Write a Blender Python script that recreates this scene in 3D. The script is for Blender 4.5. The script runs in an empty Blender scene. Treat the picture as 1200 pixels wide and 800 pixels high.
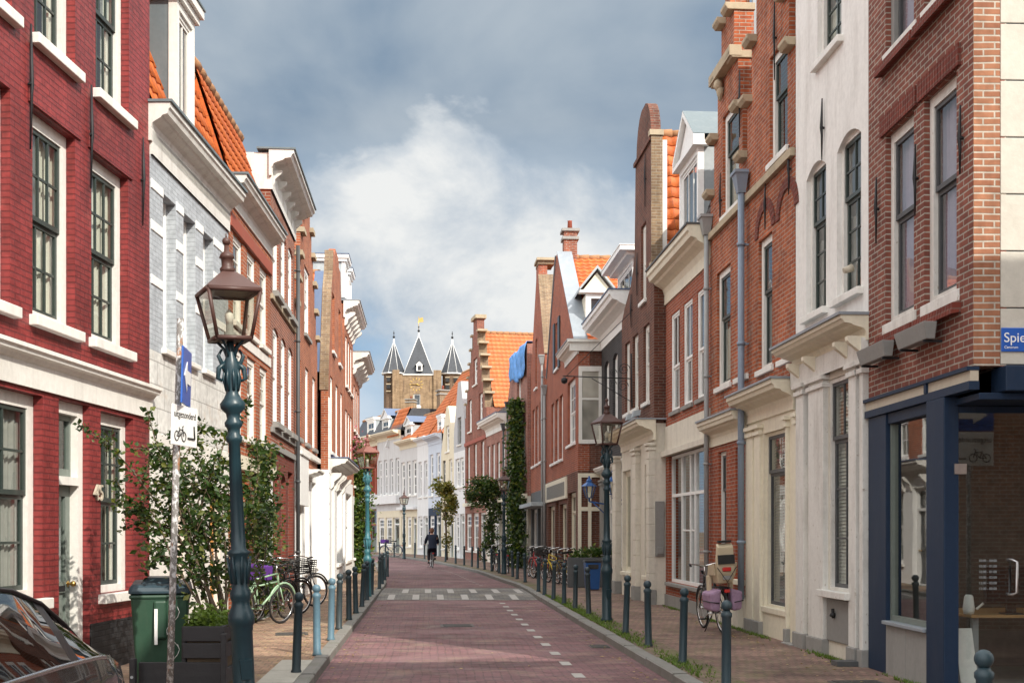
import bpy, math, random
from mathutils import Vector, Matrix
random.seed(7)
R = math.radians
scene = bpy.context.scene
COL = scene.collection
# ---- photo geometry used to survey the street: focal length, eye height, horizon row, centre column
F, EYE, HY, CX = 1400.0, 1.7, 622.0, 600.0
SL = 100.0 / F                       # the street runs slightly to the left of the view axis
def X(px, Y): return (px - CX) * Y / F
def Zp(py, Y): return EYE + (HY - py) * Y / F
def Yc(c, px): return c * F / (px - 500.0)
def L(c, Y): return (c - SL * Y, Y)
def G(px, py, g=0.1):                # ground point seen at a pixel
    Y = (EYE - g) * F / (py - HY)
    return X(px, Y), Y

# ---------------------------------------------------------------- mesh builder
class MB:
    def __init__(s): s.v = []; s.f = []; s.mi = []; s.uv = []; s.sm = []; s.mats = []; s.cur = 0; s.M = None
    def mat(s, m):
        if m not in s.mats: s.mats.append(m)
        s.cur = s.mats.index(m); return s
    def add(s, p):
        p = Vector(p)
        if s.M is not None: p = s.M @ p
        s.v.append(p); return len(s.v) - 1
    def fi(s, idx, uv=None, smooth=False):
        s.f.append(tuple(idx)); s.mi.append(s.cur); s.uv.append(uv); s.sm.append(smooth)
    def face(s, pts, uv=None, smooth=False): s.fi([s.add(p) for p in pts], uv, smooth)
    def box(s, x0, x1, y0, y1, z0, z1):
        if x0 > x1: x0, x1 = x1, x0
        if y0 > y1: y0, y1 = y1, y0
        if z0 > z1: z0, z1 = z1, z0
        i = [s.add(p) for p in ((x0,y0,z0),(x1,y0,z0),(x1,y1,z0),(x0,y1,z0),(x0,y0,z1),(x1,y0,z1),(x1,y1,z1),(x0,y1,z1))]
        for q in ((0,1,5,4),(1,2,6,5),(2,3,7,6),(3,0,4,7),(4,5,6,7),(3,2,1,0)): s.fi([i[k] for k in q])
        return s
    def hexa(s, lo, hi):             # two quads of four points, joined
        i = [s.add(p) for p in list(lo) + list(hi)]
        for q in ((0,1,5,4),(1,2,6,5),(2,3,7,6),(3,0,4,7),(4,5,6,7),(3,2,1,0)): s.fi([i[k] for k in q])
    def ext(s, poly, fa, fb):        # polygon (list of 2-tuples) mapped by fa (start) and fb (end)
        a = [s.add(fa(*p)) for p in poly]; b = [s.add(fb(*p)) for p in poly]; n = len(poly)
        for k in range(n): s.fi((a[k], a[(k+1) % n], b[(k+1) % n], b[k]))
        s.fi(a[::-1]); s.fi(b)
    def tube(s, pts, r, n=8, r2=None, cap=True, closed=False):
        pts = [Vector(p) for p in pts]; m = len(pts); rings = []
        up = None
        for k, p in enumerate(pts):
            if closed: d = pts[(k+1) % m] - pts[k-1]
            else: d = pts[min(k+1, m-1)] - pts[max(k-1, 0)]
            if d.length < 1e-9: d = Vector((0,0,1))
            d.normalize()
            if up is None or abs(up.dot(d)) > .98: up = Vector((0,0,1)) if abs(d.z) < .9 else Vector((1,0,0))
            a = up.cross(d).normalized(); b = d.cross(a).normalized(); up = b
            rad = r[k] if isinstance(r, (list, tuple)) else (r if r2 is None else r + (r2 - r) * k / max(1, m-1))
            rings.append([s.add(p + a * math.cos(2*math.pi*j/n) * rad + b * math.sin(2*math.pi*j/n) * rad) for j in range(n)])
        for k in range(m if closed else m-1):
            A, B = rings[k], rings[(k+1) % m]
            for j in range(n): s.fi((A[j], A[(j+1) % n], B[(j+1) % n], B[j]), None, True)
        if cap and not closed: s.fi(rings[0][::-1]); s.fi(rings[-1])
        return s
    def lathe(s, prof, c=(0,0,0), n=16, smooth=True, ph=0.0, cap=True, flute=None):
        rings = []
        for k, (r, z) in enumerate(prof):
            ring = []
            for j in range(n):
                a = 2*math.pi*j/n + ph; rr = r
                if flute and flute[0] <= z <= flute[1] and j % 2: rr *= flute[2]
                ring.append(s.add((c[0] + rr*math.cos(a), c[1] + rr*math.sin(a), c[2] + z)))
            rings.append(ring)
        for A, B in zip(rings, rings[1:]):
            for j in range(n): s.fi((A[j], A[(j+1) % n], B[(j+1) % n], B[j]), None, smooth)
        if cap: s.fi(rings[0][::-1]); s.fi(rings[-1])
        return s
    def ball(s, c, r, n=12, m=8, sz=1.0):
        s.lathe([(max(1e-4, r*math.sin(math.pi*k/m)), -r*sz*math.cos(math.pi*k/m)) for k in range(m+1)], c, n)
    def build(s, name, parent=None, bevel=0, label=None):
        me = bpy.data.meshes.new(name); me.from_pydata([tuple(p) for p in s.v], [], s.f)
        for m in s.mats: me.materials.append(m)
        me.polygons.foreach_set('material_index', s.mi); me.polygons.foreach_set('use_smooth', s.sm)
        ul = me.uv_layers.new(name='UVMap'); data = [0.0] * (2 * len(me.loops))
        for p in me.polygons:
            uv = s.uv[p.index]
            if uv is None:
                n = p.normal; ax, ay, az = abs(n.x), abs(n.y), abs(n.z)
                for li in p.loop_indices:
                    c = s.v[me.loops[li].vertex_index]
                    u, w = (c.x, c.y) if az > .75 else ((c.y, c.z) if ax > ay else (c.x, c.z))
                    data[2*li] = u; data[2*li+1] = w
            else:
                for li, t in zip(p.loop_indices, uv): data[2*li], data[2*li+1] = t
        ul.data.foreach_set('uv', data)
        me.update()
        o = bpy.data.objects.new(name, me); COL.objects.link(o)
        if parent is not None: o.parent = parent
        if bevel:
            b = o.modifiers.new('bevel', 'BEVEL'); b.width = bevel; b.segments = 2; b.limit_method = 'ANGLE'; b.angle_limit = R(40)
        if label: o['label'] = label
        return o

def tag(o, label=None, cat=None, group=None, kind=None):
    if label: o['label'] = label
    if cat: o['category'] = cat
    if group: o['group'] = group
    if kind: o['kind'] = kind
    return o
def thing(name, label, cat, loc=(0,0,0), rz=0.0, group=None):
    o = bpy.data.objects.new(name, None); COL.objects.link(o); o.empty_display_size = .3
    o.location = loc; o.rotation_euler = (0, 0, rz)
    return tag(o, label, cat, group)
def copy_tree(o, parent=None):
    c = o.copy(); COL.objects.link(c)
    if parent is not None: c.parent = parent
    for ch in list(o.children): copy_tree(ch, c)
    return c
def lettering(txt, size, m, parent, loc, rot, name='lettering', extrude=.002, align='LEFT'):
    cu = bpy.data.curves.new(name, 'FONT'); cu.body = txt; cu.size = size; cu.extrude = extrude; cu.align_x = align
    t = bpy.data.objects.new('tmp', cu); COL.objects.link(t)
    dg = bpy.context.evaluated_depsgraph_get(); me = bpy.data.meshes.new_from_object(t.evaluated_get(dg))
    bpy.data.objects.remove(t); me.materials.clear(); me.materials.append(m)
    o = bpy.data.objects.new(name, me); COL.objects.link(o); o.parent = parent; o.location = loc; o.rotation_euler = rot
    return o

# ---------------------------------------------------------------- materials
def nm(name, rough=.6, spec=.4, metal=0.0):
    m = bpy.data.materials.new(name); m.use_nodes = True
    nt = m.node_tree; p = nt.nodes['Principled BSDF']
    p.inputs['Roughness'].default_value = rough; p.inputs['Metallic'].default_value = metal
    p.inputs['Specular IOR Level'].default_value = spec
    return m, nt, p
def N(nt, t, **k):
    n = nt.nodes.new(t)
    for a, v in k.items():
        if a.startswith('i_'):
            key = a[2:].replace('_', ' ')
            n.inputs[key].default_value = v
        else: setattr(n, a, v)
    return n
def lk(nt, a, b): nt.links.new(a, b)
def rgba(c): return (c[0], c[1], c[2], 1.0)
def mixc(nt, fac, a, b, mode='MIX'):
    n = nt.nodes.new('ShaderNodeMix'); n.data_type = 'RGBA'; n.blend_type = mode
    for s, v in ((0, fac), (6, a), (7, b)):
        if hasattr(v, 'is_linked') or hasattr(v, 'links'): nt.links.new(v, n.inputs[s])
        else: n.inputs[s].default_value = rgba(v) if isinstance(v, tuple) else v
    return n.outputs[2]
def ramp(nt, fac, stops):
    r = nt.nodes.new('ShaderNodeValToRGB'); e = r.color_ramp.elements
    while len(e) < len(stops): e.new(.5)
    for k, (p, c) in enumerate(stops):
        e[k].position = p; e[k].color = rgba(c) if isinstance(c, tuple) else (c, c, c, 1)
    nt.links.new(fac, r.inputs[0]); return r.outputs[0]
def noise(nt, vec, scale, detail=5, rough=.55, dist=0.0):
    n = N(nt, 'ShaderNodeTexNoise'); n.inputs['Scale'].default_value = scale; n.inputs['Detail'].default_value = detail
    n.inputs['Roughness'].default_value = rough; n.inputs['Distortion'].default_value = dist
    if vec is not None: nt.links.new(vec, n.inputs['Vector'])
    return n.outputs[0]
def bump(nt, h, p, strength=.3, dist=.01):
    b = N(nt, 'ShaderNodeBump'); b.inputs['Strength'].default_value = strength; b.inputs['Distance'].default_value = dist
    nt.links.new(h, b.inputs['Height']); nt.links.new(b.outputs[0], p.inputs['Normal']); return b
def math_n(nt, op, a, b=None, c=None, clamp=False):
    n = nt.nodes.new('ShaderNodeMath'); n.operation = op; n.use_clamp = clamp
    for i, v in enumerate((a, b, c)):
        if v is None: continue
        if hasattr(v, 'links'): nt.links.new(v, n.inputs[i])
        else: n.inputs[i].default_value = v
    return n.outputs[0]
def objvec(nt, scale=(1,1,1), world=False):
    t = nt.nodes.new('ShaderNodeNewGeometry' if world else 'ShaderNodeTexCoord')
    mp = nt.nodes.new('ShaderNodeMapping'); mp.inputs['Scale'].default_value = scale
    nt.links.new(t.outputs['Position'] if world else t.outputs['Object'], mp.inputs[0]); return mp.outputs[0]

def brick(name, c1, c2, mortar, rough=.85, bs=.5, weather=.3, bw=.215, rh=.064, ms=.0075, light=None, offset=.5, uvrot=0, spec=.25):
    m, nt, p = nm(name, rough, spec)
    uv = N(nt, 'ShaderNodeTexCoord').outputs['UV']
    # a hand-laid waviness
    nv = N(nt, 'ShaderNodeTexNoise'); nv.inputs['Scale'].default_value = 1.7; nt.links.new(uv, nv.inputs['Vector'])
    wv = N(nt, 'ShaderNodeVectorMath', operation='SCALE'); wv.inputs['Scale'].default_value = .022
    nt.links.new(nv.outputs[1], wv.inputs[0])
    ad = N(nt, 'ShaderNodeVectorMath', operation='ADD'); nt.links.new(uv, ad.inputs[0]); nt.links.new(wv.outputs[0], ad.inputs[1])
    vec = ad.outputs[0]
    if uvrot:
        mp = N(nt, 'ShaderNodeMapping'); mp.inputs['Rotation'].default_value = (0, 0, uvrot); nt.links.new(vec, mp.inputs[0]); vec = mp.outputs[0]
    b = N(nt, 'ShaderNodeTexBrick'); b.offset = offset
    for k, v in (('Scale', 1.0), ('Mortar Size', ms), ('Mortar Smooth', .25), ('Bias', -.1), ('Brick Width', bw), ('Row Height', rh)): b.inputs[k].default_value = v
    b.inputs['Color1'].default_value = rgba(c1); b.inputs['Color2'].default_value = rgba(c2); b.inputs['Mortar'].default_value = rgba(mortar)
    nt.links.new(vec, b.inputs['Vector'])
    col = b.outputs[0]
    big = noise(nt, uv, .9, 6, .6)
    fine = noise(nt, uv, 9, 4, .6)
    col = mixc(nt, 1.0, col, ramp(nt, big, [(.3, 1 - weather), (.7, 1 + weather * .4)]), 'MULTIPLY')
    col = mixc(nt, 1.0, col, ramp(nt, fine, [(.3, .78), (.72, 1.15)]), 'MULTIPLY')
    mpv = N(nt, 'ShaderNodeMapping'); mpv.inputs['Scale'].default_value = (5.0, .35, 1); nt.links.new(uv, mpv.inputs[0])
    col = mixc(nt, 1.0, col, ramp(nt, noise(nt, mpv.outputs[0], 1.0, 6, .65), [(.34, 1 - weather * .7), (.58, 1.04)]), 'MULTIPLY')
    if light:
        st = noise(nt, uv, 1.6, 8, .7)
        col = mixc(nt, ramp(nt, st, [(.57, 0.0), (.72, .6)]), col, light)
    nt.links.new(col, p.inputs['Base Color'])
    h = math_n(nt, 'SUBTRACT', math_n(nt, 'MULTIPLY', fine, .5), b.outputs[1])
    bump(nt, h, p, bs, .012)
    return m
def paint(name, col, rough=.5, grime=.25, gcol=(.25,.22,.18), bs=.08, scale=(3,3,.6), spec=.4, peel=None):
    m, nt, p = nm(name, rough, spec)
    v = objvec(nt, scale, True)
    n1 = noise(nt, v, 1.3, 8, .65)
    c = mixc(nt, math_n(nt, 'MULTIPLY', ramp(nt, n1, [(.48, 0.0), (.8, 1.0)]), grime), col, gcol)
    n2 = noise(nt, objvec(nt, (1,1,1), True), 14, 5, .6)
    c = mixc(nt, 1.0, c, ramp(nt, n2, [(.3, .93), (.7, 1.05)]), 'MULTIPLY')
    if peel:
        n3 = noise(nt, objvec(nt, (6,6,3), True), 4, 8, .7)
        c = mixc(nt, ramp(nt, n3, [(.62, 0.0), (.66, 1.0)]), c, peel)
    nt.links.new(c, p.inputs['Base Color'])
    bump(nt, n2, p, bs, .01)
    return m
def tiles_mat(name, c1, c2, dark, w=.235, r=.31):
    m, nt, p = nm(name, .62, .35)
    uv = N(nt, 'ShaderNodeTexCoord').outputs['UV']
    b = N(nt, 'ShaderNodeTexBrick'); b.offset = 0.0
    for k, v in (('Scale', 1.0), ('Mortar Size', .006), ('Mortar Smooth', .3), ('Bias', 0.0), ('Brick Width', w), ('Row Height', r)): b.inputs[k].default_value = v
    b.inputs['Color1'].default_value = rgba(c1); b.inputs['Color2'].default_value = rgba(c2); b.inputs['Mortar'].default_value = rgba(dark)
    nt.links.new(uv, b.inputs['Vector'])
    n1 = noise(nt, uv, 1.4, 7, .65)
    c = mixc(nt, ramp(nt, n1, [(.46, 0.0), (.74, .75)]), b.outputs[0], dark)
    c = mixc(nt, 1.0, c, ramp(nt, noise(nt, uv, 20, 3), [(.3, .8), (.7, 1.15)]), 'MULTIPLY')
    nt.links.new(c, p.inputs['Base Color'])
    bump(nt, noise(nt, uv, 40, 3), p, .15, .01)
    return m
def leafmat(name, c1, c2, c3=None, trans=.3):
    m = bpy.data.materials.new(name); m.use_nodes = True; nt = m.node_tree; nt.nodes.clear()
    g = N(nt, 'ShaderNodeNewGeometry')
    st = [(0.0, c1), (.7, c2)] + ([(.97, c3)] if c3 else [])
    c = ramp(nt, g.outputs['Random Per Island'], st)
    d = N(nt, 'ShaderNodeBsdfPrincipled'); d.inputs['Roughness'].default_value = .45; d.inputs['Specular IOR Level'].default_value = .35; nt.links.new(c, d.inputs[0])
    t = N(nt, 'ShaderNodeBsdfTranslucent'); nt.links.new(mixc(nt, 1.0, c, (1.3, 1.5, .5), 'MULTIPLY'), t.inputs[0])
    mx = N(nt, 'ShaderNodeMixShader'); mx.inputs[0].default_value = trans
    nt.links.new(d.outputs[0], mx.inputs[1]); nt.links.new(t.outputs[0], mx.inputs[2])
    o = N(nt, 'ShaderNodeOutputMaterial'); nt.links.new(mx.outputs[0], o.inputs[0]); return m
def glassmat(name, tint=(.8,.84,.82), lo=.06, hi=.95, wav=.06):
    m = bpy.data.materials.new(name); m.use_nodes = True; nt = m.node_tree; nt.nodes.clear()
    lw = N(nt, 'ShaderNodeLayerWeight'); lw.inputs['Blend'].default_value = .5
    v = objvec(nt, (1,1,1), True)
    b = N(nt, 'ShaderNodeBump'); b.inputs['Strength'].default_value = wav; b.inputs['Distance'].default_value = .05
    nt.links.new(noise(nt, v, 2.2, 2, .4), b.inputs['Height'])
    gl = N(nt, 'ShaderNodeBsdfGlossy'); gl.inputs['Roughness'].default_value = .015; nt.links.new(b.outputs[0], gl.inputs['Normal'])
    tr = N(nt, 'ShaderNodeBsdfTransparent'); tr.inputs[0].default_value = rgba(tint)
    mx = N(nt, 'ShaderNodeMixShader')
    mr = N(nt, 'ShaderNodeMapRange'); mr.inputs['To Min'].default_value = lo; mr.inputs['To Max'].default_value = hi
    nt.links.new(math_n(nt, 'POWER', lw.outputs['Facing'], 3.6), mr.inputs[0]); nt.links.new(mr.outputs[0], mx.inputs[0])
    nt.links.new(tr.outputs[0], mx.inputs[1]); nt.links.new(gl.outputs[0], mx.inputs[2])
    o = N(nt, 'ShaderNodeOutputMaterial'); nt.links.new(mx.outputs[0], o.inputs[0]); return m
def plain(name, col, rough=.5, metal=0.0, spec=.4, var=.15, vs=8, bs=.05):
    m, nt, p = nm(name, rough, spec, metal)
    n = noise(nt, objvec(nt), vs, 6, .6)
    nt.links.new(mixc(nt, 1.0, col, ramp(nt, n, [(.3, 1 - var), (.7, 1 + var)]), 'MULTIPLY'), p.inputs['Base Color'])
    if bs: bump(nt, n, p, bs, .01)
    return m

M = {}
M['red_paint'] = brick('red_painted_brick', (.275,.039,.037), (.235,.033,.033), (.175,.027,.028), .5, 1.4, .38, spec=.4, light=(.36,.085,.07))
M['black_plinth'] = brick('black_painted_brick', (.03,.031,.033), (.024,.025,.027), (.02,.02,.022), .6, .6, .2)
M['grey_brick'] = brick('grey_painted_brick', (.46,.495,.53), (.42,.455,.49), (.37,.4,.43), .65, .5, .15)
M['white_brick'] = brick('white_painted_blocks', (.72,.72,.69), (.68,.68,.65), (.40,.39,.37), .6, .3, .2, bw=.6, rh=.3, ms=.008, light=(.42,.3,.2))
M['orange_brick'] = brick('orange_brick', (.42,.115,.045), (.30,.075,.035), (.40,.32,.25), .85, .6, .3)
M['warm_brick'] = brick('warm_red_brick', (.33,.095,.05), (.2,.055,.035), (.42,.36,.30), .85, .6, .3)
M['red_brown'] = brick('red_brown_brick', (.20,.045,.03), (.14,.035,.025), (.18,.1,.08), .8, .5, .2)
M['corner_brick'] = brick('corner_brick', (.25,.085,.058), (.165,.056,.043), (.36,.32,.27), .85, .6, .2, ms=.0085)
M['corner_brick_pale'] = brick('corner_pale_brick', (.37,.17,.095), (.28,.115,.065), (.48,.43,.36), .85, .6, .2, ms=.009)
M['weathered'] = brick('weathered_orange_brick', (.46,.125,.05), (.29,.075,.036), (.38,.31,.25), .88, .7, .4, light=(.45,.38,.31))
M['shop_brick'] = brick('plain_red_brick', (.38,.092,.042), (.26,.062,.034), (.34,.27,.22), .85, .6, .2)
M['dark_brick'] = brick('dark_brown_brick', (.17,.062,.04), (.11,.043,.031), (.19,.15,.12), .85, .6, .3)
M['buff_brick'] = brick('buff_brown_brick', (.29,.20,.12), (.2,.13,.085), (.33,.28,.21), .88, .6, .35)
M['black_brick'] = brick('black_brick', (.045,.043,.045), (.03,.03,.034), (.09,.085,.08), .75, .5, .2)
M['far_brick'] = brick('far_red_brick', (.30,.095,.062), (.2,.06,.042), (.30,.24,.2), .85, .4, .25)
M['pink_brick'] = brick('pinkish_brick', (.36,.15,.11), (.27,.1,.075), (.38,.32,.28), .85, .4, .25)
M['tower_brick'] = brick('tower_brick', (.34,.235,.14), (.25,.165,.095), (.31,.24,.17), .9, .5, .35, bw=.5, rh=.18, ms=.012, light=(.22,.17,.12))
M['turret_brick'] = brick('turret_brick', (.2,.13,.085), (.14,.09,.06), (.22,.17,.12), .9, .5, .35, bw=.5, rh=.18, ms=.012)
M['white'] = paint('white_paint', (.75,.735,.69), .5, .38)
M['white_worn'] = paint('worn_white_paint', (.68,.67,.63), .55, .6, peel=(.35,.3,.24))
M['bright_white'] = paint('bright_white_paint', (.82,.82,.8), .5, .1)
M['cream'] = paint('cream_paint', (.74,.69,.55), .5, .25)
M['cream_stone'] = paint('cream_stone', (.66,.62,.53), .75, .4, bs=.2)
M['white_plaster'] = paint('white_plaster', (.74,.73,.70), .8, .38, bs=.25)
M['far_white'] = paint('far_white_plaster', (.66,.67,.68), .8, .2, bs=.2)
M['far_pale_grey'] = paint('far_pale_grey_plaster', (.54,.545,.55), .8, .35, bs=.2)
M['far_cream'] = paint('far_cream_plaster', (.66,.60,.46), .8, .25, bs=.2)
M['far_yellow'] = paint('far_yellow_plaster', (.52,.42,.25), .8, .3, bs=.2)
M['far_grey'] = paint('far_grey_plaster', (.42,.43,.45), .8, .3, bs=.2)
M['far_blue'] = paint('far_bluish_plaster', (.52,.58,.67), .8, .2, bs=.2)
M['stucco'] = paint('grey_stucco', (.52,.50,.44), .85, .35, bs=.3, scale=(1,1,.7))
M['stone'] = paint('weathered_stone', (.40,.33,.23), .85, .5, (.14,.12,.09), bs=.4)
M['grey_stone'] = paint('grey_stone', (.27,.265,.25), .8, .4, (.12,.12,.11), bs=.3)
M['old_zinc'] = paint('old_zinc_sheet', (.13,.165,.18), .5, .4, (.26,.28,.28), bs=.06, spec=.4)
M['zinc'] = paint('zinc_sheet', (.33,.37,.39), .45, .35, (.62,.62,.6), bs=.06, spec=.5)
M['lead'] = paint('lead_sheet', (.25,.28,.31), .45, .3, (.5,.52,.55), bs=.06)
M['blue_lead'] = paint('blue_lead', (.09,.13,.22), .4, .3, (.2,.22,.25), bs=.06)
M['dark_green'] = paint('dark_green_paint', (.035,.05,.045), .35, .1)
M['grey_green'] = paint('grey_green_paint', (.16,.19,.17), .4, .15)
M['black_paint'] = paint('black_paint', (.02,.02,.022), .4, .15)
M['dark_grey'] = paint('dark_grey_paint', (.07,.075,.08), .5, .2)
M['grey_paint'] = paint('grey_paint', (.24,.24,.23), .6, .3)
M['beige'] = paint('beige_metal', (.47,.42,.33), .5, .3)
M['steel_blue'] = paint('steel_blue_paint', (.012,.027,.058), .5, .15, (.1,.1,.1), spec=.2)
M['ochre'] = paint('ochre_paint', (.6,.26,.05), .5, .2)
M['rust_red'] = paint('rust_red_paint', (.30,.07,.04), .6, .2)
M['blue_pipe'] = paint('blue_grey_pipe', (.20,.25,.32), .5, .4, (.3,.28,.26))
M['zinc_pipe'] = paint('zinc_pipe', (.30,.31,.31), .5, .4, (.16,.13,.1))
M['tile_orange'] = tiles_mat('orange_pantiles', (.62,.155,.03), (.50,.11,.025), (.26,.07,.03))
M['tile_far'] = tiles_mat('far_orange_pantiles', (.62,.19,.06), (.50,.14,.045), (.34,.11,.05))
M['ridge_tile'] = paint('mossy_ridge_tile', (.34,.17,.08), .85, .6, (.12,.10,.06), bs=.5)
M['slate'] = brick('roof_slate', (.045,.052,.065), (.034,.04,.05), (.02,.022,.028), .5, .4, .25, bw=.25, rh=.18, ms=.006, spec=.5)
M['dark_tile'] = tiles_mat('dark_pantiles', (.09,.075,.07), (.06,.05,.05), (.03,.03,.03))
M['glass'] = glassmat('window_glass')
M['shop_glass'] = glassmat('shop_glass', (.82,.86,.84), .12, 1.0, .006)
M['lamp_glass'] = glassmat('lantern_glass', (.88,.88,.82), .1, .8, .03)
def dark_pane(name, col, rough=.06):
    m, nt, p = nm(name, rough, .75)
    n = noise(nt, objvec(nt, (1,1,1), True), .8, 3, .5)
    nt.links.new(ramp(nt, n, [(.35, tuple(c*.5 for c in col)), (.65, tuple(c*1.6 for c in col))]), p.inputs['Base Color'])
    bump(nt, noise(nt, objvec(nt, (1,1,1), True), 1.6, 2), p, .06, .05); return m
M['pale_pane'] = dark_pane('curtained_window_glass', (.36,.34,.29), .12)
M['far_pane'] = dark_pane('dark_window_glass', (.035,.042,.05))
M['grey_curtain'] = paint('grey_curtain', (.36,.35,.33), .9, .15, bs=.4, scale=(14,14,.2))
M['curtain'] = paint('net_curtain', (.74,.71,.62), .9, .15, bs=.4, scale=(14,14,.2))
M['lilac_curtain'] = paint('lilac_curtain', (.46,.36,.44), .9, .15, bs=.4, scale=(14,14,.2))
M['blind'] = paint('slatted_blind', (.55,.53,.45), .8, .1, bs=.2)
M['room'] = plain('dark_room', (.10,.09,.08), .9)
M['iron'] = plain('black_iron', (.018,.018,.02), .55, .2)
M['gold'] = plain('gilded_brass', (.56,.37,.12), .3, .9)
M['lamp_green'] = paint('blue_green_enamel', (.010,.036,.048), .38, .25, (.05,.07,.07), bs=.1, spec=.5)
M['lamp_far_green'] = paint('pale_blue_green_enamel', (.045,.16,.19), .4, .25, (.05,.07,.07), bs=.1)
M['lantern_brown'] = paint('oxidised_copper_brown', (.075,.035,.028), .45, .3, (.04,.03,.03), bs=.1)
M['lantern_red'] = paint('red_brown_lantern', (.22,.085,.065), .5, .3, (.1,.05,.04), bs=.1)
M['bollard_dark'] = paint('dark_blue_green_bollard', (.018,.042,.054), .5, .55, (.085,.08,.07), bs=.1, spec=.5)
M['bollard_blue'] = paint('faded_blue_bollard', (.10,.19,.25), .5, .5, (.06,.08,.08), bs=.1, spec=.5)
# ---------------------------------------------------------------- camera
cam = bpy.data.cameras.new('camera'); camo = bpy.data.objects.new('camera', cam); COL.objects.link(camo)
cam.sensor_width = 36; cam.lens = 36 * F / 1200; cam.shift_y = (HY - 400) / 1200; cam.clip_end = 3000; cam.clip_start = .05
camo.location = (0, 0, EYE); camo.rotation_euler = (R(90), 0, 0); scene.camera = camo
scene.view_settings.view_transform = 'Standard'; scene.view_settings.look = 'None'; scene.view_settings.exposure = .87; scene.view_settings.gamma = 1
cy = scene.cycles; cy.use_denoising = True; cy.max_bounces = 7; cy.transparent_max_bounces = 12; cy.glossy_bounces = 4; cy.diffuse_bounces = 4
cy.caustics_reflective = False; cy.caustics_refractive = False; cy.sample_clamp_indirect = 6

# ---------------------------------------------------------------- sun and sky
AZ, EL = 38.0, 36.5                                     # degrees right of straight behind, elevation
SUN = Vector((math.sin(R(AZ)) * math.cos(R(EL)), -math.cos(R(AZ)) * math.cos(R(EL)), math.sin(R(EL))))
sl = bpy.data.lights.new('sun', 'SUN'); sl.energy = 2.9; sl.angle = R(.5); sl.color = (1.0, .93, .82)
so = bpy.data.objects.new('sun', sl); COL.objects.link(so); so.rotation_euler = (-SUN).to_track_quat('-Z', 'Y').to_euler(); so.location = (20, -20, 30)
w = bpy.data.worlds.new('World'); scene.world = w; w.use_nodes = True; nt = w.node_tree; nt.nodes.clear()
sky = N(nt, 'ShaderNodeTexSky'); sky.sky_type = 'NISHITA'; sky.sun_disc = False; sky.sun_elevation = R(EL); sky.sun_rotation = R(180 - AZ)
STR = .11
tc = N(nt, 'ShaderNodeTexCoord'); sep = N(nt, 'ShaderNodeSeparateXYZ'); lk(nt, tc.outputs['Generated'], sep.inputs[0])
dx, dy, dz = sep.outputs
ay = math_n(nt, 'MAXIMUM', math_n(nt, 'ABSOLUTE', dy), .05)
el = math_n(nt, 'DIVIDE', dz, ay)                       # tangent of the elevation
az = math_n(nt, 'DIVIDE', dx, ay)
zz = math_n(nt, 'ADD', math_n(nt, 'MAXIMUM', dz, 0.0), .5)
cx_ = N(nt, 'ShaderNodeCombineXYZ'); lk(nt, math_n(nt, 'DIVIDE', dx, zz), cx_.inputs[0]); lk(nt, math_n(nt, 'DIVIDE', dy, zz), cx_.inputs[1])
strat = noise(nt, cx_.outputs[0], 3.1, 7, .48, .25)    # flat layers seen in perspective
mp = N(nt, 'ShaderNodeMapping'); mp.inputs['Scale'].default_value = (1, 1, 1.35); mp.inputs['Location'].default_value = (.37, 0, .12); lk(nt, tc.outputs['Generated'], mp.inputs[0])
cum = noise(nt, mp.outputs[0], 6.2, 12, .56, .25)        # heaped clouds
def gauss(a, ac, aw, e, ec, ew):
    u = math_n(nt, 'DIVIDE', math_n(nt, 'SUBTRACT', a, ac), aw); v = math_n(nt, 'DIVIDE', math_n(nt, 'SUBTRACT', e, ec), ew)
    s = math_n(nt, 'ADD', math_n(nt, 'MULTIPLY', u, u), math_n(nt, 'MULTIPLY', v, v))
    return math_n(nt, 'POWER', 2.718, math_n(nt, 'MULTIPLY', s, -1.0))
k = 1.0 / STR
def c10(*c): return tuple(x * k for x in c)
# blue gaps keep the sky texture; grey-blue layers in front of it
base = mixc(nt, .90, sky.outputs[0], c10(0.155, 0.238, 0.337))
lay = ramp(nt, strat, [(.36, 0.0), (.66, 1.0)])
grey = mixc(nt, lay, c10(0.112, 0.163, 0.228), c10(0.262, 0.295, 0.322))
hi = ramp(nt, el, [(.17, 0.0), (.34, 1.0)])
col = mixc(nt, hi, base, grey)
# pale haze veil near the horizon
veil = math_n(nt, 'MULTIPLY', ramp(nt, strat, [(.40, 0.0), (.62, 1.0)]), ramp(nt, el, [(.08, .75), (.26, .15)]))
col = mixc(nt, veil, col, c10(0.436, 0.469, 0.502))
b1 = math_n(nt, 'MULTIPLY', gauss(az, -.075, .13, el, .228, .095), .46)
b2 = math_n(nt, 'MULTIPLY', gauss(az, .075, .10, el, .225, .065), .36)
b3 = math_n(nt, 'MULTIPLY', gauss(az, -.12, .10, el, .405, .045), .10)
mask = math_n(nt, 'ADD', math_n(nt, 'ADD', b1, b2), math_n(nt, 'ADD', b3, cum))
mask_r = ramp(nt, mask, [(.615, 0.0), (.69, .7), (.82, 1.0)])
shade = noise(nt, mp.outputs[0], 9, 10, .62, .3)
white = mixc(nt, ramp(nt, math_n(nt, 'MULTIPLY', math_n(nt, 'ADD', mask, math_n(nt, 'MULTIPLY', shade, 1.2)), .5), [(.56, 0.0), (.78, 1.0)]), c10(0.244, 0.290, 0.343), c10(0.475, 0.482, 0.478))
col = mixc(nt, mask_r, col, white)
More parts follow.
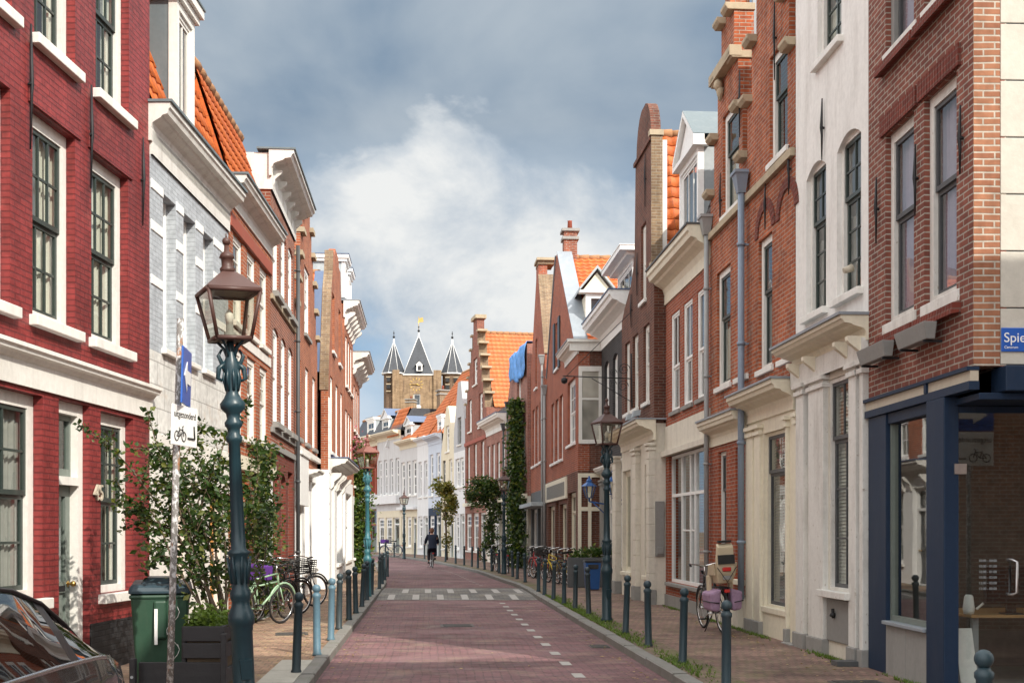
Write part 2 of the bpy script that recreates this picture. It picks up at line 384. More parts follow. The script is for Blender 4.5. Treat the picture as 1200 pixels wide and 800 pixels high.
# unseen cloud overhead and behind, brightened to add fill light on the shaded fronts
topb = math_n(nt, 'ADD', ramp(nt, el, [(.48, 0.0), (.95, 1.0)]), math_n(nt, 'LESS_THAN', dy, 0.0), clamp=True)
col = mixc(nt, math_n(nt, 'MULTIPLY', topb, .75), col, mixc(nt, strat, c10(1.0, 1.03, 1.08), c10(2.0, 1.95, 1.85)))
gnd = ramp(nt, dz, [(.0, 1.0), (.02, 0.0)])
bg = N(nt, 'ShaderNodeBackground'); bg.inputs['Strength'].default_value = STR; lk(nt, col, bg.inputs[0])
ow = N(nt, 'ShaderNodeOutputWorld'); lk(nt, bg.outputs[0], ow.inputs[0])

# ---------------------------------------------------------------- ground surfaces
def paver(name, c1, c2, mortar, bw, rh, moss=.0, sand=.0, offset=.5, bs=.5, patch=None, wet=.0):
    m, nt, p = nm(name, .8, .3)
    v = objvec(nt, (1,1,1), True)
    mp = N(nt, 'ShaderNodeMapping'); mp.inputs['Rotation'].default_value = (0, 0, -math.atan(SL)); lk(nt, v, mp.inputs[0])
    nv = N(nt, 'ShaderNodeTexNoise'); nv.inputs['Scale'].default_value = .9; nv.inputs['Detail'].default_value = 3; lk(nt, v, nv.inputs['Vector'])
    wv = N(nt, 'ShaderNodeVectorMath', operation='SCALE'); wv.inputs['Scale'].default_value = .12; lk(nt, nv.outputs[1], wv.inputs[0])
    ad = N(nt, 'ShaderNodeVectorMath', operation='ADD'); lk(nt, mp.outputs[0], ad.inputs[0]); lk(nt, wv.outputs[0], ad.inputs[1])
    b = N(nt, 'ShaderNodeTexBrick'); b.offset = offset
    for kk, vv in (('Scale', 1.0), ('Mortar Size', .009), ('Mortar Smooth', .3), ('Bias', 0.0), ('Brick Width', bw), ('Row Height', rh)): b.inputs[kk].default_value = vv
    b.inputs['Color1'].default_value = rgba(c1); b.inputs['Color2'].default_value = rgba(c2); b.inputs['Mortar'].default_value = rgba(mortar)
    lk(nt, ad.outputs[0], b.inputs['Vector'])
    c = b.outputs[0]
    big = noise(nt, v, .55, 8, .62); mid = noise(nt, v, 2.6, 8, .65); fine = noise(nt, v, 26, 4, .6)
    c = mixc(nt, 1.0, c, ramp(nt, big, [(.3, .62), (.7, 1.25)]), 'MULTIPLY')
    c = mixc(nt, 1.0, c, ramp(nt, mid, [(.3, .78), (.7, 1.18)]), 'MULTIPLY')
    c = mixc(nt, 1.0, c, ramp(nt, fine, [(.3, .8), (.7, 1.2)]), 'MULTIPLY')
    mp2 = N(nt, 'ShaderNodeMapping'); mp2.inputs['Scale'].default_value = (.35, 2.4, 1); lk(nt, mp.outputs[0], mp2.inputs[0])
    c = mixc(nt, 1.0, c, ramp(nt, noise(nt, mp2.outputs[0], 1.1, 6, .65), [(.32, .72), (.66, 1.2)]), 'MULTIPLY')
    if patch: c = mixc(nt, ramp(nt, noise(nt, v, .23, 3, .5), [(.55, 0.0), (.58, .55)]), c, patch)
    if sand: c = mixc(nt, math_n(nt, 'MULTIPLY', ramp(nt, noise(nt, v, 1.7, 9, .7), [(.50, 0.0), (.68, 1.0)]), sand), c, (.40,.33,.22))
    if moss: c = mixc(nt, math_n(nt, 'MULTIPLY', ramp(nt, noise(nt, v, 1.3, 9, .72), [(.50, 0.0), (.64, 1.0)]), moss), c, (.10,.12,.03))
    lk(nt, c, p.inputs['Base Color'])
    if wet: lk(nt, ramp(nt, mid, [(.3, .5), (.7, .9)]), p.inputs['Roughness'])
    bump(nt, math_n(nt, 'SUBTRACT', math_n(nt, 'ADD', math_n(nt, 'MULTIPLY', fine, .35), math_n(nt, 'MULTIPLY', mid, 1.2)), b.outputs[1]), p, bs, .02)
    return m
M['road'] = paver('road_clinkers', (.25,.125,.13), (.165,.085,.092), (.10,.07,.068), .21, .075, sand=.3, patch=(.24,.14,.145), wet=1, bs=.9)
M['pave'] = paver('pavement_clinkers', (.26,.16,.13), (.19,.11,.095), (.13,.11,.08), .105, .21, moss=.35, sand=.3)
M['pave_left'] = paver('sandy_pavement', (.34,.22,.15), (.25,.15,.11), (.2,.15,.1), .105, .21, moss=.2, sand=.75)
M['mossy'] = paver('mossy_pavement_edge', (.21,.15,.11), (.16,.11,.085), (.08,.09,.04), .21, .105, moss=.95, sand=.2)
M['kerb'] = paint('kerb_stone', (.20,.195,.18), .8, .5, (.09,.1,.05), bs=.4, scale=(2,2,2))
M['kerb_pale'] = paint('pale_kerb_slab', (.42,.41,.36), .8, .4, (.2,.19,.14), bs=.4, scale=(2,2,2))
M['table'] = paver('speed_table_setts', (.24,.225,.21), (.17,.165,.155), (.1,.1,.095), .2, .1, sand=.3)
M['mark'] = paint('road_marking', (.40,.385,.36), .7, .75, (.3,.25,.22), bs=.3, scale=(9,9,9), peel=(.26,.18,.17))
M['earth'] = plain('earth', (.12,.09,.06), .95)

LK = [L(-1.25, -40), L(-1.25, 0), L(-1.25, 10), L(-1.25, 20), L(-1.25, 30), L(-1.28, 38), (-4.75, 44), (-6.0, 54), (-7.3, 63), (-10.5, 76), (-15, 83), (-45, 101)]
RK = [L(2.75, -40), L(2.75, 0), L(2.75, 10), L(2.75, 20), L(2.75, 30), (.22, 35.3), (-.6, 41.8), (-1.4, 48.2), (-2.3, 53.5), (-3.45, 59.8), (-4.75, 66.2), (-7.1, 75.5), (-9.9, 82), (-15, 90), (-45, 109)]
def smooth(pts, n=6):
    out = []
    for i in range(len(pts) - 1):
        p0, p1, p2, p3 = (Vector(pts[max(0, min(len(pts)-1, i+k))]) for k in (-1, 0, 1, 2))
        for j in range(n):
            t = j / n
            out.append(.5 * ((2*p1) + (-p0+p2)*t + (2*p0-5*p1+4*p2-p3)*t*t + (-p0+3*p1-3*p2+p3)*t**3))
    out.append(Vector(pts[-1])); return out
def offs(pts, d):                                     # offset a polyline to its right
    o = []
    for i, p in enumerate(pts):
        t = (pts[min(i+1, len(pts)-1)] - pts[max(i-1, 0)]).normalized(); o.append(p + Vector((t.y, -t.x)) * d)
    return o
LKs, RKs = smooth(LK), smooth(RK)
def strip(mb, a, b, za, zb=None):
    zb = za if zb is None else zb
    for i in range(len(a) - 1): mb.face([(a[i].x, a[i].y, za), (b[i].x, b[i].y, zb), (b[i+1].x, b[i+1].y, zb), (a[i+1].x, a[i+1].y, za)])
g = MB().mat(M['earth']); g.face([(-900,-300,-.03), (900,-300,-.03), (900,1600,-.03), (-900,1600,-.03)]); tag(g.build('ground'), kind='structure')
r = MB().mat(M['road']); nL, nR = len(LKs), len(RKs)
def at(pts, t):
    q = t * (len(pts) - 1); i = min(int(q), len(pts) - 2); return pts[i].lerp(pts[i+1], q - i)
NS = 120
strip(r, [at(LKs, i/NS) + Vector((-.05, 0)) for i in range(NS+1)], [at(RKs, i/NS) + Vector((.05, 0)) for i in range(NS+1)], 0.0)
tag(r.build('road'), kind='structure')
# pavements (level sheet to behind the fronts) and kerbs with a real step
pr = MB().mat(M['pave']); k1 = offs(RKs, .16); strip(pr, k1, [p + Vector((60, 8)) for p in k1], .1); tag(pr.build('right_pavement'), kind='structure')
pl = MB().mat(M['pave_left']); k2 = offs(LKs, -.16); strip(pl, [p + Vector((-60, 0)) for p in k2], k2, .1); tag(pl.build('left_pavement'), kind='structure')
ms = MB().mat(M['mossy']); strip(ms, k1, offs(RKs, .62), .104); tag(ms.build('right_mossy_pavement_edge'), kind='structure')
for nm_, ks, kk, sgn in (('right_kerb', RKs, k1, 1), ('left_kerb', LKs, k2, -1)):
    kb = MB().mat(M['kerb']); 
    # individual stones with small joints
    acc = 0.0
    dense = []
    for i in range(len(ks) - 1):
        d = (ks[i+1] - ks[i]).length; n_ = max(1, int(d / .95))
        for j in range(n_): dense.append((ks[i].lerp(ks[i+1], j/n_), kk[i].lerp(kk[i+1], j/n_)))
    for (a, b), (c, d) in zip(dense, dense[1:]):
        a2, b2 = a.lerp(c, .008), b.lerp(d, .008); c2, d2 = a.lerp(c, .992), b.lerp(d, .992)
        dz_ = random.uniform(-.006, .006); t = .112 + dz_; ch = (b2 - a2) * .12
        kb.face([(a2.x, a2.y, -.02), (c2.x, c2.y, -.02), (c2.x, c2.y, t-.015), (a2.x, a2.y, t-.015)][::sgn])
        kb.face([(a2.x, a2.y, t-.015), (c2.x, c2.y, t-.015), (c2.x+ch.x, c2.y+ch.y, t), (a2.x+ch.x, a2.y+ch.y, t)][::sgn])
        kb.face([(a2.x+ch.x, a2.y+ch.y, t), (c2.x+ch.x, c2.y+ch.y, t), (d2.x, d2.y, t), (b2.x, b2.y, t)][::sgn])
        kb.face([(a2.x, a2.y, -.02), (b2.x, b2.y, -.02), (b2.x, b2.y, t), (a2.x, a2.y, t)])
        kb.face([(c2.x, c2.y, -.02), (d2.x, d2.y, -.02), (d2.x, d2.y, t), (c2.x, c2.y, t)])
    tag(kb.build(nm_), kind='structure')
# the lower pale slab where the left kerb drops at the front
ps = MB().mat(M['kerb_pale'])
for Ya, Yb in ((9.2, 10.3), (10.32, 11.4), (11.42, 12.5), (12.52, 13.6), (13.62, 14.7)):
    ps.hexa([(*L(-1.78, Ya), .104), (*L(-1.40, Ya), .104), (*L(-1.40, Yb), .104), (*L(-1.78, Yb), .104)], [(*L(-1.78, Ya), .119), (*L(-1.40, Ya), .119), (*L(-1.40, Yb), .119), (*L(-1.78, Yb), .119)])
tag(ps.build('left_pale_paving_slabs'), kind='structure')
# raised crossing with its two rows of white blocks, and the dashes of the cycle lane
tb = MB().mat(M['table'])
def sk(c, Y, z): return (*L(c, Y), z)
tb.face([sk(-1.24, 29.4, .004), sk(2.74, 29.4, .004), sk(2.74, 31.2, .05), sk(-1.24, 31.2, .05)])
tb.face([sk(-1.24, 31.2, .05), sk(2.74, 31.2, .05), sk(2.74, 34.2, .05), sk(-1.24, 34.2, .05)])
tb.face([sk(-1.24, 34.2, .05), sk(2.74, 34.2, .05), sk(2.74, 35.6, .004), sk(-1.24, 35.6, .004)])
tag(tb.build('speed_table'), kind='structure')
mk = MB().mat(M['mark'])
def quad_m(c0, c1, Ya, Yb, za, zb): mk.face([sk(c0, Ya, za), sk(c1, Ya, za), sk(c1, Yb, zb), sk(c0, Yb, zb)])
for i in range(7):
    c0 = -.98 + i * .62
    if c0 < 2.6: quad_m(c0, c0 + .17, 29.55, 31.1, .012, .0515)
    quad_m(c0 + .31, c0 + .48, 31.9, 33.9, .054, .054) if c0 < 2.2 else None
Yd = 11.3
while Yd < 29:
    quad_m(1.72, 1.85, Yd, Yd + .42, .004, .004); Yd += 1.28
for i in range(40, len(RKs) - 12):
    pass
far = offs(RKs, -.95)
acc = 0
for a, b in zip(far, far[1:]):
    if a.y < 36.5 or a.y > 84: continue
    for t in (.0,):
        p = a.lerp(b, t); q = a.lerp(b, t + .16); nrm = (b - a).normalized(); s = Vector((nrm.y, -nrm.x)) * .05
        mk.face([(p.x-s.x, p.y-s.y, .004), (p.x+s.x, p.y+s.y, .004), (q.x+s.x, q.y+s.y, .004), (q.x-s.x, q.y-s.y, .004)])
tag(mk.build('road_markings'), kind='structure')

# drain grates and an inspection cover
M['cast_iron'] = plain('worn_cast_iron', (.09,.085,.08), .6, .5, .4, .3, 20, .2)
def cover(nm_, x, y, z, w, l, n, rz):
    mb = MB().mat(M['cast_iron']); mb.M = Matrix.Translation((x, y, z)) @ Matrix.Rotation(rz, 4, 'Z')
    mb.box(-w/2, w/2, -l/2, l/2, -.03, .003)
    for k in range(n): u = -l/2 + l*(k+.5)/n; mb.box(-w*.42, w*.42, u-l/n*.28, u+l/n*.28, .0035, .009)
    tag(mb.build(nm_), kind='structure')
cover('drain_cover', *L(2.55, 17.6), .002, .3, .42, 8, math.atan(SL)); cover('inspection_cover', *L(.55, 21.5), .002, .6, .6, 6, .1); cover('pavement_drain_cover', *L(4.55, 12.6), .102, .55, .35, 7, math.atan(SL)); cover('pavement_inspection_cover', *L(-2.1, 18.6), .102, .5, .5, 5, .2)
# ---------------------------------------------------------------- house kit
def fquads(mb, prof, ops, y=0.0, back=False):
    zs = sorted(set([round(p[0], 4) for p in prof] + [round(z, 4) for o in ops for z in (o[2], o[3]) if prof[0][0] < z < prof[-1][0]]))
    def lr(z, za, zb):
        for p, q in zip(prof, prof[1:]):
            if p[0] <= za + 1e-4 and q[0] >= zb - 1e-4 and q[0] > p[0]:
                t = (z - p[0]) / (q[0] - p[0]); return p[1] + (q[1]-p[1])*t, p[2] + (q[2]-p[2])*t
        return None
    for a, b in zip(zs, zs[1:]):
        if b - a < 1e-4: continue
        A, B = lr(a, a, b), lr(b, a, b)
        if A is None: continue
        la, lb = A[0], B[0]
        for o in sorted([o for o in ops if o[2] <= a + 1e-4 and o[3] >= b - 1e-4]):
            mb.face([(la, y, a), (o[0], y, a), (o[0], y, b), (lb, y, b)]); la = lb = o[1]
        mb.face([(la, y, a), (A[1], y, a), (B[1], y, b), (lb, y, b)])

def tiles(mb, O, U, V, lu, lv, m, cw=.235, rh=.31, seg=6, amp=.032):
    O, U, V = Vector(O), Vector(U).normalized(), Vector(V).normalized(); Nn = U.cross(V).normalized()
    mb.mat(m); nu = max(1, round(lu / cw)); nv = max(1, round(lv / rh)); cw = lu / nu; rh = lv / nv
    hs = [amp * (.5 + .5 * math.cos(2*math.pi*k/seg)) ** 1.4 for k in range(seg)]
    for j in range(nv):
        rows = []
        for (vv, lift) in ((j*rh - .03, .004), (j*rh - .03, .03), ((j+1)*rh, .006)):
            row = []
            for i in range(nu * seg + 1):
                jit = 0.004 * math.sin(i // seg * 12.9 + j * 7.1)
                row.append(mb.add(O + U * (i * cw / seg) + V * vv + Nn * (hs[i % seg] + lift + jit)))
            rows.append(row)
        for i in range(nu * seg):
            u0, u1 = i / seg * .235, (i+1) / seg * .235; v0, v1 = j * .31 + .02, (j+1) * .31 - .01
            mb.fi((rows[0][i], rows[0][i+1], rows[1][i+1], rows[1][i]), [(u0, v0)] * 4)
            mb.fi((rows[1][i], rows[1][i+1], rows[2][i+1], rows[2][i]), [(u0+.01, v0), (u1+.01, v0), (u1+.01, v1), (u0+.01, v1)], True)

class House:
    def __init__(s, name, label, A, B, cat='house', group=None):
        s.A, s.B = Vector(A), Vector(B); d = s.B - s.A; s.W = d.length; s.d = d / s.W
        s.root = thing(name, label, cat, (A[0], A[1], 0), math.atan2(d.y, d.x), group); s.ops = []
    def u(s, px):
        k = (px - CX) / F                              # ray X = k*Y ; A + t*d
        return (k * s.A.y - s.A.x) / (s.d.x - k * s.d.y)
    def facade(s, z0, z1, m, prof=None, thick=.32, name='wall', y=0.0, zback=None, rev=.18, x0=0.0, x1=None, cap=None):
        x1 = s.W if x1 is None else x1
        prof = prof or [(z0, x0, x1), (z1, x0, x1)]
        ops = [o for o in s.ops if o[2] >= z0 - 1e-3 and o[3] <= z1 + 1e-3 and o[0] >= x0 - 1e-3 and o[1] <= x1 + 1e-3]
        s.ops = [o for o in s.ops if o not in ops]
        mb = MB().mat(M[m]); fquads(mb, prof, ops, y)
        for (a, b, c, d, arch) in ops:
            r = y + rev
            mb.face([(a,y,c),(a,r,c),(a,r,d),(a,y,d)]); mb.face([(b,r,c),(b,y,c),(b,y,d),(b,r,d)])
            mb.face([(a,r,d),(b,r,d),(b,y,d),(a,y,d)]); mb.face([(a,y,c),(b,y,c),(b,r,c),(a,r,c)])
            if arch:
                n = 10; w = b - a
                P = [(a + w*k/n, d - arch * (2*k/n - 1)**2) for k in range(n+1)]
                for (xa, za), (xb, zb) in zip(P, P[1:]):
                    mb.face([(xa,y+.001,za),(xb,y+.001,zb),(xb,y+.001,d),(xa,y+.001,d)])
                    mb.face([(xa,y,za),(xa,y+rev*.8,za),(xb,y+rev*.8,zb),(xb,y,zb)])
        zb = prof[0][0] if zback is None else zback
        for p, q in zip(prof, prof[1:]):               # edges of the wall slab
            for k, fl in ((1, 1), (2, -1)):
                if abs(p[k]-q[k]) + abs(p[0]-q[0]) < 1e-5: continue
                mb.face([(p[k], y+thick, p[0]), (p[k], y, p[0]), (q[k], y, q[0]), (q[k], y+thick, q[0])][::fl])
        t = prof[-1]; mb.face([(t[1], y, t[0]), (t[2], y, t[0]), (t[2], y+thick, t[0]), (t[1], y+thick, t[0])])
        bp = [p for p in prof if p[0] >= zb - 1e-3]
        if len(bp) > 1: fquads(mb, bp, ops, y + thick)
        return mb.build(name, s.root)
    def shell(s, ze, m, depth=7.0, y0=.33, gable=None, lid=True):
        e = .004; mb = MB().mat(M[m]); W = s.W
        for x in (e, W - e):
            mb.face([(x, y0, 0), (x, depth, 0), (x, depth, ze), (x, y0, ze)])
            if gable: (zr, run) = gable; mb.face([(x, y0 * .0 + .01, ze), (x, depth, ze), (x, 2*run if 2*run < depth else depth, ze), (x, run, zr)])
        mb.face([(e, depth, 0), (W-e, depth, 0), (W-e, depth, ze), (e, depth, ze)])
        if lid: mb.face([(e, y0, ze-.02), (W-e, y0, ze-.02), (W-e, depth, ze-.02), (e, depth, ze-.02)])
        return mb.build('side_wall', s.root)
    def room(s, z0, z1, y=2.6):
        mb = MB().mat(M['room']); e = .02
        mb.face([(e, y, z0), (s.W-e, y, z0), (s.W-e, y, z1), (e, y, z1)])
        mb.face([(e, .34, z0+.02), (s.W-e, .34, z0+.02), (s.W-e, y, z0+.02), (e, y, z0+.02)])
        mb.face([(e, .34, z1-.02), (s.W-e, .34, z1-.02), (s.W-e, y, z1-.02), (e, y, z1-.02)])
        return mb.build('interior', s.root)
    def window(s, a, b, z0, z1, cols=2, rows=2, split=.5, cols2=None, rows2=None, frame='white', bar=None, fw=.08, bw=.026, st=.045, rv=.12, sill='white', sh=.09, so=.07,
               glass='glass', curtain=None, arch=0, px=True, y=0.0, head=None, name='window', parent=None, hole=True):
        if px: a, b = s.u(a), s.u(b)
        if a > b: a, b = b, a
        if hole: s.ops.append((round(a,4), round(b,4), round(z0,4), round(z1,4), arch))
        fr, br = M[frame], M[bar or frame]; y0 = y + rv
        mb = MB().mat(fr); e = .002
        mb.box(a+e, a+fw, y0, y0+.09, z0+e, z1-e); mb.box(b-fw, b-e, y0, y0+.09, z0+e, z1-e)
        mb.box(a+fw, b-fw, y0+.002, y0+.088, z1-fw*1.1, z1-e); mb.box(a+fw, b-fw, y0+.002, y0+.088, z0+e, z0+fw*.7)
        ia, ib, i0, i1 = a+fw, b-fw, z0+fw*.7, z1-fw*1.1
        mb.mat(br)
        zones = [(i0, i1, cols, rows, 0.0)] if not split else [(i0 + (i1-i0)*split, i1, cols, rows, .0), (i0, i0 + (i1-i0)*split, cols2 or cols, rows2 or rows, .03)]
        for (c, d, nc, nr, off) in zones:
            ya = y0 + .018 + off; yb = ya + .034
            if st:
                mb.box(ia+e, ia+st, ya, yb, c, d); mb.box(ib-st, ib-e, ya, yb, c, d)
                mb.box(ia+st, ib-st, ya, yb, c, c+st*1.1); mb.box(ia+st, ib-st, ya, yb, d-st, d)
            for k in range(1, nc):
                x = ia + st + (ib-ia-2*st)*k/nc; mb.box(x-bw/2, x+bw/2, ya+.004, yb-.004, c+st*1.1, d-st)
            for k in range(1, nr):
                z = c + (d-c)*k/nr; mb.box(ia+st, ib-st, ya+.006, yb-.006, z-bw/2, z+bw/2)
        o = mb.build(name, s.root if parent is None else parent)
        g = MB().mat(M[glass]); n = max(1, len(zones))
        for (c, d, nc, nr, off) in zones:
            yg = y0 + .035 + off; w_ = (ib-ia)/nc
            for k in range(nc):
                t = random.uniform(-.004, .004)
                g.face([(ia+w_*k, yg+t, c), (ia+w_*(k+1), yg-t, c), (ia+w_*(k+1), yg-t, d), (ia+w_*k, yg+t, d)])
        g.build('pane', o)
        if sill:
            q = MB().mat(M[sill]); q.box(a-.07, b+.07, y-so, y0-.001, z0-sh, z0-.002); q.build('sill', o, bevel=.008)
        if head:
            q = MB().mat(M[head]); q.box(a-.06, b+.06, y-.012, y+.06, z1+.002, z1+.17); q.build('lintel', o)
        if curtain:
            kind, cm = curtain if isinstance(curtain, tuple) else (random.choice([curtain, curtain, 'sides', 'full', 'near', 'lower']) if curtain != 'blind' else curtain, random.choice(['curtain', 'curtain', 'curtain', 'grey_curtain']))
            q = MB().mat(M[cm]); yc = y0 + .115
            def drape(xa, xb, za, zb):
                n_ = max(4, int((xb-xa)/.03)); 
                pts = [(xa + (xb-xa)*k/n_, yc + .02*math.sin(k*1.9) + .012*math.sin(k*.7+2)) for k in range(n_+1)]
                for (p, r1), (p2, r2) in zip(pts, pts[1:]): q.face([(p, r1, za), (p2, r2, za), (p2, r2, zb), (p, r1, zb)], None, True)
            if kind == 'full': drape(ia-.4, ib+.4, i0, i1)
            elif kind == 'sides':
                w_ = (ib-ia)*.33; drape(ia-.2, ia+w_, i0, i1); drape(ib-w_*.8, ib+.4, i0, i1)
            elif kind == 'near': w_ = (ib-ia)*.62; drape(ib-w_, ib+.4, i0, i1)
            elif kind == 'lower': drape(ia-.4, ib+.4, i0, i0 + (i1-i0)*.52)
            elif kind == 'blind':
                z = i0
                while z < i1: q.face([(ia-.3, yc, z), (ib+.2, yc, z), (ib+.2, yc+.03, z+.036), (ia-.3, yc+.03, z+.036)]); z += .045
            q.build('curtain' if kind != 'blind' else 'blind', o)
        return o
    def door(s, a, b, z1, m='grey_green', frame='white', transom=None, fw=.1, rv=.2, z0=.12, glass=.5, px=True, knob='gold', panels=1, y=0.0, label=None):
        if px: a, b = s.u(a), s.u(b)
        if a > b: a, b = b, a
        s.ops.append((round(a,4), round(b,4), z0, z1, 0))
        y0 = y + rv; e = .002; zt = transom or z1 - fw
        f = MB().mat(M[frame]); f.box(a+e, a+fw, y0-.08, y0+.06, z0, z1-e); f.box(b-fw, b-e, y0-.08, y0+.06, z0, z1-e); f.box(a+fw, b-fw, y0-.078, y0+.06, z1-fw, z1-e)
        if transom: f.box(a+fw, b-fw, y0-.1, y0+.06, zt, zt+.09)
        fo = f.build('door_frame', s.root)
        if transom:
            t = MB().mat(M[m]); za, zb = zt+.09, z1-fw
            for bx in ((a+fw, a+fw+.05, za, zb), (b-fw-.05, b-fw, za, zb), (a+fw+.05, b-fw-.05, za, za+.09), (a+fw+.05, b-fw-.05, zb-.06, zb)): t.box(bx[0]+e, bx[1]-e, y0, y0+.05, bx[2], bx[3])
            to = t.build('transom_window', fo); g = MB().mat(M['glass']); g.face([(a+fw+.05, y0+.03, za), (b-fw-.05, y0+.03, za), (b-fw-.05, y0+.03, zb), (a+fw+.05, y0+.03, zb)]); g.build('pane', to)
        d = MB().mat(M[m]); xa, xb = a+fw+.003, b-fw-.003; w_ = xb-xa; zh = zt
        ys, yp = y0+.01, y0+.035
        gz = z0 + (zh-z0)*(1-glass)
        d.box(xa, xa+.11, ys, ys+.05, z0+.02, zh-.004); d.box(xb-.11, xb, ys, ys+.05, z0+.02, zh-.004)
        for (c, e2) in ((z0+.02, z0+.24), (gz-.09, gz+.03), (zh-.12, zh-.004)): d.box(xa+.11, xb-.11, ys, ys+.05, c, e2)
        d.box(xa+.11, xb-.11, yp, yp+.02, z0+.24, gz-.09)
        d.box(xa+.19, xb-.19, yp-.015, yp, z0+.32, gz-.17)
        do = d.build('door', s.root, label=label)
        g = MB().mat(M['glass']); g.face([(xa+.11, yp, gz+.03), (xb-.11, yp, gz+.03), (xb-.11, yp, zh-.12), (xa+.11, yp, zh-.12)]); g.build('pane', do)
        k = MB().mat(M[knob]); kx = xb-.055; k.tube([(kx, ys, 1.12), (kx, ys-.05, 1.12)], .012); k.ball((kx, ys-.065, 1.12), .032); k.tube([(kx, ys-.003, 1.12), (kx, ys-.008, 1.12)], .035, 12); k.build('knob', do)
        l = MB().mat(M['iron']); l.box((xa+xb)/2-.13, (xa+xb)/2+.13, ys-.006, ys, gz-.075, gz-.015); l.build('letterbox', do)
        st_ = MB().mat(M['grey_stone']); st_.box(a-.05, b+.05, y-.12, y0+.1, .0, z0-.003); st_.build('doorstep', s.root, bevel=.01)
        return do
    def cornice(s, z0, z1, out, m='white', x0=None, x1=None, prof=None, name='cornice', y=0.0, top=None):
        x0 = -.06 if x0 is None else x0; x1 = s.W + .06 if x1 is None else x1; h = z1 - z0
        prof = prof or [(-.02,0),(.05,0),(.05,.30),(.10,.34),(.16,.46),(.30,.52),(.55,.60),(.62,.66),(.86,.70),(.92,.82),(1,.86),(1,1),(-.02,1)]
        P = [(o if o < 0 else (o*out if o > .05 else .03), z0 + t*h) for o, t in prof]
        mb = MB().mat(M[m]); mb.ext(P, lambda o, z: (x0 - max(o,0)*.0, y-o, z), lambda o, z: (x1, y-o, z))
        o = mb.build(name, s.root)
        if top:
            q = MB().mat(M[top]); q.box(x0-.02, x1+.02, y-out-.03, y+.25, z1+.002, z1+.035); q.build('lead_capping', o)
        return o
    def band(s, z0, z1, out, m, x0=0.0, x1=None, name='string_course', y=0.0, bevel=0.006, px=False, parent=None, depth=.05):
        x1 = s.W if x1 is None else x1
        if px: x0, x1 = s.u(x0), s.u(x1)
        if x0 > x1: x0, x1 = x1, x0
        mb = MB().mat(M[m]); mb.box(x0, x1, y-out, y+depth, z0, z1); return mb.build(name, parent or s.root, bevel=bevel)
    def anchor(s, px_, z0, z1):
        x = s.u(px_); mb = MB().mat(M['iron']); zm = z0 + (z1-z0)*.52
        mb.tube([(x-.012, -.03, z0), (x+.004, -.035, zm-.1), (x, -.04, zm), (x, -.03, z1)], [.008, .016, .022, .009], 6)
        mb.tube([(x-.035, -.035, zm), (x+.035, -.035, zm)], .014, 6); mb.tube([(x, .02, zm), (x, -.05, zm)], .016, 6)
        mb.build('wall_anchor', s.root)
    def pipe(s, px_, z0, z1, m='zinc_pipe', r=.045, hopper=True, y=-.09, px=True, name='downpipe'):
        x = s.u(px_) if px else px_; mb = MB().mat(M[m])
        mb.tube([(x, y, z0), (x, y, z1)], r, 10)
        for z in [z0 + .9 + k*1.6 for k in range(int((z1-z0-.9)/1.6)+1)]:
            mb.tube([(x, y, z), (x, y, z+.05)], r*1.28, 10); mb.box(x-.02, x+.02, y, .0, z+.01, z+.04)
        if hopper:
            h = .3; mb.hexa([(x-.06, y-.06, z1), (x+.06, y-.06, z1), (x+.06, y+.06, z1), (x-.06, y+.06, z1)], [(x-.14, y-.12, z1+h), (x+.14, y-.12, z1+h), (x+.14, y+.085, z1+h), (x-.14, y+.085, z1+h)])
            mb.box(x-.16, x+.16, y-.14, y+.088, z1+h, z1+h+.05)
        return mb.build(name, s.root)
    def roof_par(s, ze, zr, run, m, y0=0.0, depth=7.0, x0=0.0, x1=None, back=None, seg=6, ridge='ridge_tile', zback=None, flat=False, tile=True):
        x1 = s.W if x1 is None else x1; mb = MB(); dv = Vector((0, run-y0, zr-ze))
        if tile: tiles(mb, (x0, y0, ze), (1,0,0), dv, x1-x0, dv.length, M[m], seg=seg)
        else: mb.mat(M[m]); mb.face([(x0,y0,ze),(x1,y0,ze),(x1,run,zr),(x0,run,zr)])
        mb.mat(M[back or m]); zb = ze if zback is None else zback
        mb.face([(x1, run, zr), (x0, run, zr), (x0, depth, zb), (x1, depth, zb)])
        if flat is False:
            for x in (x0, x1): mb.face([(x, y0, ze), (x, run, zr), (x, depth, zb), (x, depth, ze)])
        o = mb.build('roof', s.root)
        if ridge:
            q = MB().mat(M[ridge]); x = x0
            while x < x1 - .05:
                q.tube([(x, run, zr+.02), (min(x+.36, x1), run, zr+.035)], [.085, .105], 8); x += .34
            q.build('ridge', o)
        return o
    def roof_perp(s, ze, zr, y0, y1, m, xl=0.0, xr=None, xc=None, seg=4, tile_side=(1, 1), over=.0):
        xr = s.W if xr is None else xr; xc = (xl+xr)/2 if xc is None else xc; mb = MB()
        lv = Vector((xr-xc, 0, ze-zr)).length
        if tile_side[1]: tiles(mb, (xr, y0, ze), (0,1,0), (xc-xr, 0, zr-ze), y1-y0, lv, M[m], seg=seg)
        else: mb.mat(M[m]); mb.face([(xr,y0,ze),(xr,y1,ze),(xc,y1,zr),(xc,y0,zr)])
        lv = Vector((xc-xl, 0, zr-ze)).length
        if tile_side[0]: tiles(mb, (xl, y1, ze), (0,-1,0), (xc-xl, 0, zr-ze), y1-y0, lv, M[m], seg=seg)
        else: mb.mat(M[m]); mb.face([(xl,y1,ze),(xl,y0,ze),(xc,y0,zr),(xc,y1,zr)])
        mb.mat(M['far_brick']); mb.face([(xl, y1, ze), (xr, y1, ze), (xc, y1, zr)])
        o = mb.build('roof', s.root)
        q = MB().mat(M['ridge_tile']); y = y0
        while y < y1: q.tube([(xc, y, zr+.02), (xc, min(y+.38, y1), zr+.03)], [.09, .11], 7); y += .36
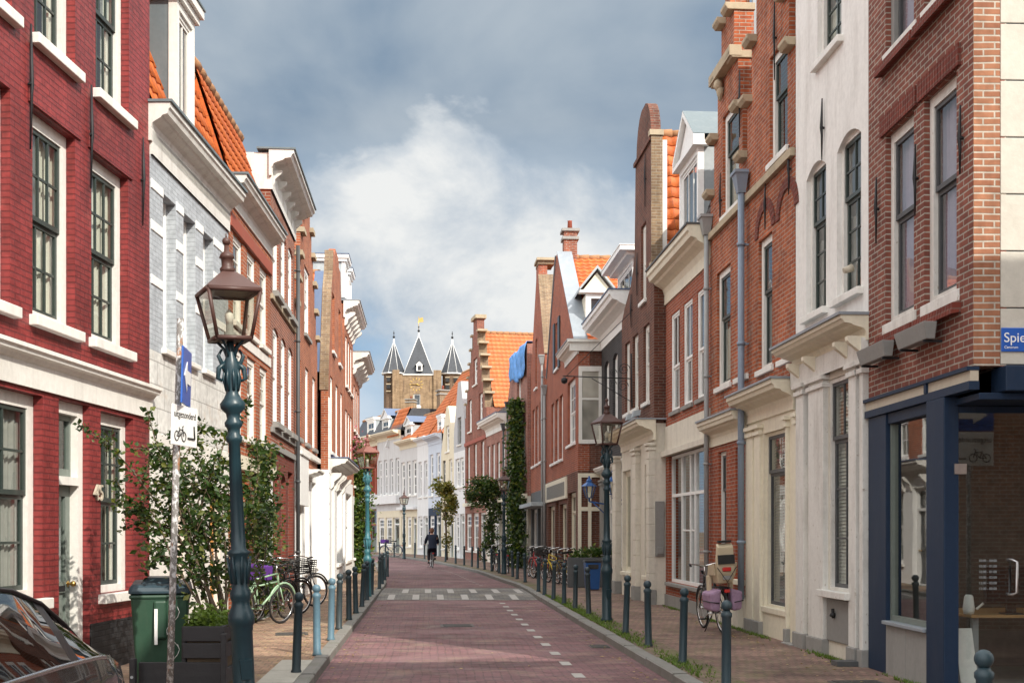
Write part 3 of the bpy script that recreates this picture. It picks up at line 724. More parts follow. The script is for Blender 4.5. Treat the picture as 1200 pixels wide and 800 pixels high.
        q.build('ridge', o); return o
    def chimney(s, x, y, z0, z1, m='warm_brick', w=.5, d=.5, parent=None, pots=1):
        mb = MB().mat(M[m]); mb.box(x-w/2, x+w/2, y-d/2, y+d/2, z0, z1)
        mb.mat(M['grey_stone']); mb.box(x-w/2-.06, x+w/2+.06, y-d/2-.06, y+d/2+.06, z1-.28, z1-.18); mb.box(x-w/2-.08, x+w/2+.08, y-d/2-.08, y+d/2+.08, z1, z1+.09)
        for k in range(pots):
            mb.mat(M['rust_red']); mb.lathe([(.09, 0), (.075, .3), (.09, .32)], (x + (k-(pots-1)/2)*.22, y, z1+.09), 10)
        return mb.build('chimney', parent or s.root)
    def dormer(s, a, b, z0, z1, y0, y1, front='white', cheek='zinc', style='flat', cols=2, out=.12, px=True, glass='glass', capm='lead', ph=.7, split=.5, rows=1, label=None):
        if px: a, b = s.u(a), s.u(b)
        if a > b: a, b = b, a
        mb = MB().mat(M[front]); e = .003; hd = .14
        mb.box(a, a+.1, y0, y0+.12, z0, z1); mb.box(b-.1, b, y0, y0+.12, z0, z1); mb.box(a+.1, b-.1, y0, y0+.12, z1-.12, z1); mb.box(a+.1, b-.1, y0-.03, y0+.12, z0, z0+.1)
        mb.mat(M[cheek])
        for x, f in ((a+.02, 1), (b-.02, -1)):
            mb.face([(x, y0+.12, z0-.4), (x, y1, z0-.4), (x, y1, z1), (x, y0+.12, z1)][::f])
        o = mb.build('dormer', s.root, label=label)
        s.window(a+.1, b-.1, z0+.1, z1-.12, cols=cols, rows=rows, split=split, frame=front, px=False, y=y0, rv=.03, sill=None, fw=.05, glass=glass, parent=o, hole=False)
        q = MB().mat(M[front])
        if style == 'flat':
            P = [(.0, 0), (.05, 0), (.05, .1), (out, .16), (out, hd+.1), (0, hd+.1)]
            q.box(a-out*.6, b+out*.6, y0-out*.5, y1, z1, z1+.1); q.box(a-out, b+out, y0-out, y1, z1+.1, z1+.22)
            q.mat(M[capm]); q.box(a-out-.02, b+out+.02, y0-out-.02, y1, z1+.221, z1+.25)
        else:
            xm = (a+b)/2; q.box(a-out, b+out, y0-out, y0+.2, z1, z1+.09)
            q.face([(a-.05, y0-.02, z1+.09), (b+.05, y0-.02, z1+.09), (xm, y0-.02, z1+ph-.06)])
            for sg, xe in ((-1, a-out), (1, b+out)):
                q.hexa([(xe, y0-out, z1+.09), (xm, y0-out, z1+ph-.0), (xm, y0+.1, z1+ph), (xe, y0+.1, z1+.09)], [(xe, y0-out, z1+.2), (xm, y0-out, z1+ph+.11), (xm, y0+.1, z1+ph+.11), (xe, y0+.1, z1+.2)])
            q.mat(M[capm]); zz_ = .215
            q.face([(a-out, y0-out, z1+zz_), (xm, y0-out, z1+ph+.125), (xm, y1, z1+ph+.125), (a-out, y1, z1+zz_)]); q.face([(xm, y0-out, z1+ph+.125), (b+out, y0-out, z1+zz_), (b+out, y1, z1+zz_), (xm, y1, z1+ph+.125)])
        q.build('dormer_roof', o); return o
    def pilaster(s, a, b, z0, z1, out, m='cream', px=True, name='pilaster', base='grey_stone', cap=True, y=0.0, joints=0):
        if px: a, b = s.u(a), s.u(b)
        if a > b: a, b = b, a
        mb = MB().mat(M[m]); d = .04
        if joints:
            n = joints; h = (z1-z0)/n
            for k in range(n): mb.box(a, b, y-out, y+d, z0+h*k+.008, z0+h*(k+1)-.008)
            mb.box(a+.01, b-.01, y-out+.015, y+d-.001, z0, z1)
        else: mb.box(a, b, y-out, y+d, z0, z1)
        if cap: mb.box(a-.03, b+.03, y-out-.03, y+d-.002, z1-.16, z1-.1); mb.box(a-.05, b+.05, y-out-.05, y+d-.003, z1-.06, z1)
        o = mb.build(name, s.root, bevel=.006)
        if base: q = MB().mat(M[base]); q.box(a-.025, b+.025, y-out-.025, y+d+.01, .0, z0); q.build('pilaster_base', o, bevel=.01)
        return o
    def bracket(s, x, z0, z1, out, m='white', w=.12):
        mb = MB().mat(M[m]); h = z1-z0
        P = [(0,0),(.10,.02),(.22,.1),(.3,.25),(.34,.45),(.6,.6),(.9,.75),(1,.85),(1,1),(0,1)]
        mb.ext([(-.01 if o == 0 else o*out, z0+t*h) for o, t in P], lambda o, z: (x-w/2, -o, z), lambda o, z: (x+w/2, -o, z))
        mb.build('bracket', s.root)
# ================================================================ LEFT ROW
GL = 'houses on the left side of the street'
def lred(Y): return (-5.591 + .0643 * Y, Y)
# ---- red house
h = House('red_house', 'red painted brick house with white sash windows and a grey panelled door', lred(6.6), (-4.612, 15.2), 'house', GL)
sash = dict(frame='white', bar='dark_green', fw=.125, rv=.10, cols=3, rows=2, split=.5, sh=.11, so=.09)
for a, b in ((-75, 12), (38, 88), (107, 150)): h.window(a, b, 3.87, 5.97, curtain='near', **sash)
for a, b in ((-75, 14), (40, 88), (112, 151)): h.window(a, b, 6.70, 8.75, curtain='near', **sash)
g = dict(sash); g.update(rows=2, split=.52)
h.window(-78, 50, 1.02, 3.08, curtain='sides', cols2=4, **{**g, 'cols': 4})
h.window(118, 156, .98, 3.08, curtain='sides', **g)
h.door(69, 105, 3.10, 'grey_green', 'white', transom=2.2, fw=.13, rv=.16, glass=.52)
h.facade(0, .66, 'black_plinth', name='plinth', y=-.02) if False else None
# the door opening runs through the plinth, so the wall is one sheet and the plinth two strips in front of it
h.facade(.0, 3.14, 'red_paint', name='wall')
ud = (h.u(69), h.u(105))
h.band(.0, .66, .016, 'black_plinth', 0, ud[0]-.002, name='plinth', bevel=0); h.band(.0, .66, .016, 'black_plinth', ud[1]+.002, h.W, name='plinth', bevel=0)
h.facade(3.14, 11.0, 'red_paint', name='wall')
h.cornice(3.13, 3.52, .16, 'white', x0=.0, x1=h.W+.03, prof=[(-.02,0),(.2,0),(.2,.62),(.35,.66),(.5,.74),(.8,.78),(.85,.86),(1,.9),(1,1),(-.02,1)], name='shop_cornice')
for p, z0, z1 in ((33, 5.5, 6.75), (104, 5.52, 6.68), (165, 5.5, 6.6)): h.anchor(p, z0, z1)
for a, b in ((38, 88), (107, 150)):                      # soldier-course lintels over the first-floor windows
    h.band(5.98, 6.17, .022, 'red_paint', h.u(a)-.1, h.u(b)+.12, name='lintel', bevel=.004)
h.shell(11.0, 'red_brown', 8.0); h.room(.2, 3.3, 2.2); h.room(3.4, 6.3, 2.2); h.room(6.4, 9.4, 2.2)
h.cornice(10.6, 11.1, .4, 'white')
h.roof_par(11.1, 12.9, 2.6, 'tile_orange', depth=8.0, y0=-.1)
lettering('45', .26, M['beige'], h.root, (h.u(108), -.02, 2.05), (R(90), 0, 0), 'house_number', .012)
# ---- grey-white painted house
h = House('painted_brick_house', 'pale grey painted brick house with white bands and a heavy white cornice', (-4.606, 15.22), (-4.56, 19.2), 'house', GL)
wn = dict(frame='bright_white', bar='bright_white', fw=.07, rv=.13, cols=1, rows=1, sill='white', sh=.07)
for a, b in ((191, 206), (215, 229), (238, 250)):
    h.window(a, b, 4.10, 6.15, split=.66, curtain=('lower', 'bright_white'), **wn)
for a, b in ((203, 216), (246, 258)): h.ops.append((h.u(a), h.u(b), .12, 2.3, 0))
hw = h.u(188)
h.facade(.0, 2.3, 'white', name='wall'); h.facade(2.95, 4.02, 'white_brick', name='wall'); h.facade(4.02, 6.5, 'grey_brick', name='wall')
h.facade(2.3, 2.95, 'white', name='fascia', y=-.03)
for z0, z1 in ((4.86, 4.98), (5.55, 5.68), (6.08, 6.2)):
    e = [0] + [h.u(p) for p in (191, 206, 215, 229, 238, 250)] + [h.W]
    for k in range(0, 8, 2): h.band(z0, z1, .014, 'bright_white', e[k]+.012, e[k+1]-.012, name='painted_band')
h.facade(6.5, 6.8, 'white_worn', name='frieze', y=-.03)
h.cornice(6.66, 7.14, .27, 'white_worn', top='old_zinc')
for a, b in ((203, 216), (246, 258)):
    mb = MB().mat(M['ochre']); xa, xb = h.u(a), h.u(b); mb.box(xa+.01, xb-.01, .1, .14, .12, 2.28); mb.box(xa+.09, xb-.09, .085, .1, .3, 1.1); mb.box(xa+.09, xb-.09, .085, .1, 1.25, 2.1); mb.build('door', h.root, bevel=.006)
h.shell(7.1, 'grey_brick', 7.5); h.room(3.2, 6.6)
h.roof_par(7.15, 8.95, .62, 'tile_orange', y0=.02, depth=7.5, back='tile_orange')
h.dormer(206, 226.5, 7.2, 8.98, -.02, 1.6, front='white', cheek='old_zinc', style='flat', cols=2, split=None, rows=1, out=.11, capm='old_zinc')
# ---- low orange house
h = House('orange_brick_house', 'low orange brick house with steep pantile roof beside the painted one', (-4.56, 19.22), (-4.67, 23.08), 'house', GL)
wn = dict(frame='white', bar='white', fw=.09, rv=.03, cols=1, rows=2, split=.55, sill='white', curtain='lower')
q = [(.35, 1.15), (1.55, 2.35), (2.75, 3.55)]
for a, b in q: h.window(a, b, 5.15, 6.6, px=False, **wn); h.window(a, b, 3.3, 4.75, px=False, **wn)
h.window(.4, 1.5, .95, 2.65, px=False, frame='white', bar='white', cols=2, split=.6); h.door(2.3, 3.3, 2.7, 'grey_green', 'bright_white', transom=2.2, px=False)
h.facade(.0, 2.9, 'orange_brick'); h.facade(2.9, 7.0, 'orange_brick')
h.band(6.62, 6.84, .05, 'rust_red', .0, h.W, name='painted_beam'); h.band(2.72, 2.95, .12, 'cream', .0, h.W, name='fascia'); h.band(4.85, 5.02, .02, 'white', .0, h.W)
h.cornice(7.0, 7.42, .3, 'white_worn', top='old_zinc'); h.shell(7.4, 'orange_brick'); h.room(3.0, 6.9)
h.roof_par(7.45, 9.25, .6, 'tile_orange', y0=.02, depth=7, zback=7.5)
mb = MB().mat(M['bright_white']); mb.box(h.u(297), h.u(316), -.06, .0, .12, 2.7); mb.box(h.u(299), h.u(314), -.075, -.06, .3, 2.5); mb.build('white_shutter', h.root, bevel=.006)
# ---- tall brick house with the big cornice
h = House('tall_brick_house', 'tall red brown brick house with broad white bracketed cornice and dark gutter pipe', L(-3.02, 23.1), L(-3.02, 27.28), 'house', GL)
wn = dict(frame='bright_white', bar='bright_white', fw=.09, rv=.035, cols=2, rows=2, split=.5, sill='grey_stone', so=.12, sh=.12)
q = [(.35, 1.25), (1.65, 2.55), (2.95, 3.85)]
for a, b in q:
    h.window(a, b, 6.42, 7.95, px=False, arch=.1, curtain='lower', **wn); h.window(a, b, 3.85, 5.75, px=False, arch=.1, curtain='lower', **wn)
for a, b in ((.5, 1.3), (1.7, 2.5)): h.window(a, b, .5, 2.9, px=False, frame='bright_white', bar='bright_white', cols=1, split=.7, arch=.15, sill=None, curtain='full')
h.door(2.9, 3.85, 3.0, 'red_brown' if False else 'rust_red', 'bright_white', transom=2.35, px=False)
h.facade(.0, 3.3, 'red_brown'); h.facade(3.3, 8.3, 'warm_brick')
h.band(3.3, 3.42, .05, 'grey_stone'); h.band(3.62, 3.73, .05, 'grey_stone'); h.band(6.2, 6.3, .05, 'stone')
h.facade(8.3, 8.62, 'white_worn', name='frieze', y=-.04)
h.cornice(8.55, 9.05, .46, 'white_worn', x0=-.1, x1=h.W+.1, top='old_zinc')
mb = MB().mat(M['white']); mb.box(-.035, .0, -.04, 1.2, 8.3, 9.0); mb.build('cornice_return', h.root)
x = .2
while x < h.W: h.bracket(x, 8.4, 8.72, .2, 'white_worn', .1); x += .75
h.shell(9.0, 'warm_brick'); h.room(3.5, 6.1); h.room(6.2, 8.2)
h.pipe(4.12, .3, 8.2, 'dark_grey', px=False, hopper=False)
# ---- orange stepped gable
h = House('stepped_gable_house', 'orange brick house with narrow stepped gable and a white panel above its door', L(-3.02, 27.3), L(-3.02, 32.98), 'house', GL)
W_ = h.W; xc = W_/2
wn = dict(frame='bright_white', bar='bright_white', fw=.09, rv=.035, cols=2, rows=2, sill='grey_stone', px=False, curtain='lower')
for a, b in ((.5, 1.4), (2.4, 3.3), (4.3, 5.2)): h.window(a, b, 3.9, 5.8, **wn)
h.window(2.2, 3.5, 6.6, 8.3, **wn)
h.door(.6, 1.6, 2.28, 'grey_green', 'bright_white', px=False); h.window(2.3, 3.5, .7, 3.0, px=False, frame='white', bar='white', cols=2, sill='white'); h.window(4.1, 5.3, .7, 3.0, px=False, frame='white', bar='white', cols=2, sill='white')
h.facade(.0, 3.3, 'bright_white', name='ground_floor')
prof = [(3.3, 0, W_), (6.9, 0, W_)]
for k, z in enumerate((6.9, 7.55, 8.2, 8.85, 9.4)):
    d = .42 * (k + 1); prof += [(z, d, W_-d), (z + (.65 if k < 3 else .55), d, W_-d)]
h.facade(3.3, 9.95, 'orange_brick', prof=prof, zback=6.9)
for k, z in enumerate((6.9, 7.55, 8.2, 8.85, 9.4)):
    d = .42 * k
    for xa, xb in ((d-.02, d+.5), (W_-d-.5, W_-d+.02)): h.band(z+.002, z+.12, .1, 'stone', xa, xb, name='step_cap', depth=.36)
h.band(3.55, 3.68, .1, 'white', name='string_course'); h.band(9.97, 10.12, .1, 'stone', 2.0, W_-2.0, name='step_cap', depth=.36)
h.shell(6.6, 'orange_brick'); h.roof_perp(6.6, 9.2, .34, 8, 'tile_orange', seg=4); h.room(3.5, 6.3)
mb = MB().mat(M['bright_white']); mb.box(.06, 2.0, -.13, -.005, 2.3, 3.46); mb.box(.03, 2.05, -.17, -.004, 3.462, 3.54); mb.build('white_panel', h.root, bevel=.01)
h.cornice(2.98, 3.24, .35, 'white', x0=2.4, x1=4.0, name='door_hood')
# ---- neck gable with brown coping, white corner piers
h = House('white_pier_house', 'orange brick house with brown gable coping above a white stone shop front', L(-2.72, 33.0), L(-2.72, 39.4), 'house', GL)
W_ = h.W
for a, b in ((.7, 1.6), (2.7, 3.6), (4.7, 5.6)):
    h.window(a, b, 3.95, 6.1, frame='bright_white', bar='bright_white', px=False, curtain='lower', sill='white', rv=.03)
h.window(1.4, 2.3, 6.9, 8.6, frame='bright_white', bar='bright_white', px=False, sill='white'); h.window(3.9, 4.8, 6.9, 8.6, frame='bright_white', bar='bright_white', px=False, sill='white')
h.door(1.2, 2.3, 3.0, 'dark_grey', 'bright_white', transom=2.3, px=False); h.window(3.2, 5.4, .7, 3.0, frame='bright_white', bar='bright_white', px=False, cols=3, sill='white', curtain='lower')
h.facade(.0, 3.4, 'bright_white', name='ground_floor')
prof = [(3.4, 0, W_), (5.6, 0, W_), (6.1, .05, W_-.05), (8.6, 1.0, W_-1.0), (9.2, 1.5, W_-1.5), (9.85, 1.7, W_-1.7), (9.85, 2.4, W_-2.4), (10.1, 2.6, W_-2.6)]
h.facade(3.4, 10.1, 'orange_brick', prof=prof, zback=5.6, thick=.2)
mb = MB().mat(M['buff_brick'])                            # the bare brown edge of the gable, with a lead strip behind
for p, q in zip(prof[1:6], prof[2:6]): mb.hexa([(p[1]-.03, -.01, p[0]), (p[1]+.001, -.01, p[0]), (p[1]+.001, .24, p[0]), (p[1]-.03, .24, p[0])], [(q[1]-.03, -.01, q[0]), (q[1]+.001, -.01, q[0]), (q[1]+.001, .24, q[0]), (q[1]-.03, .24, q[0])])
mb.build('gable_coping', h.root)
mb = MB().mat(M['blue_lead'])
for p, q in zip(prof[2:5], prof[3:5]): mb.hexa([(p[1]-.02, .25, p[0]), (p[1]+.02, .25, p[0]), (p[1]+.02, .5, p[0]), (p[1]-.02, .5, p[0])], [(q[1]-.02, .25, q[0]), (q[1]+.02, .25, q[0]), (q[1]+.02, .5, q[0]), (q[1]-.02, .5, q[0])])
mb.build('lead_flashing', h.root)
h.shell(5.6, 'orange_brick'); h.roof_perp(5.7, 9.5, .5, 8, 'tile_orange', seg=4); h.room(3.5, 6.3)
h.pilaster(.02, .5, .35, 5.4, .03, 'bright_white', px=False, joints=12, cap=False); h.pilaster(5.9, 6.35, .35, 3.4, .06, 'bright_white', px=False, joints=8)
h.cornice(3.3, 3.75, .5, 'white', x0=.6, x1=W_, top='blue_lead', name='shop_cornice')
for x in (.9, 2.4, 3.1, 5.5): h.bracket(x, 2.9, 3.35, .3, 'white', .14)
# ---- two more cornices farther along
h = House('dormered_brick_house', 'narrow orange brick house with two small white dormers over a bracketed cornice', L(-2.72, 39.42), L(-2.72, 44), 'house', GL)
for a, b in ((.6, 1.5), (1.9, 2.8), (3.2, 4.1)):
    h.window(a, b, 6.6, 8.3, frame='bright_white', bar='bright_white', px=False, glass='far_pane', sill='white', rv=.03); h.window(a, b, 3.9, 5.8, frame='bright_white', bar='bright_white', px=False, glass='far_pane', sill='white', rv=.03)
h.window(.6, 3.9, .7, 3.0, frame='bright_white', bar='bright_white', px=False, cols=4, glass='far_pane', sill='white')
h.facade(.0, 3.4, 'bright_white', name='ground_floor'); h.facade(3.4, 9.2, 'orange_brick')
h.cornice(8.75, 9.3, .5, 'white', top='lead')
x = .2
while x < h.W: h.bracket(x, 8.5, 8.95, .35, 'white', .14); x += .8
h.shell(9.2, 'orange_brick'); h.roof_par(9.3, 10.9, 2.0, 'slate', depth=7, tile=False, ridge=None, y0=.0)
for a in (.5, 2.6): h.dormer(a, a+1.2, 9.5, 10.7, .0, 1.8, front='bright_white', px=False, glass='far_pane', capm='blue_lead', style='flat')
h = House('end_brick_house', 'last orange brick house of the left row, with lower white cornice', L(-2.72, 44.02), L(-2.75, 49), 'house', GL)
for a, b in ((.6, 1.5), (2.0, 2.9), (3.4, 4.3)):
    h.window(a, b, 5.5, 7.2, frame='bright_white', bar='bright_white', px=False, glass='far_pane', sill='white', rv=.03); h.window(a, b, 3.4, 4.9, frame='bright_white', bar='bright_white', px=False, glass='far_pane', sill='white', rv=.03)
h.window(.6, 3.9, .7, 2.7, frame='bright_white', bar='bright_white', px=False, cols=4, glass='far_pane', sill='white')
h.facade(.0, 3.0, 'bright_white', name='ground_floor'); h.facade(3.0, 7.9, 'orange_brick'); h.cornice(7.7, 8.3, .6, 'white', top='lead')
for x in (.2, 1.2, 2.4, 3.6, 4.7): h.bracket(x, 7.5, 7.95, .4, 'white', .16)
h.shell(8.2, 'orange_brick'); h.roof_par(8.3, 10.3, 2.6, 'tile_orange', depth=7)
# ================================================================ RIGHT ROW (first the corner house)
GR = 'houses on the right side of the street'
def lcor(Y): return (4.747 - .0393 * Y, Y)
h = House('corner_shop_house', 'brown red brick corner house with a dark blue steel shop front', lcor(14.05), lcor(11.17), 'house', GR)
W_ = h.W; HT = 10.6
wn = dict(frame='white_worn', bar='dark_grey', fw=.1, rv=.06, cols=1, rows=1, split=.55, sill='white_worn', so=.02, sh=.12, curtain=('full', 'lilac_curtain'))
for a, b in ((1083, 1121), (1038, 1071)):
    h.window(a, b, 4.03, 6.15, **wn); h.window(a, b, 7.08, 9.1, **{**wn, 'frame': 'grey_paint'})
h.facade(3.24, HT, 'corner_brick', name='wall')
for a, b in ((1083, 1121), (1038, 1071)):
    ua, ub = sorted((h.u(a), h.u(b)))
    mb = MB().mat(M['red_brown']); n = int((ub-ua+.24)/.066)
    for k in range(n): x = ua-.12 + (ub-ua+.24)*k/n; mb.box(x+.004, x+.058, -.035, .03, 6.16, 6.37)
    mb.build('soldier_course', h.root)
    for zb in (3.78, 6.84):
        mb = MB().mat(M['red_brown'])
        for k in range(n): x = ua-.12 + (ub-ua+.24)*k/n; mb.hexa([(x+.004, -.10, zb), (x+.058, -.10, zb), (x+.058, .02, zb+.02), (x+.004, .02, zb+.02)], [(x+.004, -.085, zb+.11), (x+.058, -.085, zb+.11), (x+.058, .02, zb+.125), (x+.004, .02, zb+.125)])
        mb.build('brick_sill', h.root)
for p in (1030, 1076, 1129): h.anchor(p, 5.0 if p != 1129 else 5.1, 5.75)
# side wall towards the side street: brick quoin, then grey stucco blocks; edge of the wall
mb = MB().mat(M['corner_brick_pale']); mb.box(W_-.26, W_+.012, .004, .252, 3.245, HT); mb.build('quoin', h.root)
mb = MB().mat(M['stucco']); z = 3.26
while z < HT: mb.box(W_-.2, W_+.006, .262, 8.0, z, min(z+.52, HT)); z += .532
mb.build('stucco_side_wall', h.root, bevel=.006)
mb = MB().mat(M['dark_grey']); mb.box(W_-.19, W_-.004, .257, 7.99, 3.25, HT-.01); mb.build('side_wall_joints', h.root)
# steel beam, posts, canopy
mb = MB().mat(M['steel_blue'])
mb.box(0.0, W_+.03, -.05, .05, 3.02, 3.10); mb.box(0.0, W_+.03, -.07, .05, 3.20, 3.236)
mb.box(h.u(1089)+.0, h.u(1089)+.06, -.06, .04, 3.10, 3.20)
mb.mat(M['beige']); mb.box(.0, W_+.025, -.035, .045, 3.101, 3.199); mb.build('steel_beam', h.root)
mb = MB().mat(M['steel_blue']); mb.box(W_-.2, W_+.12, .26, 6.0, 3.0, 3.235); mb.box(W_-.9, W_+.0, .06, 6.0, 2.93, 2.995); mb.build('canopy', h.root, bevel=.008)
mb = MB().mat(M['steel_blue']); u0, u1 = h.u(1089), h.u(1112)
mb.box(u0+.002, u0+.04, -.03, .1, .1, 3.018); mb.box(u0+.04, u1, -.05, .1, .1, 3.018); pf = mb.build('shop_post', h.root, bevel=.008)
mb = MB().mat(M['steel_blue']); a, b = h.u(1019.5), h.u(1040)
mb.box(a, b, -.02, .16, .1, 3.018); mb.box(b, u0, .0, .16, 2.9, 3.018); mb.build('shop_frame', h.root, bevel=.006)
mb = MB().mat(M['grey_stone']); mb.box(b+.002, (b+u0)/2-.003, -.02, .2, .0, .66); mb.box((b+u0)/2+.003, u0-.002, -.02, .2, .0, .66); mb.mat(M['lead']); mb.box(b+.002, u0-.002, -.07, .2, .662, .70); mb.build('stall_riser', h.root, bevel=.006)
mb = MB().mat(M['grey_green']); mb.box(b+.003, b+.05, .03, .1, .702, 2.898); mb.box(u0-.05, u0-.003, .03, .1, .702, 2.898); mb.box(b+.05, u0-.05, .031, .099, .702, .76); sw = mb.build('shop_window', h.root)
mb = MB().mat(M['shop_glass']); mb.face([(b+.05, .07, .76), (u0-.05, .07, .76), (u0-.05, .07, 2.898), (b+.05, .07, 2.898)]); mb.build('pane', sw)
xg = u1 - .012
mb = MB().mat(M['steel_blue']); mb.box(xg-.04, xg+.008, .104, 4.0, .1, .16); mb.box(xg-.04, xg+.008, .104, 4.0, 2.86, 2.925); mb.box(xg-.04, xg+.02, 1.5, 1.56, .16, 2.86); mb.box(xg-.04, xg+.02, 3.94, 4.0, .16, 2.86); gf = mb.build('glass_shop_door', h.root)
mb = MB().mat(M['shop_glass']); mb.face([(xg, .102, .16), (xg, 1.5, .16), (xg, 1.5, 2.86), (xg, .102, 2.86)]); mb.face([(xg, 1.56, .16), (xg, 3.94, .16), (xg, 3.94, 2.86), (xg, 1.56, 2.86)]); mb.build('pane', gf)
mb = MB().mat(plain('brushed_steel', (.55,.55,.55), .3, .9)); mb.box(xg+.003, xg+.03, .05, .17, 2.26, 2.36); mb.tube([(xg, .60, 1.42), (xg+.06, .61, 1.42), (xg+.075, .65, 1.4), (xg+.075, .65, 1.1), (xg+.06, .61, 1.08), (xg, .60, 1.08)], .013, 10); mb.build('door_handle', gf)
for i, t in enumerate(('10:00 - 00:00', '10:00 - 01:00', '10:00 - 01:00', '10:00 - 02:00', '12:00 - 03:00', '12:00 - 00:00')):
    lettering(t, .034, M['zinc'], gf, (xg+.006, .30, 1.40 - i*.055), (R(90), 0, R(90)), 'lettering', .0005)
# inside of the shop
mb = MB().mat(M['room']); mb.box(.02, xg-.05, 3.6, 3.7, .1, 3.0); mb.box(.02, .1, .2, 3.6, .1, 3.0); mb.mat(M['grey_stone']); mb.box(.02, xg+.0, .3, 3.6, .08, .115); mb.mat(M['room']); mb.box(.02, xg, .2, 3.6, 2.94, 2.99); mb.build('interior', h.root)
mb = MB().mat(M['red_brown']); mb.face([(.004,.33,0),(.004,8,0),(.004,8,HT),(.004,.33,HT)]); mb.face([(.004,7.98,0),(W_,7.98,0),(W_,7.98,HT),(.004,7.98,HT)]); mb.face([(.0,.33,HT-.02),(W_,.33,HT-.02),(W_,7.98,HT-.02),(.0,7.98,HT-.02)]); mb.mat(M['stucco']); mb.face([(W_-.1,4.0,0),(W_-.1,8,0),(W_-.1,8,3.3),(W_-.1,4.0,3.3)]); mb.build('side_wall', h.root)
h.room(3.4, 6.6, 2.4); h.room(6.7, 9.8, 2.4)
h.cornice(HT-.35, HT+.1, .3, 'white'); h.roof_par(HT, HT+1.6, 2.4, 'dark_tile', depth=8, seg=4)
CORNER = h
def place(obj, px_, Y, z=0.0, rz=0): obj.location = (X(px_, Y), Y, z); obj.rotation_euler = (0, 0, rz)

# ---- white plastered house
h = House('white_plaster_house', 'white plastered house with arched sash windows and a cream pilastered front', L(5.2, 16.83), L(5.2, 14.07), 'house', GR)
W_ = h.W
wn = dict(frame='white', bar='dark_green', fw=.07, rv=.06, cols=2, rows=3, split=.66, rows2=3, sill='white', so=.08, arch=.14, curtain='lower')
for a, b in ((945, 968), (981, 1009)): h.window(a, b, 4.62, 6.62, **{**wn, 'split': .62, 'rows': 2, 'rows2': 3})
h.window(958, 986, 7.9, 9.3, **{**wn, 'rows': 2})
h.facade(4.15, 10.0, 'white_plaster'); h.anchor(966, 6.55, 7.35)
# timber front
ug = lambda p: h.u(p)
h.window(971, 1000, .95, 3.65, frame='white_worn', bar='dark_grey', cols=2, rows=1, split=.72, rows2=3, fw=.05, rv=.02, sill='white_worn', so=.14, curtain='blind')
h.window(943, 953, 2.55, 3.65, frame='white_worn', bar='dark_grey', cols=1, split=None, fw=.04, rv=.14, sill=None)
h.facade(.0, 4.15, 'cream_stone', name='ground_floor', thick=.25)
for a, b in ((938, 947), (953, 970.5), (1000.5, 1009), (1013.5, 1017.5)): h.pilaster(a, b, .3, 3.72, .07, 'white_worn')
mb = MB().mat(M['grey_paint']); mb.box(h.u(971)+.01, h.u(1000)-.01, -.03, .02, .3, .84); mb.build('stall_riser', h.root, bevel=.01)
mb = MB().mat(M['iron']); xk = h.u(981); mb.lathe([(.035,0),(.04,.02),(.02,.05)], (xk, -.06, .62), 8); mb.tube([(xk-.05,-.05,.66),(xk+.05,-.05,.66)], .012, 6); mb.tube([(xk,-.05,.6),(xk,-.06,.72)], .02, 6); mb.build('boot_hook', h.root)
mb = MB().mat(M['dark_grey']); xa, xb = sorted((h.u(1009.5), h.u(1013))); mb.box(xa, xb, .0, .03, .12, 3.7); mb.box(xa-.06, xb+.06, -.35, .0, .0, .16); mb.build('side_door', h.root)
h.facade(3.72, 3.98, 'white_worn', name='frieze', y=-.08, thick=.1)
h.cornice(3.95, 4.24, .34, 'cream', x0=-.03, x1=W_+.02, top='lead')
for p in (942, 961, 999, 1015): h.bracket(h.u(p), 3.66, 4.0, .24, 'cream', .09)
h.shell(9.9, 'white_plaster', lid=True); h.room(.3, 3.6, 1.6); h.room(4.2, 7.0); h.room(7.1, 9.8)
h.cornice(9.7, 10.1, .25, 'white')
mb = MB().mat(M['beige']); x = h.u(1001); mb.tube([(x, -.02, 4.9), (x, -.13, 4.86)], [.05, .035], 8); mb.build('vent_spout', h.root)

# ---- twin stepped gables
def step_gable(h, z0, zs, steps, top, m, inset=.0, dw=.3, capm='stone', far=True):
    W_ = h.W; prof = [(z0, 0, W_), (zs, 0, W_)]; z = zs; caps = []
    for k in range(steps):
        d = dw * (k + 1); caps.append((z, d)); prof += [(z, d, W_-d), (z + top, d, W_-d)]; z += top
    h.facade(z0, z, m, prof=prof, zback=zs, thick=.34)
    for z_, d in caps:
        for xa, xb in ((d-dw-.03, d+.04), (W_-d-.04, W_-d+dw+.03)):
            mb = MB().mat(M[capm]); P = [(-.11, 0), (-.16, .06), (-.16, .12), (.36, .12), (.36, 0)]
            mb.ext([(y, z_+.002+t) for y, t in P], lambda y, t: (xa, y, t), lambda y, t: (xb, y, t)); mb.build('step_cap', h.root, bevel=.01)
    d = dw * steps; h.band(z+.002, z+.16, .15, capm, d-.08, W_-d+.08, name='gable_cap', depth=.38)
    return z
h = House('near_stepped_gable_house', 'weathered orange brick stepped gable beside the white plastered house, cream front below', L(5.2, 19.38), L(5.2, 16.87), 'house', GR)
NG = h; W_ = h.W
wn = dict(frame='white', bar='dark_green', fw=.1, rv=.05, cols=1, rows=1, split=.6, rows2=1, sill='white', so=.05, curtain='lower')
for a, b in ((889, 905), (914, 932)): h.window(a, b, 4.2, 6.22, **wn)
h.window(902, 923, 7.25, 8.85, **wn)
step_gable(h, 3.8, 8.55, 4, .85, 'weathered', dw=.27)
mb = MB().mat(M['red_brown'])
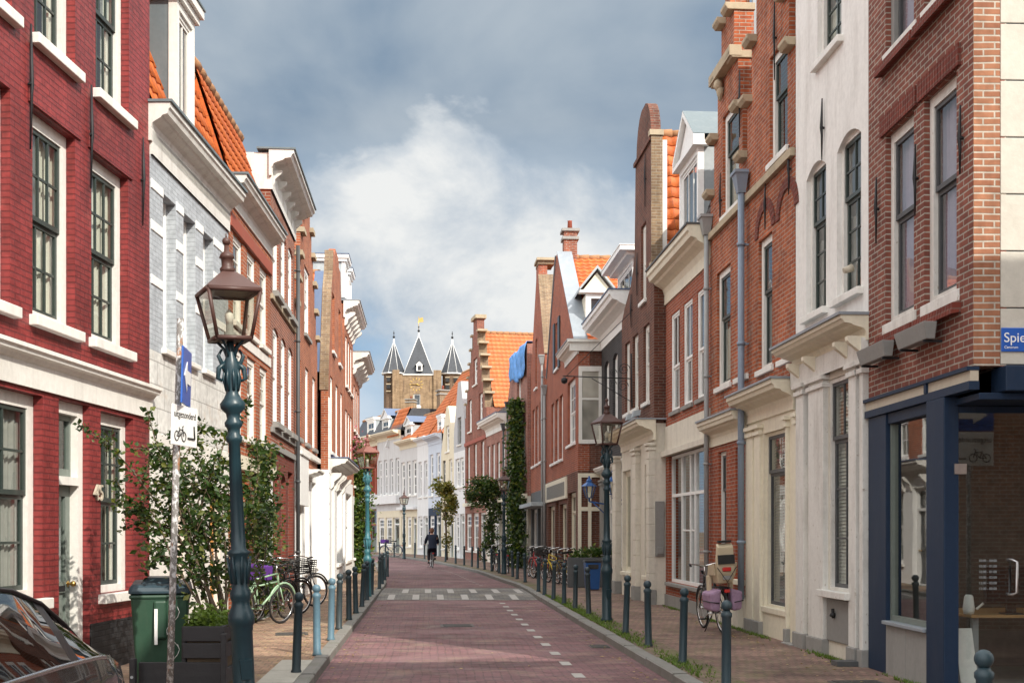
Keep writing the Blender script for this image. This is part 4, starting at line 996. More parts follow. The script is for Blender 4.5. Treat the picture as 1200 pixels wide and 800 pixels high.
for a, b in ((889, 905), (914, 932)):                     # blind relieving arches
    ua, ub = sorted((h.u(a), h.u(b))); xm = (ua+ub)/2; rr = (ub-ua)/2
    for k in range(14):
        t0, t1 = math.pi*k/14, math.pi*(k+.88)/14
        P = [(xm - math.cos(t)*r_, 6.28 + math.sin(t)*r_*.95) for t, r_ in ((t0, rr), (t0, rr+.17), (t1, rr+.17), (t1, rr))]
        mb.hexa([(x, -.022, z) for x, z in P], [(x, .02, z) for x, z in P])
mb.build('blind_arches', h.root)
h.band(7.0, 7.12, .07, 'stone', 0, W_)
for p, a, b in ((899, 6.3, 7.0), (910, 8.4, 9.6), (927, 6.5, 7.2)): h.anchor(p, a, b)
mb = MB().mat(M['stone']); xm = W_*.62; mb.ball((xm, -.13, 10.0), .2, 10, 8, 1.2); mb.ball((xm, -.27, 10.03), .12, 8, 6); mb.ball((xm-.12, -.2, 10.2), .07, 6, 5); mb.ball((xm+.12, -.2, 10.2), .07, 6, 5); mb.build('lion_head_ornament', h.root)
h.window(895, 923.5, .55, 3.2, frame='cream', bar='dark_grey', cols=1, rows=1, split=.78, fw=.05, rv=.05, sill='cream', so=.03, curtain='blind')
h.door(925.5, 934.5, 3.2, 'cream', 'cream', transom=2.4, fw=.05, rv=.12, glass=.4, knob='iron')
h.facade(.0, 3.8, 'cream', name='ground_floor', thick=.3)
for a, b in ((877, 885), (887, 893.5), (923.8, 925.3), (934.8, 937)): h.pilaster(a, b, .3, 3.35, .05, 'cream')
h.cornice(3.42, 3.85, .34, 'cream', x0=-.03, x1=W_+.0, top='lead')
h.shell(8.2, 'weathered'); h.room(.3, 3.6, 1.6); h.room(4.0, 6.9); h.room(7.2, 8.4)
h.roof_perp(8.3, 10.9, .36, 7, 'tile_orange', seg=4)
h.pipe(877, .6, 7.15, 'blue_pipe', r=.055, hopper=True, y=-.12)
mb = MB().mat(M['cream_stone']); mb.box(-.42, -.14, -.12, -.004, .0, .62); mb.mat(M['grey_stone']); mb.box(-.44, -.12, -.14, -.003, .0, .12); mb.mat(M['zinc']); mb.box(-.44, -.12, -.14, -.003, .622, .66); mb.build('meter_cupboard', h.root)
h = House('far_stepped_gable_house', 'orange brick stepped gable with pale brick edges left of the blue grey downpipe', L(5.2, 21.88), L(5.2, 19.4), 'house', GR)
W_ = h.W
for a, b in ((840, 856), (863, 876)): h.window(a, b, 4.25, 6.3, **wn)
h.window(847, 866, 7.2, 8.95, **wn)
zt = step_gable(h, 3.6, 7.75, 4, .92, 'weathered', dw=.27)
h.band(7.0, 7.12, .07, 'stone', 0, W_); h.band(9.62, 9.8, .16, 'stone', .5, W_-.5, name='gable_cornice')
mb = MB().mat(M['stone'])
xx = .95; mb.ball((xx, -.09, 9.5), .085, 10, 8, 1.3); mb.ball((xx, -.15, 9.47), .035, 6, 5); mb.lathe([(.02,-.22),(.06,-.1),(.08,0)], (xx, -.06, 9.44), 8)
mb.build('carved_corbel', h.root)
mb = MB().mat(M['lead']); mb.hexa([(W_-1.0, .36, 7.9), (W_-.9, .36, 7.9), (W_-.9, .8, 7.9), (W_-1.0, .8, 7.9)], [(W_-1.0, .36, 11.2), (W_-.95, .36, 11.2), (W_-.95, .6, 11.2), (W_-1.0, .6, 11.2)]); mb.build('lead_flashing', h.root)
for p, a, b in ((846, 7.0, 8.0), (869, 8.2, 9.3)): h.anchor(p, a, b)
for a, b in ((842, 851), (862, 872)): h.window(a, b, .9, 3.1, frame='white', bar='dark_grey', cols=1, rows=1, split=.7, fw=.06, rv=.05, sill='cream', curtain='lower')
h.facade(.62, 3.6, 'shop_brick', name='wall', zback=9); h.facade(.0, .62, 'cream_stone', name='plinth', y=-.03)
h.cornice(3.22, 3.66, .26, 'cream', x0=-.0, x1=W_+.02, top='lead'); h.shell(7.6, 'weathered'); h.room(.3, 3.5, 1.6); h.room(3.8, 6.9); h.room(7.1, 8.6)
h.roof_perp(7.7, 10.6, .36, 7, 'tile_orange', seg=4); h.pipe(833.5, .4, 7.1, 'zinc_pipe', hopper=True)

# ---- brick house with the deep cornice and white shop window
h = House('dormer_shop_house', 'red brick house with deep cream cornice, tall zinc dormer and white framed shop window', L(5.2, 25.98), L(5.2, 21.9), 'house', GR)
W_ = h.W
wn = dict(frame='bright_white', bar='bright_white', fw=.05, rv=.02, cols=2, rows=1, split=.45, cols2=2, rows2=1, sill='grey_stone', so=.05)
for a, b in ((786.5, 796.5), (801, 811.5), (817, 829.5)): h.window(a, b, 4.22, 6.28, **wn)
h.facade(3.95, 6.7, 'shop_brick'); h.facade(3.35, 3.95, 'cream_stone', name='fascia', y=-.03)
xa, xb = sorted((h.u(784), h.u(830)))
h.ops += [(xa+.0, xb-.0, .62, 3.3, 0)]
h.facade(.0, 3.35, 'shop_brick', name='wall'); h.band(3.3, 3.42, .12, 'cream_stone', name='fascia_moulding')
mb = MB().mat(M['bright_white']); y0, y1 = .06, .14; n = [xa, xa+(xb-xa)*.28, xa+(xb-xa)*.50, xa+(xb-xa)*.62, xb]
for x in n: mb.box(x-.035 if x != xa else x+.002, x+.035 if x != xb else x-.002, y0, y1, .62, 3.298)
for a, b in zip(n, n[1:]):
    for z in (.62, 2.42, 3.23): mb.box(a+.035, b-.035, y0+.002, y1-.002, z+.002, z+.066)
    mb.box(a+.035, b-.035, y0+.02, y1-.02, 1.7, 1.73) if b - a < 1 else None
sw = mb.build('shop_window', h.root)
mb = MB().mat(M['shop_glass']); mb.face([(xa, .1, .64), (xb, .1, .64), (xb, .1, 3.29), (xa, .1, 3.29)]); mb.build('pane', sw)
mb = MB().mat(M['grey_stone']); mb.box(xa-.06, xb+.06, -.09, .058, .54, .615); mb.build('sill', sw, bevel=.01)
h.band(.0, .34, .03, 'grey_stone', name='plinth')
h.cornice(6.6, 7.32, .42, 'cream', x0=-.02, x1=W_-.02, top='dark_grey')
h.shell(7.2, 'shop_brick'); h.room(.3, 3.5, 2.0); h.room(4.0, 6.9)
h.roof_par(7.32, 9.4, .9, 'dark_tile', y0=.0, depth=7, seg=4, ridge=None, zback=8.5)
h.dormer(1.3, 3.0, 7.34, 9.1, .02, 1.9, front='bright_white', cheek='zinc', style='pediment', cols=3, px=False, split=None, ph=.85, capm='old_zinc', out=.12)
# ---- dark neck gable
h = House('neck_gable_house', 'dark brown brick house with tall rounded neck gable above a cream stone arcade', L(4.95, 30.3), L(4.95, 26.0), 'house', GR)
W_ = h.W
wn = dict(frame='white', bar='white', fw=.1, rv=.06, cols=1, rows=2, split=.5, sill='white', so=.06)
for a, b in ((732.5, 738), (741.5, 748), (754, 761)): h.window(a, b, 4.6, 6.35, **wn)
def nx(Y): return (30.3 - Y) * math.sqrt(1 + SL*SL)
h.window(nx(27.6), nx(26.95), 6.95, 8.7, px=False, **{**wn, 'rows': 1})
top = [(11.05 + .62*math.sin(t), 1.0 - math.cos(t)) for t in (R(20), R(40), R(60), R(78))]
prof = [(4.05, 0, W_), (7.0, 0, W_), (7.25, nx(29.9), W_-.02), (7.5, nx(29.3), W_-.06), (7.6, nx(29.0), nx(26.3)), (8.2, nx(28.45), nx(26.3)), (10.4, nx(28.3), nx(26.3)), (10.4, nx(28.2), nx(26.34)), (10.75, nx(28.15), nx(26.4)), (11.05, nx(28.0), nx(26.55)), (11.25, nx(27.8), nx(26.75)), (11.36, nx(27.55), nx(27.0))]
h.facade(4.05, 11.36, 'dark_brick', prof=prof, zback=7.0, thick=.22)
mb = MB().mat(M['buff_brick']); xe = nx(26.3)
mb.box(xe+.001, xe+.035, -.012, .24, 7.6, 10.4); mb.mat(M['stone']); mb.box(xe-.12, xe+.07, -.05, .26, 10.4, 10.52); mb.box(xe-.1, xe+.09, -.04, .26, 7.5, 7.6); mb.mat(M['white_worn']); mb.box(xe-.2, xe+.03, .242, .34, 7.6, 10.3); mb.build('gable_edge', h.root)
mb = MB().mat(M['dark_brick'])
h.band(10.3, 10.4, .05, 'dark_brick', nx(28.35), xe, name='gable_band')
for p, a, b in ((757.5, 9.0, 10.2), (748, 7.2, 8.2), (741, 6.6, 7.4)): h.anchor(p, a, b)
h.window(755.5, 762, .7, 3.2, frame='cream', bar='cream', cols=1, rows=1, split=.72, fw=.08, rv=.08, sill='cream')
h.window(730, 739, .7, 3.2, frame='cream', bar='cream', cols=1, rows=1, split=None, fw=.08, rv=.08, sill='cream', curtain='blind')
h.facade(.0, 4.05, 'cream_stone', name='ground_floor', thick=.3)
for a, b in ((763.5, 766.6), (746.5, 750.5), (722.6, 726.5)): h.pilaster(a, b, .42, 3.62, .12, 'cream_stone', joints=9)
h.cornice(3.68, 4.12, .42, 'cream', x0=.0, x1=W_+.1, top='lead')
mb = MB().mat(M['zinc'])
for x in (W_-.9, W_-1.7): mb.tube([(x, -.2, 4.16), (x, -.2, 4.3)], .02, 6); mb.hexa([(x-.09, -.34, 4.26), (x+.09, -.34, 4.26), (x+.09, -.16, 4.3), (x-.09, -.16, 4.3)], [(x-.09, -.3, 4.4), (x+.09, -.3, 4.4), (x+.09, -.14, 4.42), (x-.09, -.14, 4.42)])
mb.build('floodlight', h.root)
mb = MB().mat(M['grey_paint']); mb.box(W_+.0, W_+.06, .02, .22, 1.15, 2.35); mb.box(W_+.06, W_+.1, .05, .19, 1.2, 1.35); mb.build('meter_box', h.root, bevel=.01)
mb = MB().mat(M['dark_brick']); mb.box(W_-.005, W_+.003, .05, .4, 4.1, 7.5); mb.build('return_wall', h.root)
h.shell(7.0, 'dark_brick', depth=9); h.room(.3, 3.6, 1.8); h.room(4.1, 6.8)
h.roof_perp(7.3, 10.85, .34, 9, 'tile_orange', xl=-.6, xr=W_+.0, xc=nx(27.6), seg=6)
# wrought iron sign arm with two stay wires
mb = MB().mat(M['iron']); x = h.u(742); z = 5.35
mb.tube([(x, -.03, z-.7), (x, -.05, z+.6)], .018, 6); mb.tube([(x, -.05, z), (x, -1.7, z+.05)], .014, 6); mb.tube([(x, -.05, z+1.6), (x, -1.6, z+.06)], .008, 5); mb.tube([(x, -.05, z-.55), (x, -1.0, z)], .01, 5)
for cy_, cz, rr in ((-.25, z-.18, .14), (-.5, z-.13, .1), (-.22, z+.22, .15), (-.48, z+.14, .09)): mb.tube([(x, cy_ + rr*(1-k/28)*math.cos(k*.5), cz + rr*(1-k/28)*math.sin(k*.5)) for k in range(22)], .009, 5)
mb.lathe([(.01,0),(.07,.03),(.08,.12),(.02,.16)], (x, -1.66, z-.14), 10); mb.build('sign_arm', h.root)
# ---- black painted house
h = House('black_brick_house', 'black painted brick house with blue capped white cornice behind the near right lamp', L(5.2, 35.5), L(5.2, 30.32), 'house', GR)
W_ = h.W
wn = dict(frame='bright_white', bar='bright_white', fw=.1, rv=.08, cols=2, rows=2, split=.5, sill='bright_white', px=False, arch=.12)
for a, b in ((.55, 1.45), (2.1, 3.0), (3.7, 4.6)): h.window(a, b, 4.3, 6.6, **wn)
h.facade(3.5, 7.2, 'black_brick')
h.door(.9, 2.0, 2.9, 'grey_green', 'white', transom=2.2, px=False); h.window(2.7, 4.4, .8, 2.9, frame='bright_white', bar='bright_white', px=False, cols=3, sill='white')
h.facade(.0, 3.5, 'white_worn', name='ground_floor'); h.cornice(3.2, 3.55, .25, 'white'); h.pilaster(.1, .5, .4, 3.2, .08, 'grey_stone', px=False); h.pilaster(4.6, 5.0, .4, 3.2, .08, 'cream_stone', px=False)
h.cornice(7.05, 7.82, .58, 'bright_white', x0=-.05, x1=W_, top='blue_lead'); h.shell(7.7, 'black_brick'); h.room(.3, 3.2); h.room(3.6, 6.9)
h.roof_par(7.82, 9.2, 1.3, 'dark_tile', depth=7, seg=4, ridge=None)
h.dormer(1.4, 3.9, 7.9, 8.95, .25, 3.0, front='bright_white', cheek='slate', style='flat', cols=3, px=False, split=None, out=.4, capm='bright_white')
# ---- gabled house with bay, camera-side wall visible
h = House('bay_gable_house', 'red brick gabled house with lead coping, orange roof and pedimented dormer', L(4.5, 45.0), L(4.5, 35.55), 'house', GR)
W_ = h.W; xp = W_ - (41.2 - 35.55); zpk = 11.25
wn = dict(frame='bright_white', bar='bright_white', fw=.1, rv=.08, cols=2, rows=2, split=.5, sill='bright_white', px=False, glass='far_pane')
for k in range(3): a = 1.9 + k*1.35; h.window(a, a+.95, 4.1, 6.25, **wn)
h.window(xp-.5, xp+.45, 7.3, 8.9, **wn)
h.window(W_-2.6, W_-.6, 4.4, 6.4, **{**wn, 'cols': 3})
prof = [(3.5, 0, W_), (7.1, 0, W_), (7.4, .3, W_-.5), (zpk, xp-.3, xp+.3)]
h.facade(3.5, zpk, 'shop_brick', prof=prof, zback=7.0, thick=.35)
for a, b in ((xp-1.05, xp-.55), (xp+.5, xp+1.0)):
    mb = MB().mat(M['black_paint']); mb.box(a, b, -.05, -.005, 7.25, 8.95); mb.build('shutter', h.root)
mb = MB().mat(M['lead'])
for (za, xa_), (zb_, xb_) in (((7.4, W_-.5), (zpk, xp+.3)), ((7.4, .3), (zpk, xp-.3))):
    s_ = 1 if xa_ > xp else -1
    mb.hexa([(xa_, -.05, za), (xa_+.06*s_, -.05, za), (xa_+.06*s_, .46, za), (xa_, .46, za)], [(xb_, -.05, zb_), (xb_+.06*s_, -.05, zb_), (xb_+.06*s_, .46, zb_), (xb_, .46, zb_)])
mb.build('lead_coping', h.root)
n = [W_ - 8.6 + k*1.35 for k in range(5)]
h.window(.8, 3.0, .5, 2.6, frame='cream', bar='cream', px=False, cols=3, rows=1, split=None, sill=None, glass='far_pane'); h.door(3.3, 4.3, 2.7, 'grey_green', 'cream', transom=2.2, px=False); h.window(4.6, 6.6, .5, 2.6, frame='cream', bar='cream', px=False, cols=3, rows=1, split=None, sill=None, curtain='lower'); h.window(7.0, 9.0, .6, 2.9, frame='cream', bar='cream', px=False, cols=3, rows=1, split=.75, sill='cream')
h.facade(.0, 3.5, 'dark_brick', name='ground_floor'); h.band(2.75, 3.45, .06, 'cream', 0, 6.8, name='fascia')
mb = MB().mat(M['dark_grey']); k = .8
while k < 6.5: mb.box(k, k+.14, -.066, -.06, 2.85, 3.3); k += .24
mb.build('fascia_slats', h.root)
# bay: boxed cornice on the near end
h.cornice(6.98, 7.38, .3, 'white', x0=W_-3.2, x1=W_+.05, top='lead', name='bay_cornice')
mb = MB().mat(M['dark_brick']); e = W_
mb.face([(e, .36, 0), (e, 8, 0), (e, 8, 7.1), (e, .36, 7.1)]); mb.face([(.004, .36, 0), (.004, 8, 0), (.004, 8, 7.1), (.004, .36, 7.1)]); mb.face([(0, 8, 0), (W_, 8, 0), (W_, 8, 7.1), (0, 8, 7.1)]); mb.build('side_wall', h.root)
mb = MB().mat(M['white']); 
mb.box(e+.002, e+.12, -.25, .75, 7.05, 7.30); mb.box(e+.002, e+.2, -.32, .85, 7.302, 7.38); mb.box(e+.002, e+.05, .02, .72, 4.3, 4.42); mb.box(e+.002, e+.05, .02, .72, 6.45, 6.6)
for ya, yb in ((.02, .12), (.62, .72)): mb.box(e+.002, e+.05, ya, yb, 4.42, 6.45)
mb.box(e+.002, e+.04, .12, .62, 5.6, 5.66)
mb.mat(M['pale_pane']); mb.box(e+.001, e+.018, .12, .62, 4.42, 6.45)
mb.mat(M['cream'])
for z in (.6, 2.3, 3.3): mb.box(e+.002, e+.05, .0, .75, z, z+.12)
for y in (.0, .3, .66): mb.box(e+.002, e+.048, y, y+.1, .12, 3.3)
mb.build('side_bay', h.root)
h.roof_perp(7.2, zpk-.15, .36, 9, 'tile_orange', xl=.2, xr=W_-.1, xc=xp, seg=6, tile_side=(0, 1))
h.chimney(xp-.1, .45, zpk-.4, zpk+.75, 'warm_brick', .5, .45)
# dormer looking towards the camera from the near slope
Dm = MB().mat(M['bright_white']); xs = W_ - 1.35; ya, yb = .42, 1.12; zc0, zc1 = 7.75, 9.05
Dm.box(xs-.1, xs, ya, ya+.16, zc0, zc1); Dm.box(xs-.1, xs, yb-.16, yb, zc0, zc1); Dm.box(xs-.098, xs-.002, ya+.16, yb-.16, zc1-.16, zc1); Dm.box(xs-.098, xs+.03, ya+.16, yb-.16, zc0, zc0+.14)
Dm.mat(M['cream']); Dm.box(xs-2.2, xs-.1, ya+.02, ya+.05, zc0, zc1); Dm.box(xs-2.2, xs-.1, yb-.05, yb-.02, zc0, zc1)
dmo = Dm.build('dormer', h.root)
q = MB().mat(M['far_pane']); q.face([(xs-.05, ya+.16, zc0+.14), (xs-.05, yb-.16, zc0+.14), (xs-.05, yb-.16, zc1-.16), (xs-.05, ya+.16, zc1-.16)]); q.build('pane', dmo)
q = MB().mat(M['white']); ym = (ya+yb)/2; ex = .2; zp = zc1+.75
q.box(xs-.2, xs+.12, ya-ex, yb+ex, zc1, zc1+.08); q.mat(M['cream']); q.face([(xs-.03, ya-.1, zc1+.08), (xs-.03, yb+.1, zc1+.08), (xs-.03, ym, zp-.1)])
q.mat(M['zinc'])
for y_ in (ya-ex, yb+ex): q.hexa([(xs+.12, y_, zc1+.08), (xs-2.4, y_, zc1+.08), (xs-2.4, ym, zp), (xs+.12, ym, zp)], [(xs+.12, y_, zc1+.17), (xs-2.4, y_, zc1+.17), (xs-2.4, ym, zp+.1), (xs+.12, ym, zp+.1)])
q.build('dormer_roof', dmo)
h.pipe(W_-9.2, .2, 6.8, 'zinc_pipe', px=False)
# ---- plain brick gable with brown edge
h = House('brown_edge_gable_house', 'red brick gabled house with brown brick coping and chimney at its peak', L(4.45, 51.0), L(4.45, 45.05), 'house', GR)
W_ = h.W; xp = W_/2
for k in range(3): a = .7 + k*1.6; h.window(a, a+1.05, 4.4, 6.75, **wn)
h.window(xp-.9, xp+.0, 7.5, 9.5, **wn)
prof = [(3.3, 0, W_), (8.4, 0, W_), (11.9, xp-.5, xp+.5), (12.3, xp-.5, xp+.5)]
h.facade(3.3, 12.3, 'shop_brick', prof=prof, zback=8.2, thick=.35)
mb = MB().mat(M['buff_brick']); mb.hexa([(W_, -.02, 8.4), (W_+.06, -.02, 8.4), (W_+.06, .75, 8.4), (W_, .75, 8.4)], [(xp+.5, -.02, 11.9), (xp+.56, -.02, 11.9), (xp+.56, .75, 11.9), (xp+.5, .75, 11.9)]); mb.box(xp-.5, xp+.56, -.02, .6, 12.3, 12.45); mb.mat(M['stone']); mb.box(xp-.6, xp+.66, -.08, .7, 12.45, 12.55); mb.build('gable_coping', h.root)
h.window(.4, 2.7, .5, 2.6, frame='white', bar='white', px=False, cols=4, rows=1, split=None, sill=None, glass='far_pane'); h.window(3.2, 5.4, .5, 2.6, frame='white', bar='white', px=False, cols=4, rows=1, split=None, sill=None, glass='far_pane')
h.facade(.0, 3.3, 'dark_grey', name='ground_floor'); h.band(2.65, 2.8, .5, 'zinc', name='canopy'); h.shell(8.3, 'far_brick', depth=9)
h.roof_perp(8.3, 11.8, .36, 9, 'tile_orange', seg=4); h.pipe(5.85, .2, 8.0, 'zinc_pipe', px=False)
# ================================================================ FAR HOUSES where the street bends to the left
GF = 'houses along the far bend of the street'
P = {618: 51.0, 593: 57, 570: 62.5, 545: 69, 532: 72, 517: 75.5, 502: 79, 489: 82, 469: 86, 442: 91, 413: 97}
def fp(px): return (X(px, P[px]), P[px])
FW = dict(frame='bright_white', bar='bright_white', px=False, fw=.12, bw=.04, st=.06, rv=.1, cols=2, rows=2, split=.55, glass='far_pane', sill='white')
def rowwin(h, n, z0, z1, w=.95, m0=None, **k):
    g = h.W / n
    for i in range(n): c = g * (i + .5); h.window(c-w/2, c+w/2, z0, z1, **{**FW, **k})
def groundfloor(h, m, z1=3.2, win='bright_white', n=2):
    g = h.W / (n + 1)
    for i in range(n): h.window(g*i+.25, g*(i+1)-.1, .6, z1-.5, **{**FW, 'frame': win, 'bar': win, 'cols': 3, 'split': .7})
    h.door(g*n+.15, h.W-.2, z1-.5, 'grey_green', win, transom=2.15, px=False)
    h.facade(.0, z1, m, name='ground_floor')
# -- house under the blue tarpaulin
h = House('scaffold_tarp_house', 'pinkish brick house beside the tall ivy column, top wrapped in blue tarpaulin', fp(593), fp(618), 'house', GF)
groundfloor(h, 'cream_stone'); W_ = h.W
rowwin(h, 3, 4.2, 6.3); h.window(W_*.55, W_*.55+1.0, 7.0, 8.7, **FW)
h.facade(3.2, 9.7, 'pink_brick', prof=[(3.2, 0, W_), (7.2, 0, W_), (8.6, 1.2, W_), (9.2, 1.6, W_), (9.2, 2.2, W_), (9.7, 2.6, W_)], zback=7)
h.band(3.1, 3.3, .2, 'cream'); h.shell(7.2, 'pink_brick'); h.roof_perp(7.2, 9.4, .36, 8, 'tile_far', seg=3); h.pipe(1.0, .2, 7.4, 'dark_grey', px=False)
TARP_H = h
# -- low brick house with white cornice
h = House('white_cornice_brick_house', 'small brick house with white cornice left of the tarpaulin house', fp(570), fp(593), 'house', GF)
groundfloor(h, 'cream_stone'); rowwin(h, 4, 3.9, 6.1, .9); h.facade(3.2, 7.0, 'pink_brick'); h.cornice(6.6, 7.35, .5, 'white', top='blue_lead'); h.band(3.1, 3.3, .2, 'cream'); h.shell(7.2, 'far_brick'); h.roof_par(7.35, 9.2, 2.2, 'dark_tile', depth=7, seg=3); h.pipe(h.W-.2, .2, 6.5, 'dark_grey', px=False)
# -- tall stepped gable with the big orange roof
h = House('tall_stepped_gable_house', 'tall brown brick house with stone stepped gable and wide orange roof', fp(545), fp(570), 'house', GF)
groundfloor(h, 'pink_brick'); W_ = h.W; rowwin(h, 3, 4.1, 6.5); rowwin(h, 2, 7.3, 9.1, 1.1); h.window(W_/2-.6, W_/2+.6, 9.75, 11.2, **FW)
prof = [(3.2, 0, W_), (8.2, 0, W_)]; z = 8.2
for k in range(6): d = .42*(k+1); prof += [(z, d, W_-d), (z+.72, d, W_-d)]; z += .72
prof += [(z, 2.75, W_-2.75), (13.3, 2.75, W_-2.75)]
h.facade(3.2, 13.3, 'far_brick', prof=prof, zback=8.2, thick=.4)
z = 8.2
for k in range(6):
    d = .42*(k+1)
    for s_ in (0, 1):
        x = W_-d if s_ else d; mb = MB().mat(M['buff_brick']); mc = MB().mat(M['stone']); mb.box(x+(.001 if s_ else -.04), x+(.04 if s_ else -.001), -.02, .42, z, z+.72); xa = x-(.02 if s_ else .44); mc.box(xa, xa+.46, -.08, .46, z+.72, z+.83); mb.build('stepped_edge', h.root); mc.build('step_cap', h.root)
    z += .72
mc = MB().mat(M['stone']); mc.box(2.6, W_-2.6, -.12, .5, 13.3, 13.5); mc.build('gable_cap', h.root)
h.shell(8.2, 'far_brick', depth=14); h.roof_perp(8.2, 12.6, .42, 14, 'tile_far', seg=4, tile_side=(0, 1)); h.band(6.55, 6.75, .06, 'rust_red'); h.band(3.1, 3.3, .15, 'cream')
# -- grey gable
h = House('grey_gable_house', 'narrow grey plastered gable house left of the stepped gable', fp(532), fp(545), 'house', GF)
groundfloor(h, 'far_white', n=1); W_ = h.W; h.window(.4, 1.5, 4.3, 6.0, **FW); h.window(W_-1.5, W_-.4, 4.3, 6.0, **FW); h.window(W_/2-.5, W_/2+.5, 6.8, 8.4, **{**FW, 'frame': 'grey_paint', 'bar': 'grey_paint'})
h.facade(3.2, 6.4, 'far_white'); h.facade(6.4, 10.5, 'far_grey', prof=[(6.4, 0, W_), (7.6, 0, W_), (10.5, W_/2-.4, W_/2+.4)], zback=7, thick=.6); h.shell(7.5, 'far_grey'); h.roof_perp(7.5, 10.2, .6, 9, 'tile_far', seg=3)
# -- yellow gable
h = House('yellow_gable_house', 'narrow cream ochre plastered gable house behind the small street tree', fp(517), fp(532), 'house', GF)
groundfloor(h, 'far_cream', n=1); W_ = h.W; h.window(.4, 1.3, 4.3, 6.1, **{**FW, 'frame': 'dark_grey'}); h.window(W_-1.4, W_-.5, 4.3, 6.1, **FW); h.window(W_/2-.5, W_/2+.5, 6.6, 8.2, **FW)
h.facade(3.2, 9.4, 'far_cream', prof=[(3.2, 0, W_), (6.6, 0, W_), (8.6, 1.1, W_-1.1), (9.1, 1.3, W_-1.3), (9.4, 1.6, W_-1.6)], zback=6.6, thick=.6); h.shell(6.6, 'far_yellow'); h.roof_perp(6.6, 9.0, .6, 9, 'tile_far', seg=3)
# -- bluish house with the high tilted orange roof
h = House('bluish_house', 'pale bluish house with small dormer under a high orange roof', fp(502), fp(517), 'house', GF)
groundfloor(h, 'steel_blue', n=1); rowwin(h, 2, 4.0, 6.7, 1.0); h.facade(3.2, 7.4, 'far_blue'); h.cornice(7.3, 7.9, .45, 'far_blue'); h.shell(7.8, 'far_blue'); h.roof_par(7.9, 12.6, 3.2, 'tile_far', depth=8, seg=3); h.dormer(2.2, 3.4, 7.95, 8.9, .1, 1.4, front='bright_white', px=False, glass='far_pane', out=.08)
h = House('narrow_white_house', 'narrow white plastered house with dark lower window and orange roof', fp(489), fp(502), 'house', GF)
groundfloor(h, 'far_white', n=1); rowwin(h, 2, 4.0, 6.4, .9, frame='far_white'); h.facade(3.2, 7.6, 'far_white'); h.cornice(7.5, 8.0, .35, 'far_white'); h.shell(7.9, 'far_white'); h.roof_par(8.0, 12.6, 3.2, 'tile_far', depth=8, seg=3)
h = House('three_window_white_house', 'white plastered house with three tall windows above the far lamp', fp(469), fp(489), 'house', GF)
groundfloor(h, 'far_cream'); rowwin(h, 3, 4.2, 6.6, 1.0); h.facade(3.2, 7.6, 'far_pale_grey'); h.cornice(7.5, 8.1, .5, 'far_cream'); h.shell(8, 'far_white'); h.roof_par(8.1, 10.0, 1.8, 'tile_far', depth=8, seg=3); h.dormer(.3, 1.8, 8.15, 9.2, .3, 2.0, front='far_white', cheek='zinc', px=False, glass='far_pane', style='pediment', ph=.6, capm='blue_lead'); h.band(3.2, 3.4, .3, 'far_white'); h.chimney(.7, 3.0, 9.0, 11.8, 'buff_brick', .8, .7)
h = House('white_house_with_slate_mansard', 'white house with tall narrow windows and slate mansard roof at the bend', fp(442), fp(469), 'house', GF)
groundfloor(h, 'far_cream'); rowwin(h, 4, 4.4, 7.0, .8, frame='far_white'); h.facade(3.2, 8.6, 'far_pale_grey'); h.cornice(8.4, 9.0, .6, 'far_cream'); h.band(3.7, 4.3, .35, 'far_white', name='balcony_band'); h.shell(9, 'far_white'); h.roof_par(9.0, 10.6, .9, 'slate', depth=8, tile=False, zback=10.6); h.dormer(.6, 2.2, 9.0, 10.1, .2, 1.6, front='far_white', cheek='zinc', px=False, glass='far_pane', style='pediment', ph=.7, capm='blue_lead')
mb = MB(); tiles(mb, (h.W-2.6, -.1, 8.6), (1, 0, 0), (0, .9, 2.0), 2.6, 2.3, M['tile_far'], seg=3); mb.mat(M['far_white']); mb.hexa([(h.W-2.75, -.3, 7.9), (h.W-2.6, -.3, 7.9), (h.W-2.6, .3, 7.9), (h.W-2.75, .3, 7.9)], [(h.W-2.75, .75, 10.6), (h.W-2.6, .75, 10.6), (h.W-2.6, 1.2, 10.6), (h.W-2.75, 1.2, 10.6)]); mb.build('lower_roof', h.root)
h = House('rust_pilaster_house', 'far house with red brown pilasters over a pale shop beam, slate roof with dormer', fp(413), fp(442), 'house', GF)
W_ = h.W; groundfloor(h, 'far_grey', 3.9, 'rust_red'); rowwin(h, 5, 4.6, 7.6, .7, frame='rust_red', bar='rust_red'); h.facade(3.9, 8.4, 'rust_red')
for k in range(6): x = W_*k/5; h.band(4.5, 8.2, .12, 'rust_red', max(0, x-.16), min(W_, x+.16), name='pilaster')
h.band(3.9, 4.5, .4, 'far_white', name='shop_beam'); h.cornice(8.2, 9.0, .7, 'far_cream'); h.shell(9, 'far_grey'); h.roof_par(9.0, 10.6, .9, 'slate', depth=8, tile=False, zback=10.6); h.dormer(W_-3.2, W_-1.4, 9.0, 10.3, .2, 1.6, front='bright_white', cheek='zinc', px=False, glass='far_pane')

